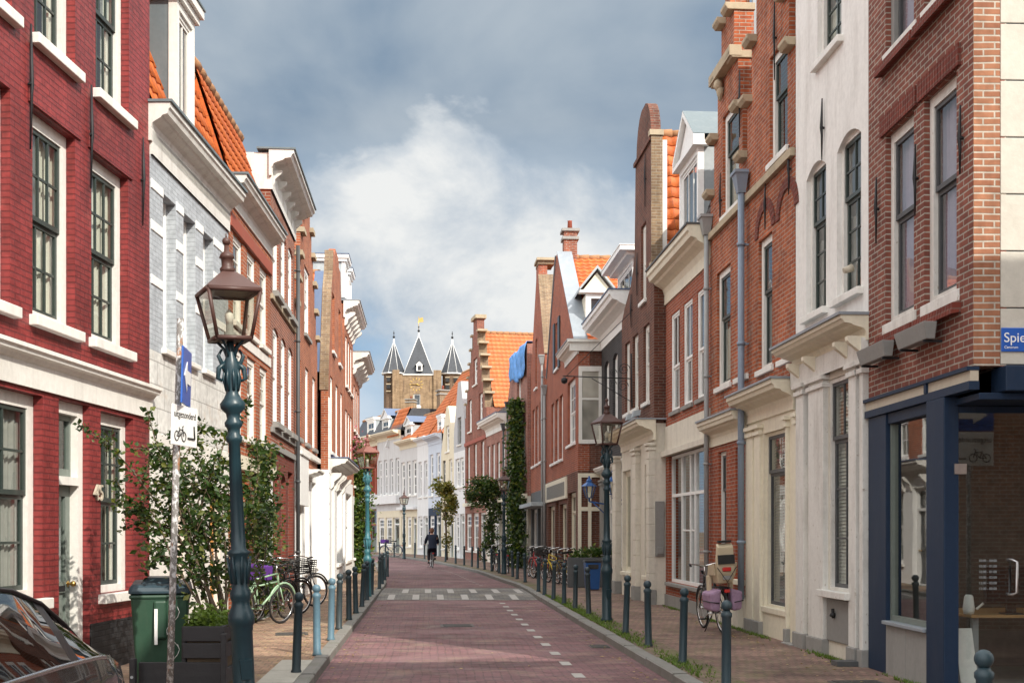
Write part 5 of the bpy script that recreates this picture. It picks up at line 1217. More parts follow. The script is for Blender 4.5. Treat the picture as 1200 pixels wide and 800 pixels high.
# ================================================================ GATE TOWER beyond the houses
TY = 185.0; k = TY / F; TX = (488 - CX) * k
tw = thing('gate_tower', 'old brick city gate tower with three slate spires and a gilded clock', 'tower', (TX, TY, 0), R(3))
def tx(px): return (px - 488) * k
zt = Zp(436, TY)
mb = MB().mat(M['tower_brick']); xa, xb = tx(460), tx(517)
wx0, wx1, wz0, wz1 = tx(484.5), tx(492.5), Zp(475, TY), Zp(461, TY)
fquads(mb, [(0, tx(468), tx(508)), (zt - .3, tx(468), tx(508))], [(wx0, wx1, wz0, wz1, 0)], .35)
for a, b in ((xa, tx(468)), (tx(508), xb)): mb.box(a, b, .0, 7.5, 0, zt + .35)
mb.box(tx(468), tx(508), .95, 7.4, 0, zt - .35)
for px_ in (463, 473, 503, 512): mb.mat(M['turret_brick']); mb.box(tx(px_)-.07, tx(px_)+.07, (.34 if 468 < px_ < 508 else -.01), (.4 if 468 < px_ < 508 else .05), zt-3.0, zt-1.2)
mb.mat(M['tower_brick']); mb.build('wall', tw)
mb = MB().mat(M['white']); mb.box(wx0, wx1, .5, .6, wz0, wz0+.15); mb.box(wx0, wx1, .5, .6, wz1-.15, wz1); mb.box(wx0, wx0+.12, .5, .6, wz0+.15, wz1-.15); mb.box(wx1-.12, wx1, .5, .6, wz0+.15, wz1-.15); mb.box(wx0-.1, wx1+.1, .2, .5, wz0-.35, wz0-.01); wo = mb.build('window', tw)
mb = MB().mat(M['far_pane']); mb.face([(wx0, .56, wz0), (wx1, .56, wz0), (wx1, .56, wz1), (wx0, .56, wz1)]); mb.build('pane', wo)
mb = MB().mat(M['gold']); cz, cxk = Zp(450, TY), tx(487.8)
for i in range(12):
    t = math.pi*i/6; r0, r1 = .72, 1.05; mb.hexa([(cxk+math.sin(t-.07)*r0, .30, cz+math.cos(t-.07)*r0), (cxk+math.sin(t+.07)*r0, .30, cz+math.cos(t+.07)*r0), (cxk+math.sin(t+.07)*r0, .345, cz+math.cos(t+.07)*r0), (cxk+math.sin(t-.07)*r0, .345, cz+math.cos(t-.07)*r0)], [(cxk+math.sin(t-.07)*r1, .30, cz+math.cos(t-.07)*r1), (cxk+math.sin(t+.07)*r1, .30, cz+math.cos(t+.07)*r1), (cxk+math.sin(t+.07)*r1, .345, cz+math.cos(t+.07)*r1), (cxk+math.sin(t-.07)*r1, .345, cz+math.cos(t-.07)*r1)])
cl = mb.build('clock', tw)
mb = MB().mat(M['gold']); mb.tube([(cxk-.75, .26, cz-.02), (cxk, .25, cz), (cxk+.3, .26, cz+.1)], .07, 6); mb.tube([(cxk, .28, cz), (cxk+.62, .28, cz-.15)], .09, 6); mb.build('clock_hands', cl)
def spire(cx0, cy0, z0, r, h, n, sub=None):
    mb = MB().mat(M['slate']); mb.lathe([(r, 0), (.06, h)], (cx0, cy0, z0), n, smooth=False, ph=math.pi/n); so_ = mb.build('spire', tw)
    mb = MB().mat(M['bright_white'])
    for j in range(n):
        a = 2*math.pi*j/n + math.pi/n; mb.tube([(cx0+r*1.01*math.cos(a), cy0+r*1.01*math.sin(a), z0), (cx0+.05*math.cos(a), cy0+.05*math.sin(a), z0+h)], .045 if n == 4 else .035, 5)
    mb.lathe([(r*1.04, -.12), (r*1.06, .06)], (cx0, cy0, z0), n, smooth=False, ph=math.pi/n); mb.lathe([(.22, -.8), (.12, .3), (.04, .5)], (cx0, cy0, z0+h), 8); mb.build('white_hips', so_)
    mb = MB().mat(M['iron']); mb.tube([(cx0, cy0, z0+h), (cx0, cy0, z0+h+1.7)], .05, 5); mb.ball((cx0, cy0, z0+h+.75), .2, 8, 6); mb.ball((cx0, cy0, z0+h+1.35), .12, 6, 5); mb.build('finial', so_); return so_
for nm2, pa, pb in (('l', 447.8, 474), ('r', 517, 543)):
    c, r_ = tx((pa+pb)/2), (pb-pa)/2*k
    mb = MB().mat(M['turret_brick']); mb.lathe([(r_*.93, 0), (r_*.93, zt)], (c, 2.2, 0), 12, smooth=False, ph=math.pi/12)
    mb.mat(M['black_plinth'])
    for dxp in (-.75, .55):
        for zz2 in (-1.1, -2.2): mb.box(c+dxp-.28, c+dxp+.28, 2.2-r_*1.02, 2.2-r_*.4, zt+zz2-.3, zt+zz2+.35)
    mb.mat(M['stone'])
    for dxp in (-.75, .55):
        for zz2 in (-.7, -1.8, -2.9): mb.box(c+dxp-.36, c+dxp+.36, 2.2-r_*1.04, 2.2-r_*.4, zt+zz2-.07, zt+zz2+.07)
    mb.build('turret', tw)
    spire(c, 2.2, zt, r_*1.13, Zp(398, TY)-zt, 8)
so_ = spire(tx(490.2), 2.6, zt-.3, 17.3*k*1.42, Zp(390, TY)-zt+.3, 4)
mb = MB().mat(M['bright_white']); c = tx(491.5); mb.box(c-.45, c+.45, -.05, 1.5, zt+.2, zt+1.1); mb.face([(c-.6, -.08, zt+1.1), (c+.6, -.08, zt+1.1), (c, -.08, zt+1.75)]); do = mb.build('dormer', tw)
mb = MB().mat(M['black_paint']); mb.box(c-.26, c+.26, -.07, .0, zt+.3, zt+1.0); mb.build('pane', do); mb = MB().mat(M['slate']); mb.hexa([(c-.7, -.15, zt+1.05), (c, -.15, zt+1.75), (c, 2, zt+1.75), (c-.7, 2, zt+1.05)], [(c-.7, -.15, zt+1.15), (c, -.15, zt+1.86), (c, 2, zt+1.86), (c-.7, 2, zt+1.15)]); mb.hexa([(c, -.15, zt+1.75), (c+.7, -.15, zt+1.05), (c+.7, 2, zt+1.05), (c, 2, zt+1.75)], [(c, -.15, zt+1.86), (c+.7, -.15, zt+1.15), (c+.7, 2, zt+1.15), (c, 2, zt+1.86)]); mb.build('dormer_roof', do)
mb = MB().mat(M['gold']); zv = Zp(372, TY); c = tx(490.2); mb.tube([(c, 2.6, zv-2), (c, 2.6, zv+.6)], .05, 6); mb.hexa([(c-.2, 2.56, zv-.35), (c+.75, 2.56, zv-.2), (c+.75, 2.62, zv-.2), (c-.2, 2.62, zv-.35)], [(c+.1, 2.56, zv+.35), (c+.65, 2.56, zv+.5), (c+.65, 2.62, zv+.5), (c+.1, 2.62, zv+.35)]); mb.build('weather_vane', so_)
# a lower slate roof and chimney between the tower and the houses
h = House('slate_roofed_building', 'low building with dark slate roof in front of the gate tower', (X(455, 120), 120), (X(520, 118), 118), 'house', GF)
h.facade(0, 11.4, 'far_white'); h.cornice(11.0, 11.6, .4, 'white'); h.shell(11.3, 'far_white'); h.roof_par(11.6, 13.4, 2.6, 'slate', depth=7, tile=False); h.chimney(1.6, 2.0, 12.0, 15.0, 'tower_brick', .9, .8)
# ---- house on the other corner of the side street, behind the camera's right shoulder (its shadow and reflection reach the picture)
h = House('side_street_house', 'brown brick house across the side street, mirrored in the glass shop door', L(5.2, 4.3), L(5.2, -7), 'house', GR)
for a in (1, 3.4, 5.8, 8.2): h.window(a, a+1.1, .9, 2.9, px=False, frame='white', bar='white', glass='far_pane'); h.window(a, a+1.1, 4.0, 6.0, px=False, frame='white', bar='white', glass='far_pane')
h.facade(0, 10.4, 'buff_brick'); h.cornice(10.0, 10.5, .4, 'cream'); h.shell(10.4, 'corner_brick_pale', depth=11)
# ================================================================ STREET FURNITURE
def lathe_part(prof, m, name, parent, n=16, c=(0,0,0), **k):
    mb = MB().mat(M[m]); mb.lathe(prof, c, n, **k); return mb.build(name, parent)
def make_lamp(label, green='lamp_green', brown='lantern_brown'):
    t = thing('street_lamp', label, 'street lamp', group='old cast iron street lamps along the kerbs')
    col = lathe_part([(.105,0),(.105,.06),(.088,.08),(.085,.80),(.09,.81),(.09,.84),(.102,.86),(.106,.90),(.104,.93),(.088,.97),(.074,1.0),(.07,1.04),(.082,1.07),(.084,1.11),(.068,1.14),(.062,1.18),(.072,1.26),(.082,1.34),(.07,1.39),(.09,1.42),(.092,1.435),(.06,1.46),(.057,1.60),(.046,2.30),(.062,2.32),(.066,2.35),(.048,2.38),(.05,2.42),(.068,2.44),(.07,2.47),(.05,2.50),(.056,2.54),(.096,2.58),(.10,2.62),(.07,2.66),(.05,2.70),(.05,2.73),(.056,2.85),(.066,2.92),(.045,2.98),(.028,3.05),(.03,3.16)], green, 'column', t, 24, flute=(1.55, 2.31, .86))
    mb = MB().mat(M[green])                                # cast leaves and crest on the column
    for j in range(8):
        a = 2*math.pi*j/8; c, s = math.cos(a), math.sin(a)
        mb.tube([(.062*c, .062*s, 1.18), (.08*c, .08*s, 1.30), (.098*c, .098*s, 1.40)], [.014, .014, .005], 5)
        mb.tube([(.046*c, .046*s, 2.72), (.066*c, .066*s, 2.82), (.05*c, .05*s, 2.92)], [.012, .014, .006], 5)
    mb.hexa([(-.04, -.10, .42), (.04, -.10, .42), (.04, -.08, .42), (-.04, -.08, .42)], [(-.05, -.108, .58), (.05, -.108, .58), (.05, -.08, .58), (-.05, -.08, .58)])
    for sx in (-1, 1): mb.tube([(sx*.04, 0, 2.95), (sx*.1, 0, 2.9), (sx*.11, 0, 2.82), (sx*.075, 0, 2.80)], [.02,.022,.018,.012], 6); mb.tube([(sx*.04, 0, 2.86), (sx*.1, 0, 3.0), (sx*.07, 0, 3.05)], [.02,.016,.01], 6)
    mb.build('column_ornament', col)
    mb = MB().mat(M[green])
    for j in range(4):
        a = 2*math.pi*j/4 + math.pi/4; c, s = math.cos(a), math.sin(a)
        mb.tube([(.03*c, .03*s, 2.98), (.06*c, .06*s, 3.06), (.12*c, .12*s, 3.12), (.185*c, .185*s, 3.125)], .012, 6)
    mb.build('lantern_bracket', t)
    b, tp, zb, zt = .135, .205, 3.13, 3.50                 # half widths of the lantern body
    mb = MB().mat(M[brown]); cs = ((-1,-1),(1,-1),(1,1),(-1,1))
    for i, (sx, sy) in enumerate(cs):
        ex, ey = cs[(i+1) % 4]
        mb.tube([(sx*b, sy*b, zb), (sx*tp, sy*tp, zt)], .016, 5)
        mb.tube([(sx*b, sy*b, zb), (ex*b, ey*b, zb)], .02, 5); mb.tube([(sx*tp, sy*tp, zt), (ex*tp, ey*tp, zt)], .02, 5)
    mb.box(-b, b, -b, b, zb-.015, zb); fr = mb.build('lantern', t)
    mb = MB().mat(M['lamp_glass'])
    for i, (sx, sy) in enumerate(cs):
        ex, ey = cs[(i+1) % 4]; mb.face([(sx*b, sy*b, zb), (ex*b, ey*b, zb), (ex*tp, ey*tp, zt), (sx*tp, sy*tp, zt)])
    mb.build('pane', fr)
    mb = MB().mat(M['grey_paint']); mb.lathe([(.05,0),(.05,.05),(.03,.06),(.03,.12)], (0,0,zb), 10); mb.mat(M['white']); mb.lathe([(.028,.12),(.035,.2),(.01,.24)], (0,0,zb), 10); mb.build('burner', fr)
    mb = MB().mat(M[brown]); mb.lathe([(.245*1.2, zt), (.252*1.2, zt+.018), (.085, zt+.16), (.07, zt+.165)], (0,0,0), 4, smooth=False, ph=math.pi/4)
    mb.lathe([(.055, zt+.16), (.062, zt+.19), (.045, zt+.21), (.047, zt+.27), (.062, zt+.28), (.05, zt+.31), (.022, zt+.33), (.018, zt+.38)], (0,0,0), 10); mb.ball((0,0,zt+.41), .034, 8, 6); mb.tube([(0,0,zt+.43),(0,0,zt+.475)], [.01,.004], 5); mb.build('lantern_roof', t)
    return t
def leaves_of(o):
    out = [o]
    for c in o.children: out += leaves_of(c)
    return out
lampA = make_lamp('nearest street lamp at left, dark blue green column with brown lantern, beside the black planter')
lampA.location = (X(288, 9.6)-.0, 9.6, .1); lampA.rotation_euler = (0, R(-2.3), R(27))
for px_, Y, rz, lab in ((711, 21.1, 20, 'street lamp on the right kerb in front of the cream arcade, purple brown lantern'),
                        (590.5, 44.5, 10, 'street lamp near the ivy column, with dark bicycles leaning beside it'),
                        (473.5, 68.5, 30, 'small dark street lamp farthest away, by the parked bicycle at the bend')):
    o = copy_tree(lampA); o.location = (X(px_, Y), Y, .1); o.rotation_euler = (0, 0, R(rz)); o['label'] = lab
lampC = make_lamp('faded blue green street lamp with red lantern at the end of the left bollard row', 'lamp_far_green', 'lantern_red')
lampC.location = (X(430.5, 29), 29, .1); lampC.rotation_euler = (0, 0, R(35))
# ---- bollards
def make_bollard(m, label):
    t = thing('bollard', label, 'bollard', group='ball topped iron bollards along the kerbs')
    lathe_part([(.06,0),(.06,.03),(.05,.05),(.047,.74),(.056,.755),(.056,.785),(.04,.80),(.034,.815)], m, 'post', t, 14)
    mb = MB().mat(M[m]); mb.ball((0,0,.862), .056, 14, 9); mb.build('ball', t); return t
bd = make_bollard('bollard_dark', ''); bb = make_bollard('bollard_blue', '')
ords = ['first', 'second', 'third', 'fourth', 'fifth', 'sixth', 'seventh', 'eighth', 'ninth', 'tenth', 'eleventh', 'twelfth']
def bollard(src, x, y, lab, used=set()):
    o = src if src.name not in used else copy_tree(src); used.add(src.name)
    o.location = (x, y, .1); o['label'] = lab; o.rotation_euler = (R(random.uniform(-2.6, 2.6)), R(random.uniform(-2.4, 2.4)), random.uniform(0, 6))
ld = [(347,789,0),(371.5,768,1),(387.6,750,1),(397,737,0),(409,726.5,0),(417,718.5,0),(424,711,0),(430,703.5,0),(435.5,697,0)]
for i, (px_, py, bl) in enumerate(ld):
    bollard(bb if bl else bd, *G(px_, py), ('pale blue ' if bl else 'dark ') + f'bollard on the left kerb, {ords[i]} beyond the black planter')
for i, (px_, py) in enumerate(((444.5,690),(448,684),(451,679.5),(454,675.5))): bollard(bd, *G(px_, py), f'dark bollard past the left red lantern lamp, {ords[i]} after the crossing')
bollard(bd, X(1156, 6.9), 6.9, 'big bollard in front of the glass shop door of the corner house')
rd = [(851,810),(800,777),(760,757),(733,742)]
for i, (px_, py) in enumerate(rd): bollard(bd, *G(px_, py), f'dark bollard on the right kerb, {ords[i]}  before the near right lamp, from the camera')
rd = [(690,720),(674,713.5),(661,708),(648.5,702.5),(638,697),(631,693)]
for i, (px_, py) in enumerate(rd): bollard(bd, *G(px_, py), f'dark bollard on mossy edge, {ords[i]} between the near right lamp and the crossing')
rd = [(615.5,682),(606,678),(601,675.5),(585,671.5),(576.5,669),(568,667),(560,665.5),(553,663.8),(544,662),(534,660),(522,658)]
for i, (px_, py) in enumerate(rd): bollard(bd, *G(px_, py), f'dark bollard on the right kerb beyond the crossing, {ords[i]} towards the bend')
rd = [(497.5,655),(486,653.6),(462,652.4),(452,651.6),(445,651)]
for i, (px_, py) in enumerate(rd): bollard(bd, *G(px_, py), f'distant bollard in the bend, {ords[i]} past the cyclist')
# ---- one-way sign with bicycle plate
def bike_icon(mb, cx_, cz, s, f):
    for dx_ in (-.5, .5): mb.tube([f(cx_+dx_*s+.3*s*math.cos(a*math.pi/6), cz+.3*s*math.sin(a*math.pi/6)) for a in range(12)], .035*s, 4, closed=True)
    for p, q in (((-.5,0),(-.12,.42)), ((-.12,.42),(.32,.42)), ((.32,.42),(0,0)), ((0,0),(-.5,0)), ((0,0),(-.18,.55)), ((.5,0),(.28,.62)), ((.28,.62),(.45,.66))):
        mb.tube([f(cx_+p[0]*s, cz+p[1]*s), f(cx_+q[0]*s, cz+q[1]*s)], .03*s, 4)
M['sign_blue'] = plain('sign_blue_enamel', (.02,.10,.42), .3, .0, .5, .08); M['sign_grey'] = plain('sign_grey_back', (.3,.3,.3), .5, .4)
M['rusty_pole'], nt, p = nm('peeling_rusty_pole', .65)
v = objvec(nt, (1,1,.45)); n1 = noise(nt, v, 9, 8, .7); n2 = noise(nt, objvec(nt, (1,1,.6)), 38, 6, .7)
c = mixc(nt, ramp(nt, n2, [(.45, 0.0), (.5, 1.0)]), (.5,.5,.5), (.17,.16,.15)); c = mixc(nt, ramp(nt, n1, [(.57, 0.0), (.62, 1.0)]), c, (.25,.105,.04)); lk(nt, c, p.inputs['Base Color']); bump(nt, n2, p, .4, .01)
M['ink'] = plain('black_ink', (.03,.03,.03), .6)
def sign_boards(t, w, z, hb, hw, arrow, t2=None):
    mb = MB().mat(M['sign_blue']); mb.box(-w/2, w/2, -.05, -.035, z, z+hb); b1 = mb.build('blue_board', t, bevel=.004)
    mb = MB().mat(M['bright_white']); a = arrow; zc = z+hb*.5
    poly = [(-.36,0),(-.06,.3),(-.06,.13),(.36,.13),(.36,-.13),(-.06,-.13),(-.06,-.3)]
    mb.ext([(x*w*a, zc+y_*hb*.9) for x, y_ in poly], lambda x, y_: (x, -.056, y_), lambda x, y_: (x, -.0505, y_)); mb.build('arrow', b1)
    mb = MB().mat(M['bright_white']); mb.box(-w/2, w/2, -.05, -.035, z-hw-.01, z-.01); b2 = mb.build('white_board', t2 or t, bevel=.004)
    lettering('uitgezonderd', w*.165, M['ink'], b2, (-w*.46, -.052, z-hw*.33), (R(90), 0, 0), 'lettering', .0008)
    mb = MB().mat(M['ink']); f = lambda x, zz_: (x, -.053, zz_); bike_icon(mb, -w*.2, z-hw*.8, w*.28, f); mb.tube([f(w*.1, z-hw*.82), f(w*.38, z-hw*.82)], .008, 5); mb.tube([f(w*.38, z-hw*.82), f(w*.34, z-hw*.5)], .008, 5); mb.build('bicycle_symbol', b2)
t = thing('one_way_sign', 'blue arrow sign over white bicycle plate on a rusty pole', 'road sign', (X(197, 9.0), 9.0, .1))
t.rotation_euler = (0, R(1.5), 0)
mb = MB().mat(M['rusty_pole']); mb.tube([(0,0,0),(0.01,0,3.2)], .026, 12); mb.build('pole', t)
def head(rz): e = bpy.data.objects.new('sign_head', None); COL.objects.link(e); e.parent = t; e.rotation_euler = (0, 0, R(rz)); e.location = (.02, 0, 0); return e
sign_boards(head(97), .42, 2.55, .42, .30, 1, head(80))
t = thing('side_street_sign', 'blue arrow sign at the side street, seen mirrored in the glass shop door', 'road sign', (5.98, 8.6, .1), R(180))
mb = MB().mat(M['rusty_pole']); mb.tube([(0,0,0),(0,0,3.4)], .03, 12); mb.build('pole', t); sign_boards(t, .6, 2.85, .40, .42, 1)
# ---- wheeled bin
M['bin_green'] = paint('bin_green_plastic', (.024,.066,.04), .45, .4, (.085,.10,.07)); M['bin_lid'] = paint('bin_lid_plastic', (.025,.05,.068), .42, .15); M['rubber'] = plain('black_rubber', (.015,.015,.016), .7)
t = thing('wheelie_bin', 'green wheelie bin with blue green lid standing behind the black planter board', 'bin', (X(189, 11.7), 11.7, .12), R(14))
mb = MB().mat(M['bin_green']); n = 6
lo = [(-.21,-.22,.06),(.21,-.22,.06),(.21,.2,.06),(-.21,.2,.06)]; hi = [(-.27,-.30,.95),(.27,-.30,.95),(.27,.26,.95),(-.27,.26,.95)]
mb.hexa(lo, hi); mb.box(-.285,.285,-.315,.275,.93,.975); mb.box(-.06,.06,-.325,-.25,.55,.92); mb.build('body', t, bevel=.045)
mb = MB().mat(M['bin_lid']); mb.hexa([(-.30,-.335,.98),(.30,-.335,.98),(.30,.29,.98),(-.30,.29,.98)], [(-.27,-.30,1.07),(.27,-.30,1.07),(.27,.27,1.10),(-.27,.27,1.10)]); mb.hexa([(-.2,-.22,1.07),(.2,-.22,1.07),(.2,.2,1.09),(-.2,.2,1.09)], [(-.12,-.14,1.13),(.12,-.14,1.13),(.12,.14,1.14),(-.12,.14,1.14)]); mb.build('lid', t, bevel=.03)
mb = MB().mat(M['bin_lid']); mb.tube([(-.24,.33,1.0),(.24,.33,1.0)], .018, 8); mb.tube([(-.24,.33,1.0),(-.24,.27,.95)], .015, 6); mb.tube([(.24,.33,1.0),(.24,.27,.95)], .015, 6); mb.build('handle', t)
for s in (-1, 1): mb = MB().mat(M['rubber']); mb.tube([(s*.24,.22,.1),(s*.29,.22,.1)], .1, 16); mb.build('wheel', t)
mb = MB().mat(M['bright_white']); mb.box(-.05,-.02,-.328,-.3255,.5,.84)
for k in range(4): mb.tube([(.12+.06*math.sin(k*2.1+j*.8), -.272-.06*(.3+.12*k+.05*j)-.012, .35+.12*k+.05*j) for j in range(4)], .003, 4)
mb.build('sticker_and_scratches', t)
# ---- black slatted planter with its low front
M['stained_wood'] = paint('black_stained_wood', (.022,.022,.025), .55, .3, (.05,.05,.05), bs=.3, scale=(1,6,10))
t = thing('slatted_planter', 'black slatted wooden planter with low front board below the lamp', 'planter', (0, 0, 0))
mb = MB().mat(M['stained_wood'])
for k, z in enumerate((.10, .335, .57, .72)): mb.box(-3.32 if z < .5 else -2.93, -2.56, 10.62 - (.12 if z < .3 else 0), 10.66 - (.12 if z < .3 else 0), z, z + (.2 if z < .5 else .135))
for z in (.11, .34, .57, .73): mb.box(-2.60, -2.56, 10.66, 11.4, z, z+.13)
for x in (-3.36, -2.56): mb.box(x, x+.05, 10.48, 10.55, .1, .58 if x < -3 else .80)
mb.box(-2.93, -2.6, 11.36, 11.4, .1, .85); mb.box(-2.95, -2.91, 10.66, 11.4, .1, .85); mb.build('slats', t, bevel=.006)
mb = MB().mat(M['earth']); mb.box(-2.9, -2.61, 10.67, 11.35, .1, .80); mb.build('soil', t)
mb = MB().mat(M['zinc']); mb.tube([(-3.335, 10.475, .42), (-3.335, 10.485, .42)], .014, 8); mb.build('bolt', t)
# ---- street name plate on the corner
h = CORNER
t = thing('street_name_plate', 'blue enamel street name plate on the grey stucco corner wall', 'sign', (*h.B, 0), h.root.rotation_euler.z + R(90))
mb = MB().mat(M['sign_blue']); mb.box(.262, .82, -.02, -.008, 3.375, 3.60); pb = mb.build('plate', t, bevel=.006)
lettering('Spie', .128, M['bright_white'], pb, (.285, -.0215, 3.465), (R(90), 0, 0), 'lettering', .001); lettering('Centrum', .036, M['bright_white'], pb, (.29, -.0215, 3.405), (R(90), 0, 0), 'lettering', .001)
# ---- troughs under the corner windows
for px0, px1, lab in ((1022, 1060, 'grey window trough under the far first floor window of the corner house'), (1068, 1111, 'grey window trough under the near first floor window of the corner house')):
    ua, ub = h.u(px0+4), h.u(px1-2)
    t = thing('window_trough', lab, 'planter', (*h.A, 0), h.root.rotation_euler.z, 'empty window troughs on the corner house')
    mb = MB().mat(M['grey_paint']); mb.hexa([(ua+.03,-.19,3.60),(ub-.03,-.19,3.60),(ub-.03,-.10,3.60),(ua+.03,-.10,3.60)], [(ua,-.23,3.77),(ub,-.23,3.77),(ub,-.09,3.77),(ua,-.09,3.77)]); mb.build('trough', t, bevel=.008)
    mb = MB().mat(M['iron']); [mb.box(x, x+.02, -.2, -.01, 3.575, 3.598) for x in (ua+.1, ub-.1)]; mb.build('bracket', t)
# ---- blue wall lanterns, litter bin, plant trough
M['blue_metal'] = plain('blue_painted_metal', (.02,.09,.28), .35, .2, .5, .1)
for i, (px_, Y, lab) in enumerate(((718, 31.2, 'blue wall lantern nearer the cream arcade, behind the right lamp'), (690.5, 34.4, 'blue wall lantern by the bay house door, farther from the lamp'))):
    x = X(px_, Y); t = thing('wall_lantern', lab, 'lantern', (x, Y, 2.55), 0, 'blue wall lanterns')
    mb = MB().mat(M['blue_metal']); mb.tube([(0,0,.0),(.5,0,-.08)], .025, 6); mb.tube([(0,0,-.0),(0,0,.1)], .03, 6); mb.tube([(.1,0,-.02),(.45,0,-.35)], .018, 5); mb.build('bracket', t)
    mb = MB().mat(M['blue_metal']); mb.lathe([(.09,.1),(.1,.12)], (0,0,0), 6, smooth=False); mb.lathe([(.24,.44),(.08,.56),(.09,.6),(.04,.66),(.02,.74)], (0,0,0), 6, smooth=False)
    for j in range(6): a = j*math.pi/3; mb.tube([(.1*math.cos(a),.1*math.sin(a),.12),(.19*math.cos(a),.19*math.sin(a),.44)], .012, 4)
    f = mb.build('lantern', t); mb = MB().mat(M['lamp_glass']); mb.lathe([(.095,.12),(.18,.44)], (0,0,0), 6, smooth=False, cap=False); mb.build('pane', f)
x, y = G(694, 691); t = thing('litter_bin', 'blue litter bin on the pavement below the plant trough', 'bin', (x, y, .1), R(5))
mb = MB().mat(M['blue_metal']); mb.hexa([(-.17,-.17,.02),(.17,-.17,.02),(.17,.17,.02),(-.17,.17,.02)], [(-.21,-.21,.75),(.21,-.21,.75),(.21,.21,.75),(-.21,.21,.75)]); mb.build('body', t, bevel=.02)
mb = MB().mat(M['black_paint']); mb.box(-.23,.23,-.23,.23,.752,.81); mb.box(-.14,.14,-.235,-.2,.58,.7); mb.build('lid', t, bevel=.015)
# ================================================================ PLANTS
M['leaf_dark'] = leafmat('dark_green_leaves', (.016,.035,.012), (.05,.095,.022), (.16,.17,.04)); M['leaf_mid'] = leafmat('mid_green_leaves', (.03,.065,.015), (.085,.15,.03), (.22,.24,.05))
M['leaf_yellow'] = leafmat('yellowing_leaves', (.07,.09,.02), (.2,.19,.04), (.32,.22,.05)); M['leaf_fallen'] = leafmat('fallen_leaves', (.20,.12,.04), (.42,.29,.08), (.5,.42,.14), .1)
M['bark'] = paint('brown_bark', (.10,.07,.045), .9, .4, bs=.5); M['pink_petal'] = leafmat('pink_petals', (.5,.1,.2), (.65,.25,.35)); M['weed'] = leafmat('low_weeds', (.06,.10,.02), (.16,.24,.05))
def leaf(mb, p, s, d=None, flat=.0):
    a = random.uniform(0, 2*math.pi); t = random.uniform(-.9, .9)
    u = Vector((math.cos(a)*math.cos(t), math.sin(a)*math.cos(t), math.sin(t)*(1-flat)))
    v = u.cross(Vector((random.uniform(-1,1), random.uniform(-1,1), random.uniform(.2,1)))).normalized(); n = u.cross(v)
    p = Vector(p); w = s*.32
    i = [mb.add(q) for q in (p, p+u*s*.45+v*w+n*s*.08, p+u*s, p+u*s*.45-v*w+n*s*.08)]
    mb.fi((i[0], i[1], i[2])); mb.fi((i[0], i[2], i[3]))
def branch_leaves(mb_s, mb_l, pts, r0, r1, per_m, s, spread, lo=.15):
    pts = [Vector(p) for p in pts]; sm_ = []
    for i in range(len(pts)-1):
        p0, p1, p2, p3 = pts[max(i-1,0)], pts[i], pts[i+1], pts[min(i+2,len(pts)-1)]
        for j in range(5): t = j/5; sm_.append(.5*((2*p1)+(p2-p0)*t+(2*p0-5*p1+4*p2-p3)*t*t+(3*p1-p0-3*p2+p3)*t**3))
    sm_.append(pts[-1]); n = len(sm_)
    mb_s.tube(sm_, [r0+(r1-r0)*k/(n-1) for k in range(n)], 5)
    L_ = sum((b-a).length for a, b in zip(sm_, sm_[1:]))
    for k in range(int(L_*per_m)):
        t = lo + (1-lo)*random.random(); q = t*(n-1); i = min(int(q), n-2); p = sm_[i].lerp(sm_[i+1], q-i); sp = spread*(1-.6*t)
        leaf(mb_l, p + Vector((random.gauss(0,1), random.gauss(0,1), random.gauss(0,.8)))*sp, s*random.choice((.45,.7,.9,1.1,1.5)))
def blob_plant(name, label, cat, loc, boxes, n, s, m, trunk=None, group=None, kind=None, crown='crown'):
    t = thing(name, label, cat, loc, 0, group); ml = MB().mat(M[m]); 
    tot = sum(b[3]*b[4]*b[5] for b in boxes)
    for (x, y, z, rx, ry, rz) in boxes:
        clumps = [(random.gauss(0,.5), random.gauss(0,.5), random.gauss(0,.5)) for _ in range(9)]
        for k in range(int(n*rx*ry*rz/tot)):
            c = random.choice(clumps); q = Vector((c[0]+random.gauss(0,.24), c[1]+random.gauss(0,.24), c[2]+random.gauss(0,.24)))
            if q.length > 1.15: q = q.normalized()*random.uniform(.8,1.15)
            leaf(ml, (x+q.x*rx, y+q.y*ry, z+q.z*rz), s*random.uniform(.6,1.3))
    ml.build(crown, t)
    if trunk:
        mt = MB().mat(M['bark'])
        for pts, r0, r1 in trunk: mt.tube(pts, r0, 7, r1)
        mt.build('trunk', t)
    return t
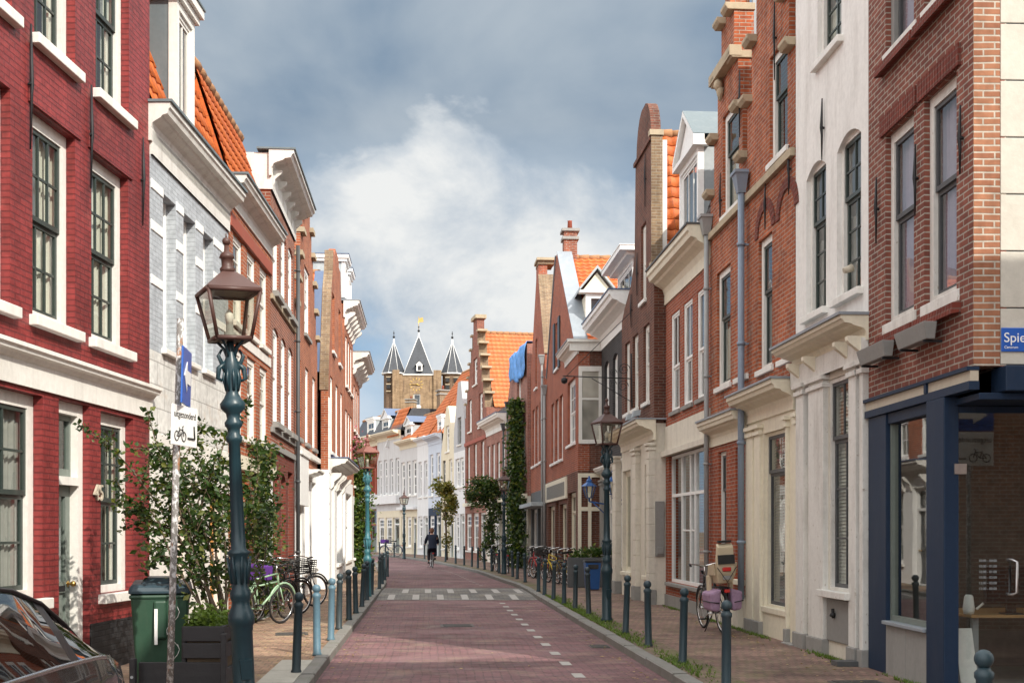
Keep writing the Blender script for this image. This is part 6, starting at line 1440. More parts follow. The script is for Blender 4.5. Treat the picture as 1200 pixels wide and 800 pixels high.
# big shrub rising from the planter, with long arching shoots
t = thing('climbing_shrub', 'large loose green shrub growing from the black planter, one long shoot towards the red house', 'shrub')
sb, lb = MB().mat(M['bark']), MB().mat(M['leaf_dark'])
def pt(px_, py, Y): return (X(px_, Y), Y, Zp(py, Y))
tips = [[(250,728,11.2),(215,640,11.5),(150,545,11.9),(92,497,12.2)], [(255,725,11.2),(220,620,11.6),(190,540,12),(172,480,12.1)], [(262,725,11.3),(250,600,11.7),(262,520,12),(288,470,12.3)],
        [(258,725,11.2),(225,640,11.4),(205,560,11.5),(240,500,11.8)], [(270,725,11.5),(290,620,12),(302,560,12.2),(300,515,12.3)], [(265,725,11.3),(262,620,11.6),(240,560,11.8),(228,515,12)],
        [(245,725,11.1),(205,660,11.4),(178,600,11.6),(140,590,11.8)], [(250,725,11.2),(210,630,11.5),(160,600,11.8),(135,560,12)], [(262,725,11.5),(275,640,11.8),(280,580,12),(272,530,12.2)], [(255,725,11.2),(235,680,11.3),(190,650,11.4),(170,672,11.5)],
        [(272,725,11.6),(300,690,12),(312,640,12.4),(312,600,12.5)], [(268,726,11.3),(245,640,11.5),(232,590,11.6),(250,550,11.7)], [(250,725,11.4),(228,610,11.9),(208,545,12.1),(186,520,12.2)], [(260,725,11.4),(245,640,11.7),(215,600,11.9),(200,570,12)],
        [(275,726,11.6),(285,660,11.8),(268,610,11.9),(258,580,12)], [(240,726,11.2),(222,660,11.4),(232,610,11.5),(215,575,11.6)]]
for k, tp in enumerate(tips):
    branch_leaves(sb, lb, [pt(*q) for q in tp], .014, .004, 95, .06, .085 if k > 2 else .065)
    for j in range(5):                                     # side shoots
        a = Vector(pt(*tp[1])).lerp(Vector(pt(*tp[random.choice((2,3))])), random.random()); b = a + Vector((random.uniform(-.4,.4), random.uniform(-.3,.3), random.uniform(-.1,.5)))
        branch_leaves(sb, lb, [a, (a+b)/2 + Vector((0,0,.06)), b], .006, .002, 130, .055, .06, 0)
sb.build('stems', t); lb.build('foliage', t)
t = thing('low_weeds', 'bright green low plants along the planter edge under the shrub', 'plant'); lb = MB().mat(M['weed'])
for k in range(1100): leaf(lb, (random.uniform(-2.92,-2.60), 10.66+abs(random.gauss(0,.25)), .80+abs(random.gauss(0,.09))), .055)
lb.build('foliage', t)
def climber(name, label, cat, A, B, out, z0, z1, n, s, m, taper=.0, wob=.35):
    A, B = Vector((*A, 0)), Vector((*B, 0)); t = thing(name, label, cat, (0,0,0)); lb, sb = MB().mat(M[m]), MB().mat(M['bark']); nrm = (B-A).normalized().cross(Vector((0,0,1))); nrm = nrm if nrm.y < .3 else -nrm
    mid = (A+B)/2; half = (B-A).length/2; d = (B-A).normalized()
    for k in range(6):
        x = random.uniform(-.4,.4)*half; pts = [mid + d*x*(1-z*.1) + d*random.uniform(-.1,.1)*half + nrm*.05 + Vector((0,0,z0+(z1-z0)*z/6*.95)) for z in range(7)]; sb.tube(pts, .03, 5, .008)
    for k in range(n):
        f = random.random()**.85; q0 = 2 if random.random() < .5 else 0; wd = half*(1-taper*f)*(1+wob*math.sin(f*13+1)*.6+wob*.5*math.sin(f*31+q0)); q = random.gauss(0,.48)
        q = max(-1.15, min(1.15, q)); dep = abs(random.gauss(0,.5))*out*(1-.6*abs(q))*(1-taper*f*.6)
        leaf(lb, mid + d*q*wd + nrm*dep + Vector((0,0,z0+(z1-z0)*f)), s*random.uniform(.6,1.3))
    lb.build('foliage', t); sb.build('stems', t); return t
climber('wall_climber', 'green climbing plant on the wall beside the white shutter, above the bicycles', 'climbing plant', (-4.55,20.3), (-4.62,22.7), .5, .2, 3.3, 3000, .085, 'leaf_dark', .35, .9)
climber('ivy_hedge', 'bright green ivy at the end of the left row beneath pink flowers', 'ivy', (X(404,45), 45), (X(428,46), 46.2), .7, .1, 4.6, 3500, .16, 'leaf_mid', .25, .5)
climber('ivy_column', 'tall dark ivy column climbing the brick front under the blue tarpaulin', 'ivy', (X(601,52.5), 53.2), (X(617,51), 50.8), .7, .1, 7.4, 7000, .17, 'leaf_dark', .55, .3)
t = blob_plant('flower_basket', 'hanging pink flowers high on the last house of the left row', 'flowers', (X(409,44), 44, Zp(522,44)), [(0,0,0,.5,.4,.3),(.3,-.1,-.1,.4,.3,.25)], 500, .12, 'leaf_mid', crown='foliage')
mb = MB().mat(M['pink_petal']); [leaf(mb, (random.gauss(.1,.35), -.3+random.gauss(0,.15), random.gauss(.05,.2)), .13) for k in range(170)]; mb.build('blossoms', t)
mb = MB().mat(M['iron']); mb.tube([(-1.6,0,.25),(0,0,.25),(0,0,0)], .03, 5); mb.build('bracket', t)
blob_plant('street_tree', 'slender yellowing street tree in front of the ochre gable house', 'tree', (X(521,66), 66.5, .1), [(0,0,3.3,.75,.7,.8),(-.2,0,4.1,.55,.5,.55),(.15,.1,2.5,.4,.4,.5),(.1,0,1.2,.25,.25,.8)], 2600, .16, 'leaf_yellow', [([(.1,0,0),(.05,0,1.6),(0,0,3),(-.1,0,4.2)], .07, .02), ([(.03,0,2.3),(-.4,0,3.3)], .03, .01), ([(.02,0,2.5),(.4,.1,3.5)], .03, .01)])
blob_plant('climbing_bush', 'dark green bushy climber arching over a doorway, left of the ivy column', 'bush', (X(569,58), 58.5, .1), [(-.3,0,3.7,.95,.6,.6),(.3,0,3.0,.7,.6,.8),(-.6,-.1,3.0,.5,.5,.5),(.3,0,1.5,.4,.4,1.0),(.1,.1,.6,.45,.4,.5)], 4200, .15, 'leaf_dark', [([(.3,.1,0),(.35,.1,1.5),(.2,.1,2.6),(-.2,.1,3.6)], .09, .03)])
t = blob_plant('plant_trough', 'low dark trough of green plants against the bay house', 'planter', (X(696,34.2), 34.2, .1), [(0,0,.95,.7,.25,.22)], 900, .1, 'leaf_mid', crown='foliage'); mb = MB().mat(M['dark_grey']); mb.box(-.75,.75,-.25,.25,0,.85); mb.build('trough', t, bevel=.01)
# stuff on the ground: fallen leaves and tufts of grass
def scatter(name, n, gen, s, m, kind='stuff', up=False):
    mb = MB().mat(M[m])
    for k in range(n):
        x, y, z = gen()
        if up:
            for j in range(5): a = random.uniform(0,6.3); b_ = Vector((x,y,z)); tip = b_ + Vector((math.cos(a)*.03, math.sin(a)*.03, random.uniform(.03,.09)*s)); w_ = Vector((-math.sin(a),math.cos(a),0))*.006; mb.face([b_-w_, b_+w_, tip])
        else:
            i0 = len(mb.v); leaf(mb, (x,y,z), s*random.uniform(.5,1.3), flat=.95)
            for q in range(i0, len(mb.v)): mb.v[q].z = z + .004 + abs(mb.v[q].z - z)*.3
    tag(mb.build(name), kind=kind)
def g1():
    r_ = random.random(); Y = 9 + random.random()**1.6*40
    if r_ < .35: return (*L(-1.42 - abs(random.gauss(0,.25)), Y), .108)
    if r_ < .5: return (*L(-1.15 + abs(random.gauss(0,.12)), Y), .004)
    if r_ < .62: return (*L(random.uniform(-3.0,-1.4), Y), .104)
    if r_ < .75: return (*L(2.62 - abs(random.gauss(0,.12)), Y), .004)
    if r_ < .93: return (*L(4.95 - abs(random.gauss(0,.35)), Y), .106)
    return (*L(random.uniform(-1.2,2.7), Y), .004)
scatter('fallen_leaves', 1900, g1, .06, 'leaf_fallen')
def g2():
    r_ = random.random(); Y = 11 + random.random()**1.3*26
    if r_ < .72: return (*L(2.93 + abs(random.gauss(0,.15)), random.choice((14.2,17.9,20.6,22.4,24.2,26.5,28.3))+random.gauss(0,.8)), .105)
    return (*L(5.1 - abs(random.gauss(0,.05)), random.choice((12.4,15.2,18.3,19.7,21.1,24.6,27.5))+random.gauss(0,.35)), .102)
scatter('grass', 2400, g2, .6, 'weed', up=True)
# ================================================================ BICYCLES (built along +x, wheels on the ground)
M['chrome'] = plain('chrome', (.6,.6,.6), .2, 1.0, .5, .05); M['saddle'] = plain('black_saddle', (.02,.02,.02), .5)
for k_, c_ in (('green', (.30,.45,.30)), ('black', (.02,.02,.022)), ('red', (.42,.03,.03)), ('yellow', (.62,.46,.04)), ('navy', (.02,.03,.09)), ('silver', (.4,.42,.42))): M['bike_'+k_] = plain('bicycle_'+k_, c_, .35, .1, .5, .1)
M['basket'] = plain('dark_basket', (.03,.028,.026), .7); M['purple'] = plain('purple_cloth', (.10,.03,.22), .8); M['tail_red'] = plain('red_reflector', (.55,.02,.02), .2, 0, .6)
M['pannier'] = plain('lilac_canvas', (.33,.22,.32), .85, 0, .2, .2, 12, .2); M['seat_beige'] = plain('beige_plastic', (.55,.46,.32), .45, 0, .4, .06)
def ring(mb, c, r, t, n=26): mb.tube([(c[0]+r*math.cos(2*math.pi*k/n), c[1], c[2]+r*math.sin(2*math.pi*k/n)) for k in range(n)], t, 6, closed=True)
def make_bike(label, m, loc, rz, lean=0.0, front=None, rear=None, steer=0.0, group='bicycles parked along the fronts', name='bicycle'):
    t = thing(name, label, 'bicycle', loc, rz, group); t.rotation_euler = (R(lean), 0, rz); r = .34
    for wx in (-.52, .55):
        mb = MB().mat(M['rubber']); ring(mb, (wx,0,r), r-.02, .02); w_ = mb.build('wheel', t)
        mb = MB().mat(M['chrome']); ring(mb, (wx,0,r), r-.045, .011)
        for k in range(14): a = 2*math.pi*k/14; mb.tube([(wx+.02*math.cos(a+.5), (.025 if k%2 else -.025), r+.02*math.sin(a+.5)), (wx+(r-.05)*math.cos(a), 0, r+(r-.05)*math.sin(a))], .0022, 3, cap=False)
        mb.tube([(wx,-.05,r),(wx,.05,r)], .022, 8); mb.build('rim', w_)
        mb = MB().mat(M[m]); mb.tube([(wx+(r+.03)*math.cos(a_), 0, r+(r+.03)*math.sin(a_)) for a_ in [R(d) for d in (range(10,196,15) if wx < 0 else range(20,176,15))]], .02, 5); mb.build('mudguard', t)
    mb = MB().mat(M[m]); bb_, st_, hd, hb = (-.06,0,.29), (-.2,0,.80), (.36,0,.88), (.42,0,.66)
    for p, q, d in ((bb_, st_, .017), (bb_, hb, .019), (st_, hd, .016), (hd, hb, .02), ((-.17,0,.68),(.40,0,.74),.016)): mb.tube([p, q], d, 7)
    for s in (-.05, .05): mb.tube([bb_, (-.52,s,r)], .011, 6); mb.tube([(-.19,s*.3,.76), (-.52,s,r)], .009, 6); mb.tube([(.43,s*.6,.64),(.46,s,.52),(.55,s,r)], .012, 6)
    mb.build('frame', t)
    mb = MB().mat(M['chrome']); mb.tube([(.35,0,.86),(.32,0,1.02)], .014, 6); mb.tube([(.08,-.3,1.06),(.2,-.29,1.08),(.33,-.14,1.06),(.36,0,1.03),(.33,.14,1.06),(.2,.29,1.08),(.08,.3,1.06)], .012, 6); mb.mat(M['rubber']); [mb.tube([(.05,s,1.055),(.17,s*.98,1.08)], .018, 6) for s in (-.3,.3)]; mb.build('handlebar', t)
    mb = MB().mat(M['saddle']); mb.hexa([(-.34,-.10,.93),(.0,-.025,.93),(.0,.025,.93),(-.34,.10,.93)], [(-.36,-.09,1.0),(.02,-.02,.98),(.02,.02,.98),(-.36,.09,1.0)]); mb.tube([(-.2,0,.78),(-.22,0,.94)], .013, 6); mb.build('saddle', t, bevel=.02)
    mb = MB().mat(M['chrome']); mb.tube([(-.06,-.09,.29),(-.06,.09,.29)], .012, 6); ring(mb, (-.06,.05,.29), .085, .008, 16); mb.tube([(-.06,.09,.29),(.08,.1,.2)], .009, 5); mb.tube([(-.06,-.09,.29),(-.2,-.1,.38)], .009, 5); mb.mat(M['rubber']); mb.box(.04,.12,.09,.19,.185,.205); mb.box(-.24,-.16,-.19,-.09,.37,.39); mb.build('crank', t)
    mb = MB().mat(M['iron']); [mb.tube([(-.25,s,.73),(-.82,s,.73)], .008, 5) for s in (-.06,0,.06)]; [mb.tube([(-.7,s,.73),(-.54,s,r)], .007, 5) for s in (-.06,.06)]; mb.tube([(-.82,-.06,.73),(-.82,.06,.73)], .008, 5); mb.tube([(-.12,.05,.26),(-.2,.2,.02)], .009, 5); mb.build('rear_rack', t)
    mb = MB().mat(M['tail_red']); mb.box(-.86,-.83,-.04,.04,.66,.71); mb.build('rear_light', t)
    mb = MB().mat(M['iron']); mb.lathe([(.02,0),(.04,.04),(.045,.06)], (.42,0,.9), 8); mb.build('headlight', t)
    for kind, x in ((front, .52), (rear, -.55)):
        if not kind: continue
        z = .82 if x > 0 else .76; mb = MB().mat(M[kind]); a, b, c = (.2, .2, .24) if x > 0 else (.22, .19, .26)
        if kind == 'basket':
            for k in range(7): zz_ = z + c*k/6; q = 1 + .08*k/6; mb.tube([(x-a*q,-b*q,zz_),(x+a*q,-b*q,zz_),(x+a*q,b*q,zz_),(x-a*q,b*q,zz_)], .008, 4, closed=True)
            for k in range(8):
                u = -1 + 2*k/7
                for s in (-1, 1): mb.tube([(x+a*u,s*b,z),(x+a*u*1.08,s*b*1.08,z+c)], .006, 4); mb.tube([(x+s*a,b*u,z),(x+s*a*1.08,b*u*1.08,z+c)], .006, 4)
        else: mb.box(x-a, x+a, -b, b, z, z+c)
        mb.build('front_basket' if x > 0 else 'rear_box', t, bevel=0 if kind == 'basket' else .02)
    return t
def bike_at(px_, py, rz, m, label, lean=0, **k): x, y = G(px_, py); return make_bike(label, m, (x, y, .1), R(rz), lean, **k)
bike_at(304, 733, 62, 'bike_green', 'pale green bicycle leaning first in the group beside the near lamp', 6)
bike_at(316, 727, 70, 'bike_black', 'black bicycle with purple rear bag between the green one and the basket one', 5, rear='purple')
bike_at(327, 722, 58, 'bike_black', 'black bicycle with large dark front basket by the left wall', 4, front='basket', rear='basket')
bike_at(345, 712, 50, 'bike_black', 'tall black bicycle farthest in the left group, front wheel towards the door', 3)
bike_at(413, 668, 80, 'bike_black', 'black bicycle in front of the green ivy at the end of the left row', 5)
for px_, py, rz, m, lab, kw in ((624,676,100,'bike_black','black bicycle farthest left in the right hand group by the shop windows',{}), (632,678,110,'bike_red','red bicycle behind the black one in the right hand group',{}), (643,681,104,'bike_black','black bicycle with front basket in the right hand group',{'front':'basket'}),
                             (651,683,112,'bike_yellow','yellow bicycle in the middle of the right hand group',{}), (660,685,105,'bike_black','black bicycle with high handlebar right of the yellow one',{}), (669,683,95,'bike_red','red bicycle nearest the bay house in the right hand group',{})):
    bike_at(px_, py, rz, m, lab, -4, **kw)
bike_at(580, 669, 100, 'bike_black', 'dark bicycle left of the lamp by the ivy column', -4); bike_at(594, 671, 96, 'bike_navy', 'dark bicycle right of the lamp by the ivy column', -4)
bike_at(458, 651.5, 150, 'bike_navy', 'distant bicycle with dark blue crate parked at the bend', 3, front='purple')
# ---- bicycle with child seat and panniers, seen from behind
x, y = X(836, 19.2), 19.2
t = make_bike('bicycle with beige child seat and lilac panniers against the brick front', 'bike_black', (x, y, .1), R(97), -3)
mb = MB().mat(M['seat_beige']); q = [(-.36,.79),(-.80,.80),(-.86,.95),(-.88,1.36),(-.80,1.42),(-.74,1.02),(-.40,.96)]
def prof_w(z): return .11 if z < .9 else (.145 if z < 1.1 else .125)
a = [mb.add((px_, -prof_w(z), z)) for px_, z in q]; b = [mb.add((px_, prof_w(z), z)) for px_, z in q]
for k in range(len(q)): j = (k+1) % len(q); mb.fi((a[k], a[j], b[j], b[k]))
mb.fi(a[::-1]); mb.fi(b)
for s in (-1, 1): mb.hexa([(-.78,s*.17,.92),(-.45,s*.19,.92),(-.45,s*.16,.92),(-.78,s*.14,.92)], [(-.82,s*.2,1.12),(-.55,s*.2,1.08),(-.55,s*.17,1.08),(-.82,s*.17,1.12)]); mb.hexa([(-.5,s*.2,.42),(-.4,s*.2,.42),(-.4,s*.14,.42),(-.5,s*.14,.42)], [(-.55,s*.2,.92),(-.42,s*.2,.92),(-.42,s*.14,.92),(-.55,s*.14,.92)])
cs_ = mb.build('child_seat', t, bevel=.025)
mb = MB().mat(M['saddle']); mb.box(-.905,-.87,-.13,.13,1.10,1.24); mb.box(-.86,-.78,-.10,.10,1.425,1.46); mb.tube([(-.90,-.15,1.05),(-.90,0,.82),(-.90,.15,1.05)], .008, 5); mb.build('seat_strap', cs_)
mb = MB().mat(M['tail_red']); mb.box(-.905,-.875,-.07,.07,.985,1.05); mb.build('red_reflector', cs_, bevel=.02)
mb = MB().mat(M['sign_grey']); mb.box(-.90,-.872,-.065,.065,.86,.92); mb.build('label_plate', cs_)
for s in (-1, 1):
    mb = MB().mat(M['pannier']); mb.hexa([(-.78,s*.10,.36),(-.36,s*.10,.36),(-.36,s*.25,.38),(-.78,s*.25,.38)], [(-.82,s*.07,.72),(-.32,s*.07,.72),(-.34,s*.27,.66),(-.8,s*.27,.66)])
    p_ = mb.build('pannier', t, bevel=.04); mb = MB().mat(M['purple']); mb.hexa([(-.83,s*.05,.70),(-.31,s*.05,.70),(-.32,s*.29,.56),(-.82,s*.29,.56)], [(-.83,s*.05,.73),(-.31,s*.05,.73),(-.32,s*.3,.58),(-.82,s*.3,.58)]) if False else mb.mat(M['saddle']).tube([(-.81,s*.12,.5),(-.81,s*.262,.52),(-.6,s*.275,.53),(-.36,s*.262,.52)], .008, 5); mb.build('strap', p_)
# ================================================================ CYCLIST
x, y = X(506, 55.5), 55.5; yaw = R(98)
make_bike('black city bicycle ridden down the middle of the road', 'bike_black', (x, y, 0.004), yaw, 0, rear=None, group='ridden bicycle')
def skin(name, verts, edges, radii, m, parent, root=0, sub=2):
    me = bpy.data.meshes.new(name); me.from_pydata(verts, edges, []); o = bpy.data.objects.new(name, me); COL.objects.link(o)
    o.modifiers.new('skin', 'SKIN'); sv = me.skin_vertices[0].data
    for k, r_ in enumerate(radii): sv[k].radius = (r_, r_) if not isinstance(r_, tuple) else r_; sv[k].use_root = (k == root)
    s = o.modifiers.new('sub', 'SUBSURF'); s.levels = sub; s.render_levels = sub
    dg = bpy.context.evaluated_depsgraph_get(); m2 = bpy.data.meshes.new_from_object(o.evaluated_get(dg)); bpy.data.objects.remove(o)
    m2.materials.clear(); m2.materials.append(M[m]); m2.polygons.foreach_set('use_smooth', [True]*len(m2.polygons))
    o = bpy.data.objects.new(name, m2); COL.objects.link(o); o.parent = parent; return o
M['skin'] = plain('skin', (.50,.30,.22), .55, 0, .4, .05); M['coat'] = plain('navy_wool', (.015,.02,.035), .9, 0, .2, .2, 20, .2); M['hair'] = plain('auburn_hair', (.12,.05,.025), .6, 0, .3, .3, 30, .3); M['trousers'] = plain('dark_trousers', (.02,.022,.03), .85); M['shoe'] = plain('black_shoe', (.015,.015,.015), .5)
person = thing('person', 'cyclist in a dark navy coat riding away, seen from behind', 'person', (x, y, 0.004), yaw)
V = [(-.24,0,1.03),(-.17,0,1.25),(-.06,0,1.48),(-.02,0,1.56),(0,0,1.66),(.03,0,1.75),  # pelvis..head
     (-.08,.18,1.46),(.02,.27,1.24),(.14,.29,1.10),(-.08,-.18,1.46),(.02,-.27,1.24),(.14,-.29,1.10),
     (-.2,.10,.98),(.12,.13,.66),(.06,.14,.28),(-.2,-.10,.98),(.17,-.13,.80),(-.14,-.14,.46)]
E = [(0,1),(1,2),(2,3),(3,4),(4,5),(2,6),(6,7),(7,8),(2,9),(9,10),(10,11),(0,12),(12,13),(13,14),(0,15),(15,16),(16,17)]
skin('body', V, E, [(.15,.13),(.15,.12),(.15,.1),.05,.085,.075,.06,.05,.035,.06,.05,.035,.085,.07,.042,.085,.07,.042], 'skin', person)
V2 = [(-.26,0,.98),(-.17,0,1.25),(-.065,0,1.50),(-.075,.18,1.475),(.02,.28,1.24),(.12,.29,1.12),(-.075,-.18,1.475),(.02,-.28,1.24),(.12,-.29,1.12),(-.34,0,.82)]
skin('coat', V2, [(0,1),(1,2),(2,3),(3,4),(4,5),(2,6),(6,7),(7,8),(0,9)], [(.20,.19),(.19,.17),(.19,.16),.10,.075,.058,.10,.075,.058,(.15,.23)], 'coat', person)
skin('trousers', [(-.22,0,1.0),(-.19,.10,.97),(.12,.13,.66),(.06,.14,.32),(-.19,-.10,.97),(.17,-.13,.80),(-.14,-.14,.50)], [(0,1),(1,2),(2,3),(0,4),(4,5),(5,6)], [.14,.1,.085,.06,.1,.085,.06], 'trousers', person)
mb = MB().mat(M['hair']); mb.ball((.0,0,1.735), .108, 14, 10, 1.1); mb.ball((-.045,0,1.68), .085, 10, 8); mb.build('hair', person)
mb = MB().mat(M['skin']); mb.ball((.045,0,1.70), .082, 12, 8, 1.25); mb.tube([(.12,0,1.70),(.145,0,1.68)], .014, 6); [mb.ball((.02,s*.1,1.70), .024, 6, 5) for s in (-1,1)]; mb.mat(M['ink']); [mb.ball((.118,s*.032,1.725), .011, 6, 5) for s in (-1,1)]; mb.build('face', person)
mb = MB().mat(M['skin'])
for s in (-1, 1):
    mb.ball((.13,s*.295,1.085), .036, 8, 6)
    for k in range(4): mb.tube([(.15,s*(.27+.017*k),1.10),(.165,s*(.27+.017*k),1.08),(.15,s*(.27+.017*k),1.055)], .008, 5)
    mb.tube([(.12,s*.27,1.09),(.14,s*.255,1.06)], .009, 5)
mb.build('hands', person)
mb = MB().mat(M['shoe'])
for (a, b) in (((.03,.14,.25),(.2,.14,.22)), ((-.17,-.14,.43),(-.0,-.14,.40))): mb.tube([a, ((a[0]+b[0])/2, a[1], a[2]-.015), b], [.045,.045,.03], 8)
mb.build('shoes', person)
# ================================================================ PARKED CAR at the lower left
M['car_paint'] = plain('dark_metallic_paint', (.045,.045,.052), .18, .55, .6, .03, 3, 0); M['car_glass'] = glassmat('tinted_car_glass', (.22,.26,.25), .14, .95, .0); M['car_trim'] = plain('black_trim', (.012,.012,.013), .35)
M['car_paint'].node_tree.nodes['Principled BSDF'].inputs['Coat Weight'].default_value = 1.0; M['car_paint'].node_tree.nodes['Principled BSDF'].inputs['Coat Roughness'].default_value = .03
car = thing('parked_car', 'dark metallic hatchback parked by the red house, windows reflecting orange roofs', 'car', (-3.05, 7.2, .1), math.pi); car.scale = (1, 1, .97)
# stations along the length: y, half width, belt z, greenhouse half width at its top, roof-edge z, roof-centre z
S = [(0.0,.64,.60,.50,.62,.64),(.08,.74,.74,.58,.77,.79),(.25,.80,.85,.62,.89,.92),(.5,.835,.92,.64,.99,1.04),(.75,.85,.945,.63,1.13,1.19),(1.05,.86,.955,.62,1.265,1.335),(1.4,.865,.96,.615,1.35,1.42),(1.8,.87,.96,.61,1.39,1.465),(2.2,.87,.955,.61,1.40,1.475),(2.27,.87,.952,.61,1.40,1.475),(2.34,.87,.95,.61,1.398,1.473),(2.8,.87,.945,.605,1.375,1.45),(3.2,.868,.94,.60,1.27,1.345),(3.5,.865,.935,.62,1.115,1.18),(3.75,.86,.92,.70,.95,1.0),(4.0,.83,.83,.66,.85,.885),(4.15,.77,.72,.6,.74,.76),(4.22,.66,.60,.5,.62,.63)]
def csec(s):
    y_, w_, zb_, gw, zr_, zc_ = s; zl = .22 if .1 < y_ < 4.15 else .34
    pts = [(w_*.90, zl), (w_*.985, zl+.12), (w_*1.0, .52*zb_+.1), (w_*.995, zb_*.88), (w_*.965, zb_), (w_*.965+(gw-w_*.965)*.5, zb_+(zr_-zb_)*.53), (gw, zr_), (gw*.86, zr_+(zc_-zr_)*.45), (gw*.5, zr_+(zc_-zr_)*.85), (0, zc_)]
    full = [(x_, y_, z_) for x_, z_ in pts] + [(-x_, y_, z_) for x_, z_ in pts[-2::-1]]; return full
secs = []
for a, b in zip(S, S[1:]):
    for k in range(3): t_ = k/3; secs.append(tuple(p+(q-p)*t_ for p, q in zip(a, b)))
secs.append(S[-1]); rings = [csec(s) for s in secs]; NJ = len(rings[0])
body, glz, trim = MB().mat(M['car_paint']), MB().mat(M['car_glass']), MB().mat(M['car_trim'])
maps = {}
def put(mb, i, j):
    key = (id(mb), i, j)
    if key not in maps: maps[key] = mb.add(rings[i][j])
    return maps[key]
for i in range(len(rings)-1):
    ym = (secs[i][0]+secs[i+1][0])/2
    for j in range(NJ-1):
        jj = min(j, NJ-2-j); tgt = body
        if jj in (4, 5) and .56 < ym < 3.5:
            tgt = trim if (1.05 < ym < 1.166 or 2.2 < ym < 2.34 or ym < .66) else glz
        if jj in (6, 7, 8) and (2.85 < ym < 3.7): tgt = glz
        if jj in (6, 7, 8) and ym < 1.15 and ym > .52: tgt = glz
        tgt.fi((put(tgt,i,j), put(tgt,i+1,j), put(tgt,i+1,j+1), put(tgt,i,j+1)), None, tgt is not trim)
body.fi([put(body,0,j) for j in range(NJ)]); body.fi([put(body,len(rings)-1,j) for j in range(NJ)][::-1]); body.build('body', car)
glz.build('window', car); trim.build('door_pillar', car)  # the trim mesh is the black door pillars between the side windows
mb = MB().mat(M['chrome'])
for s in (1, -1): mb.tube([(s*(r_[4][0]+.004), r_[4][1], r_[4][2]+.004) for r_ in rings if .55 < r_[4][1] < 3.5], .014, 6)
mb.build('chrome_strip', car)
mb = MB().mat(M['car_trim'])
for s in (1, -1):
    mb.tube([(s*(r_[6][0]+.006), r_[6][1], r_[6][2]) for r_ in rings if .4 < r_[6][1] < 3.05], .012, 5)
    mb.tube([(s*.86, 3.25, 1.0), (s*.95, 3.22, 1.02)], .02, 6); mb.hexa([(s*.93,3.16,.94),(s*1.06,3.14,.95),(s*1.06,3.24,.95),(s*.93,3.26,.94)], [(s*.93,3.17,1.06),(s*1.05,3.16,1.05),(s*1.05,3.22,1.05),(s*.93,3.24,1.06)])
    mb.box(s*.872, s*.880, 2.27, 2.28, .35, .92); mb.box(s*.872, s*.878, 3.5, 3.51, .35, .88)
mb.build('trim', car)
mb = MB().mat(M['car_trim']); mb.box(-.7,.7,.5,3.5,.25,.5)
for xs in (-.36,.36): mb.box(xs-.24,xs+.24,1.9,2.4,.5,.62); mb.hexa([(xs-.22,1.85,.6),(xs+.22,1.85,.6),(xs+.22,1.98,.6),(xs-.22,1.98,.6)], [(xs-.16,1.65,1.2),(xs+.16,1.65,1.2),(xs+.16,1.76,1.2),(xs-.16,1.76,1.2)])
mb.tube([(-.2,2.85,.98),(-.36,2.8,1.06),(-.52,2.85,.98),(-.36,2.9,.88)], .016, 6, closed=True); mb.hexa([(-.7,3.1,.5),(.7,3.1,.5),(.7,3.5,.5),(-.7,3.5,.5)], [(-.7,3.2,.9),(.7,3.2,.9),(.7,3.5,.9),(-.7,3.5,.9)]); mb.build('interior', car)
for wy in (.78, 3.42):
    for s in (-1, 1):
        mb = MB().mat(M['rubber']); mb.lathe([(.2,-.09),(.29,-.1),(.31,-.07),(.31,.07),(.29,.1),(.2,.09)], (0,0,0), 28); w_ = mb.build('wheel', car); w_.location = (s*.80, wy, .31); w_.rotation_euler = (0, R(90), 0)
        mb = MB().mat(M['chrome']); mb.lathe([(.02,.085),(.05,.09),(.07,.05),(.17,.06),(.2,.085),(.2,-.06)], (0,0,0), 10 if True else 20); o_ = mb.build('rim', w_); o_.scale = (1,1,s)
for s in (-1, 1):
    mb = MB().mat(M['lamp_glass']); mb.ball((s*.6, 4.1, .64), .11, 12, 8, .7); mb.build('headlight', car)
    mb = MB().mat(M['tail_red']); mb.box(s*.56, s*.70, .03, .16, .56, .70); mb.build('tail_light', car, bevel=.02)
# ================================================================ SHOP INTERIOR things
h = CORNER; D_ = h.u(1112) - .02
def inshop(name, label, cat): return thing(name, label, cat, (*h.A, .1), h.root.rotation_euler.z)
M['oak'] = paint('oak_top', (.40,.24,.11), .5, .2, bs=.2, scale=(1,8,8))
t = inshop('office_desk', 'oak topped office desk behind the glass shop door', 'desk'); mb = MB().mat(M['oak']); mb.box(D_-1.5, D_-.35, .38, 2.4, .72, .75); mb.build('desk_top', t, bevel=.005)
for xx in (D_-1.4, D_-.5):
    for yy in (.48, 2.3): mb = MB().mat(M['zinc']); mb.box(xx-.03, xx+.03, yy-.03, yy+.03, 0, .718); mb.build('leg', t)
M['screen'] = plain('dark_screen', (.012,.014,.018), .12, 0, .5, .02, 2, 0)
t = inshop('computer_monitor', 'black computer monitor standing on the oak desk', 'monitor'); mb = MB().mat(M['black_paint']); mb.box(D_-.46, D_-.42, .55, 1.15, .86, 1.25); mb.box(D_-.55, D_-.36, .75, .95, .752, .765); mb.box(D_-.50, D_-.46, .8, .9, .765, 1.0); b_ = mb.build('monitor_housing', t, bevel=.008)
mb = MB().mat(M['screen']); mb.box(D_-.419, D_-.416, .57, 1.13, .88, 1.23); mb.build('screen', b_)
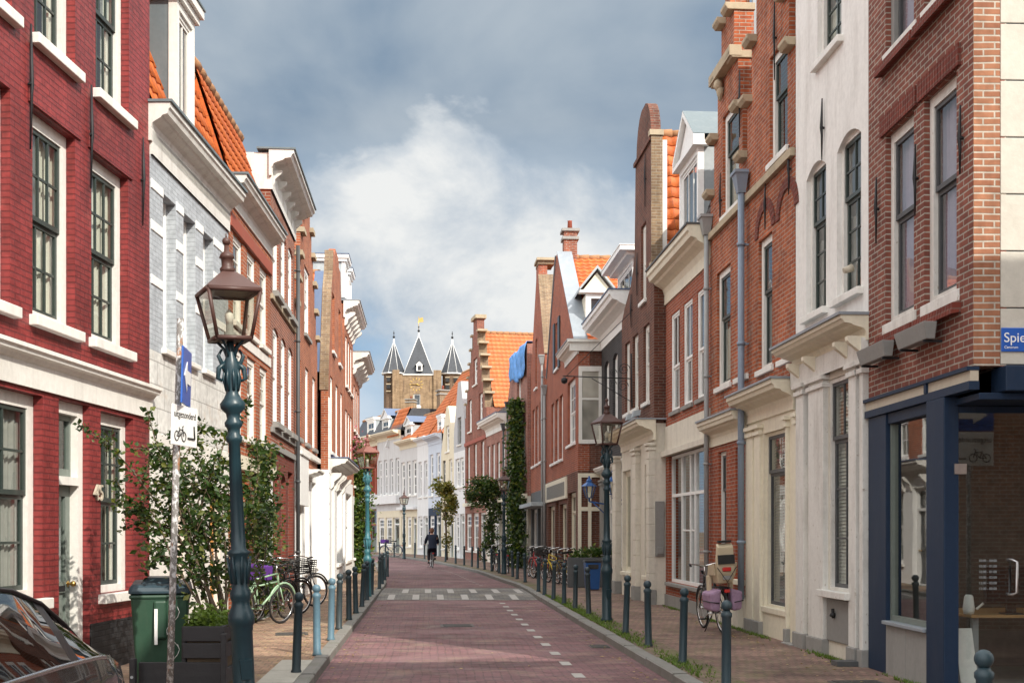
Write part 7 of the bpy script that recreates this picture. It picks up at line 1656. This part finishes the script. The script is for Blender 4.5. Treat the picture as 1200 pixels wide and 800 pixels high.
t = inshop('watering_can', 'small white watering can at the end of the oak desk', 'watering can'); mb = MB().mat(M['bright_white']); mb.lathe([(.05,.752),(.06,.8),(.045,.93),(.03,.95)], (D_-.5,.42,0), 12); mb.tube([(D_-.5,.5,.8),(D_-.5,.62,.9),(D_-.5,.68,.95)], [.014,.01,.012], 6); mb.tube([(D_-.5,.43,.92),(D_-.5,.38,.88),(D_-.5,.42,.8)], .008, 5); mb.build('can', t)
t = inshop('office_chair', 'black swivel office chair beside the desk inside the shop', 'chair'); cx0, cy0 = D_-.2, 1.35; mb = MB().mat(M['black_paint'])
for k in range(5): a = k*1.257; mb.tube([(cx0,cy0,.1),(cx0+.28*math.cos(a),cy0+.28*math.sin(a),.07)], .02, 6); mb.ball((cx0+.28*math.cos(a),cy0+.28*math.sin(a),.035), .03, 6, 5)
mb.tube([(cx0,cy0,.08),(cx0,cy0,.42)], .03, 8); mb.build('base', t); mb = MB().mat(M['rubber']); mb.box(cx0-.22,cx0+.18,cy0-.22,cy0+.22,.43,.5); mb.build('seat', t, bevel=.03); mb = MB().mat(M['rubber']); mb.hexa([(cx0-.2,cy0+.2,.55),(cx0+.16,cy0+.2,.55),(cx0+.16,cy0+.25,.55),(cx0-.2,cy0+.25,.55)], [(cx0-.18,cy0+.3,1.0),(cx0+.14,cy0+.3,1.0),(cx0+.14,cy0+.34,1.0),(cx0-.18,cy0+.34,1.0)]); mb.build('backrest', t, bevel=.02)
t = inshop('framed_board', 'pale framed board leaning on the post inside the glass door', 'frame'); mb = MB().mat(M['bright_white']); mb.hexa([(D_-.24,.22,.02),(D_-.2,.22,.02),(D_-.2,.4,.02),(D_-.24,.4,.02)], [(D_-.34,.19,.62),(D_-.31,.19,.62),(D_-.31,.37,.62),(D_-.34,.37,.62)]); mb.build('board', t)
# ---- tarpaulin over the house top, drawn over the gable
h = TARP_H; t = thing('blue_tarpaulin', 'blue tarpaulin draped over the top of the pinkish brick house', 'tarpaulin', (*h.A, 0), h.root.rotation_euler.z)
M['tarp'] = plain('blue_tarp', (.10,.28,.62), .4, 0, .5, .3, 3, .3); mb = MB().mat(M['tarp']); nx_, nz_ = 26, 16; ids = []
for i in range(nx_+1):
    row = []
    for j in range(nz_+1):
        u, v = i/nx_, j/nz_; xx = h.W*.36 + u*(h.W*.62)
        if v < .65: zz_ = 8.5 + (v/.65)*1.1 - .25*u*(1-v/.65) + .1*math.sin(u*9); yy = -.12 - .10*math.sin(u*21+v*3)*(.5+v) - .05*math.sin(u*47+v*9)
        else: zz_ = 9.78 + .06*math.sin(u*14); yy = -.1 + (v-.65)/.35*.9
        row.append(mb.add((xx, yy, zz_)))
    ids.append(row)
for i in range(nx_):
    for j in range(nz_): mb.fi((ids[i][j], ids[i+1][j], ids[i+1][j+1], ids[i][j+1]), None, True)
o = mb.build('tarp_sheet', t); s_ = o.modifiers.new('solid', 'SOLIDIFY'); s_.thickness = .01
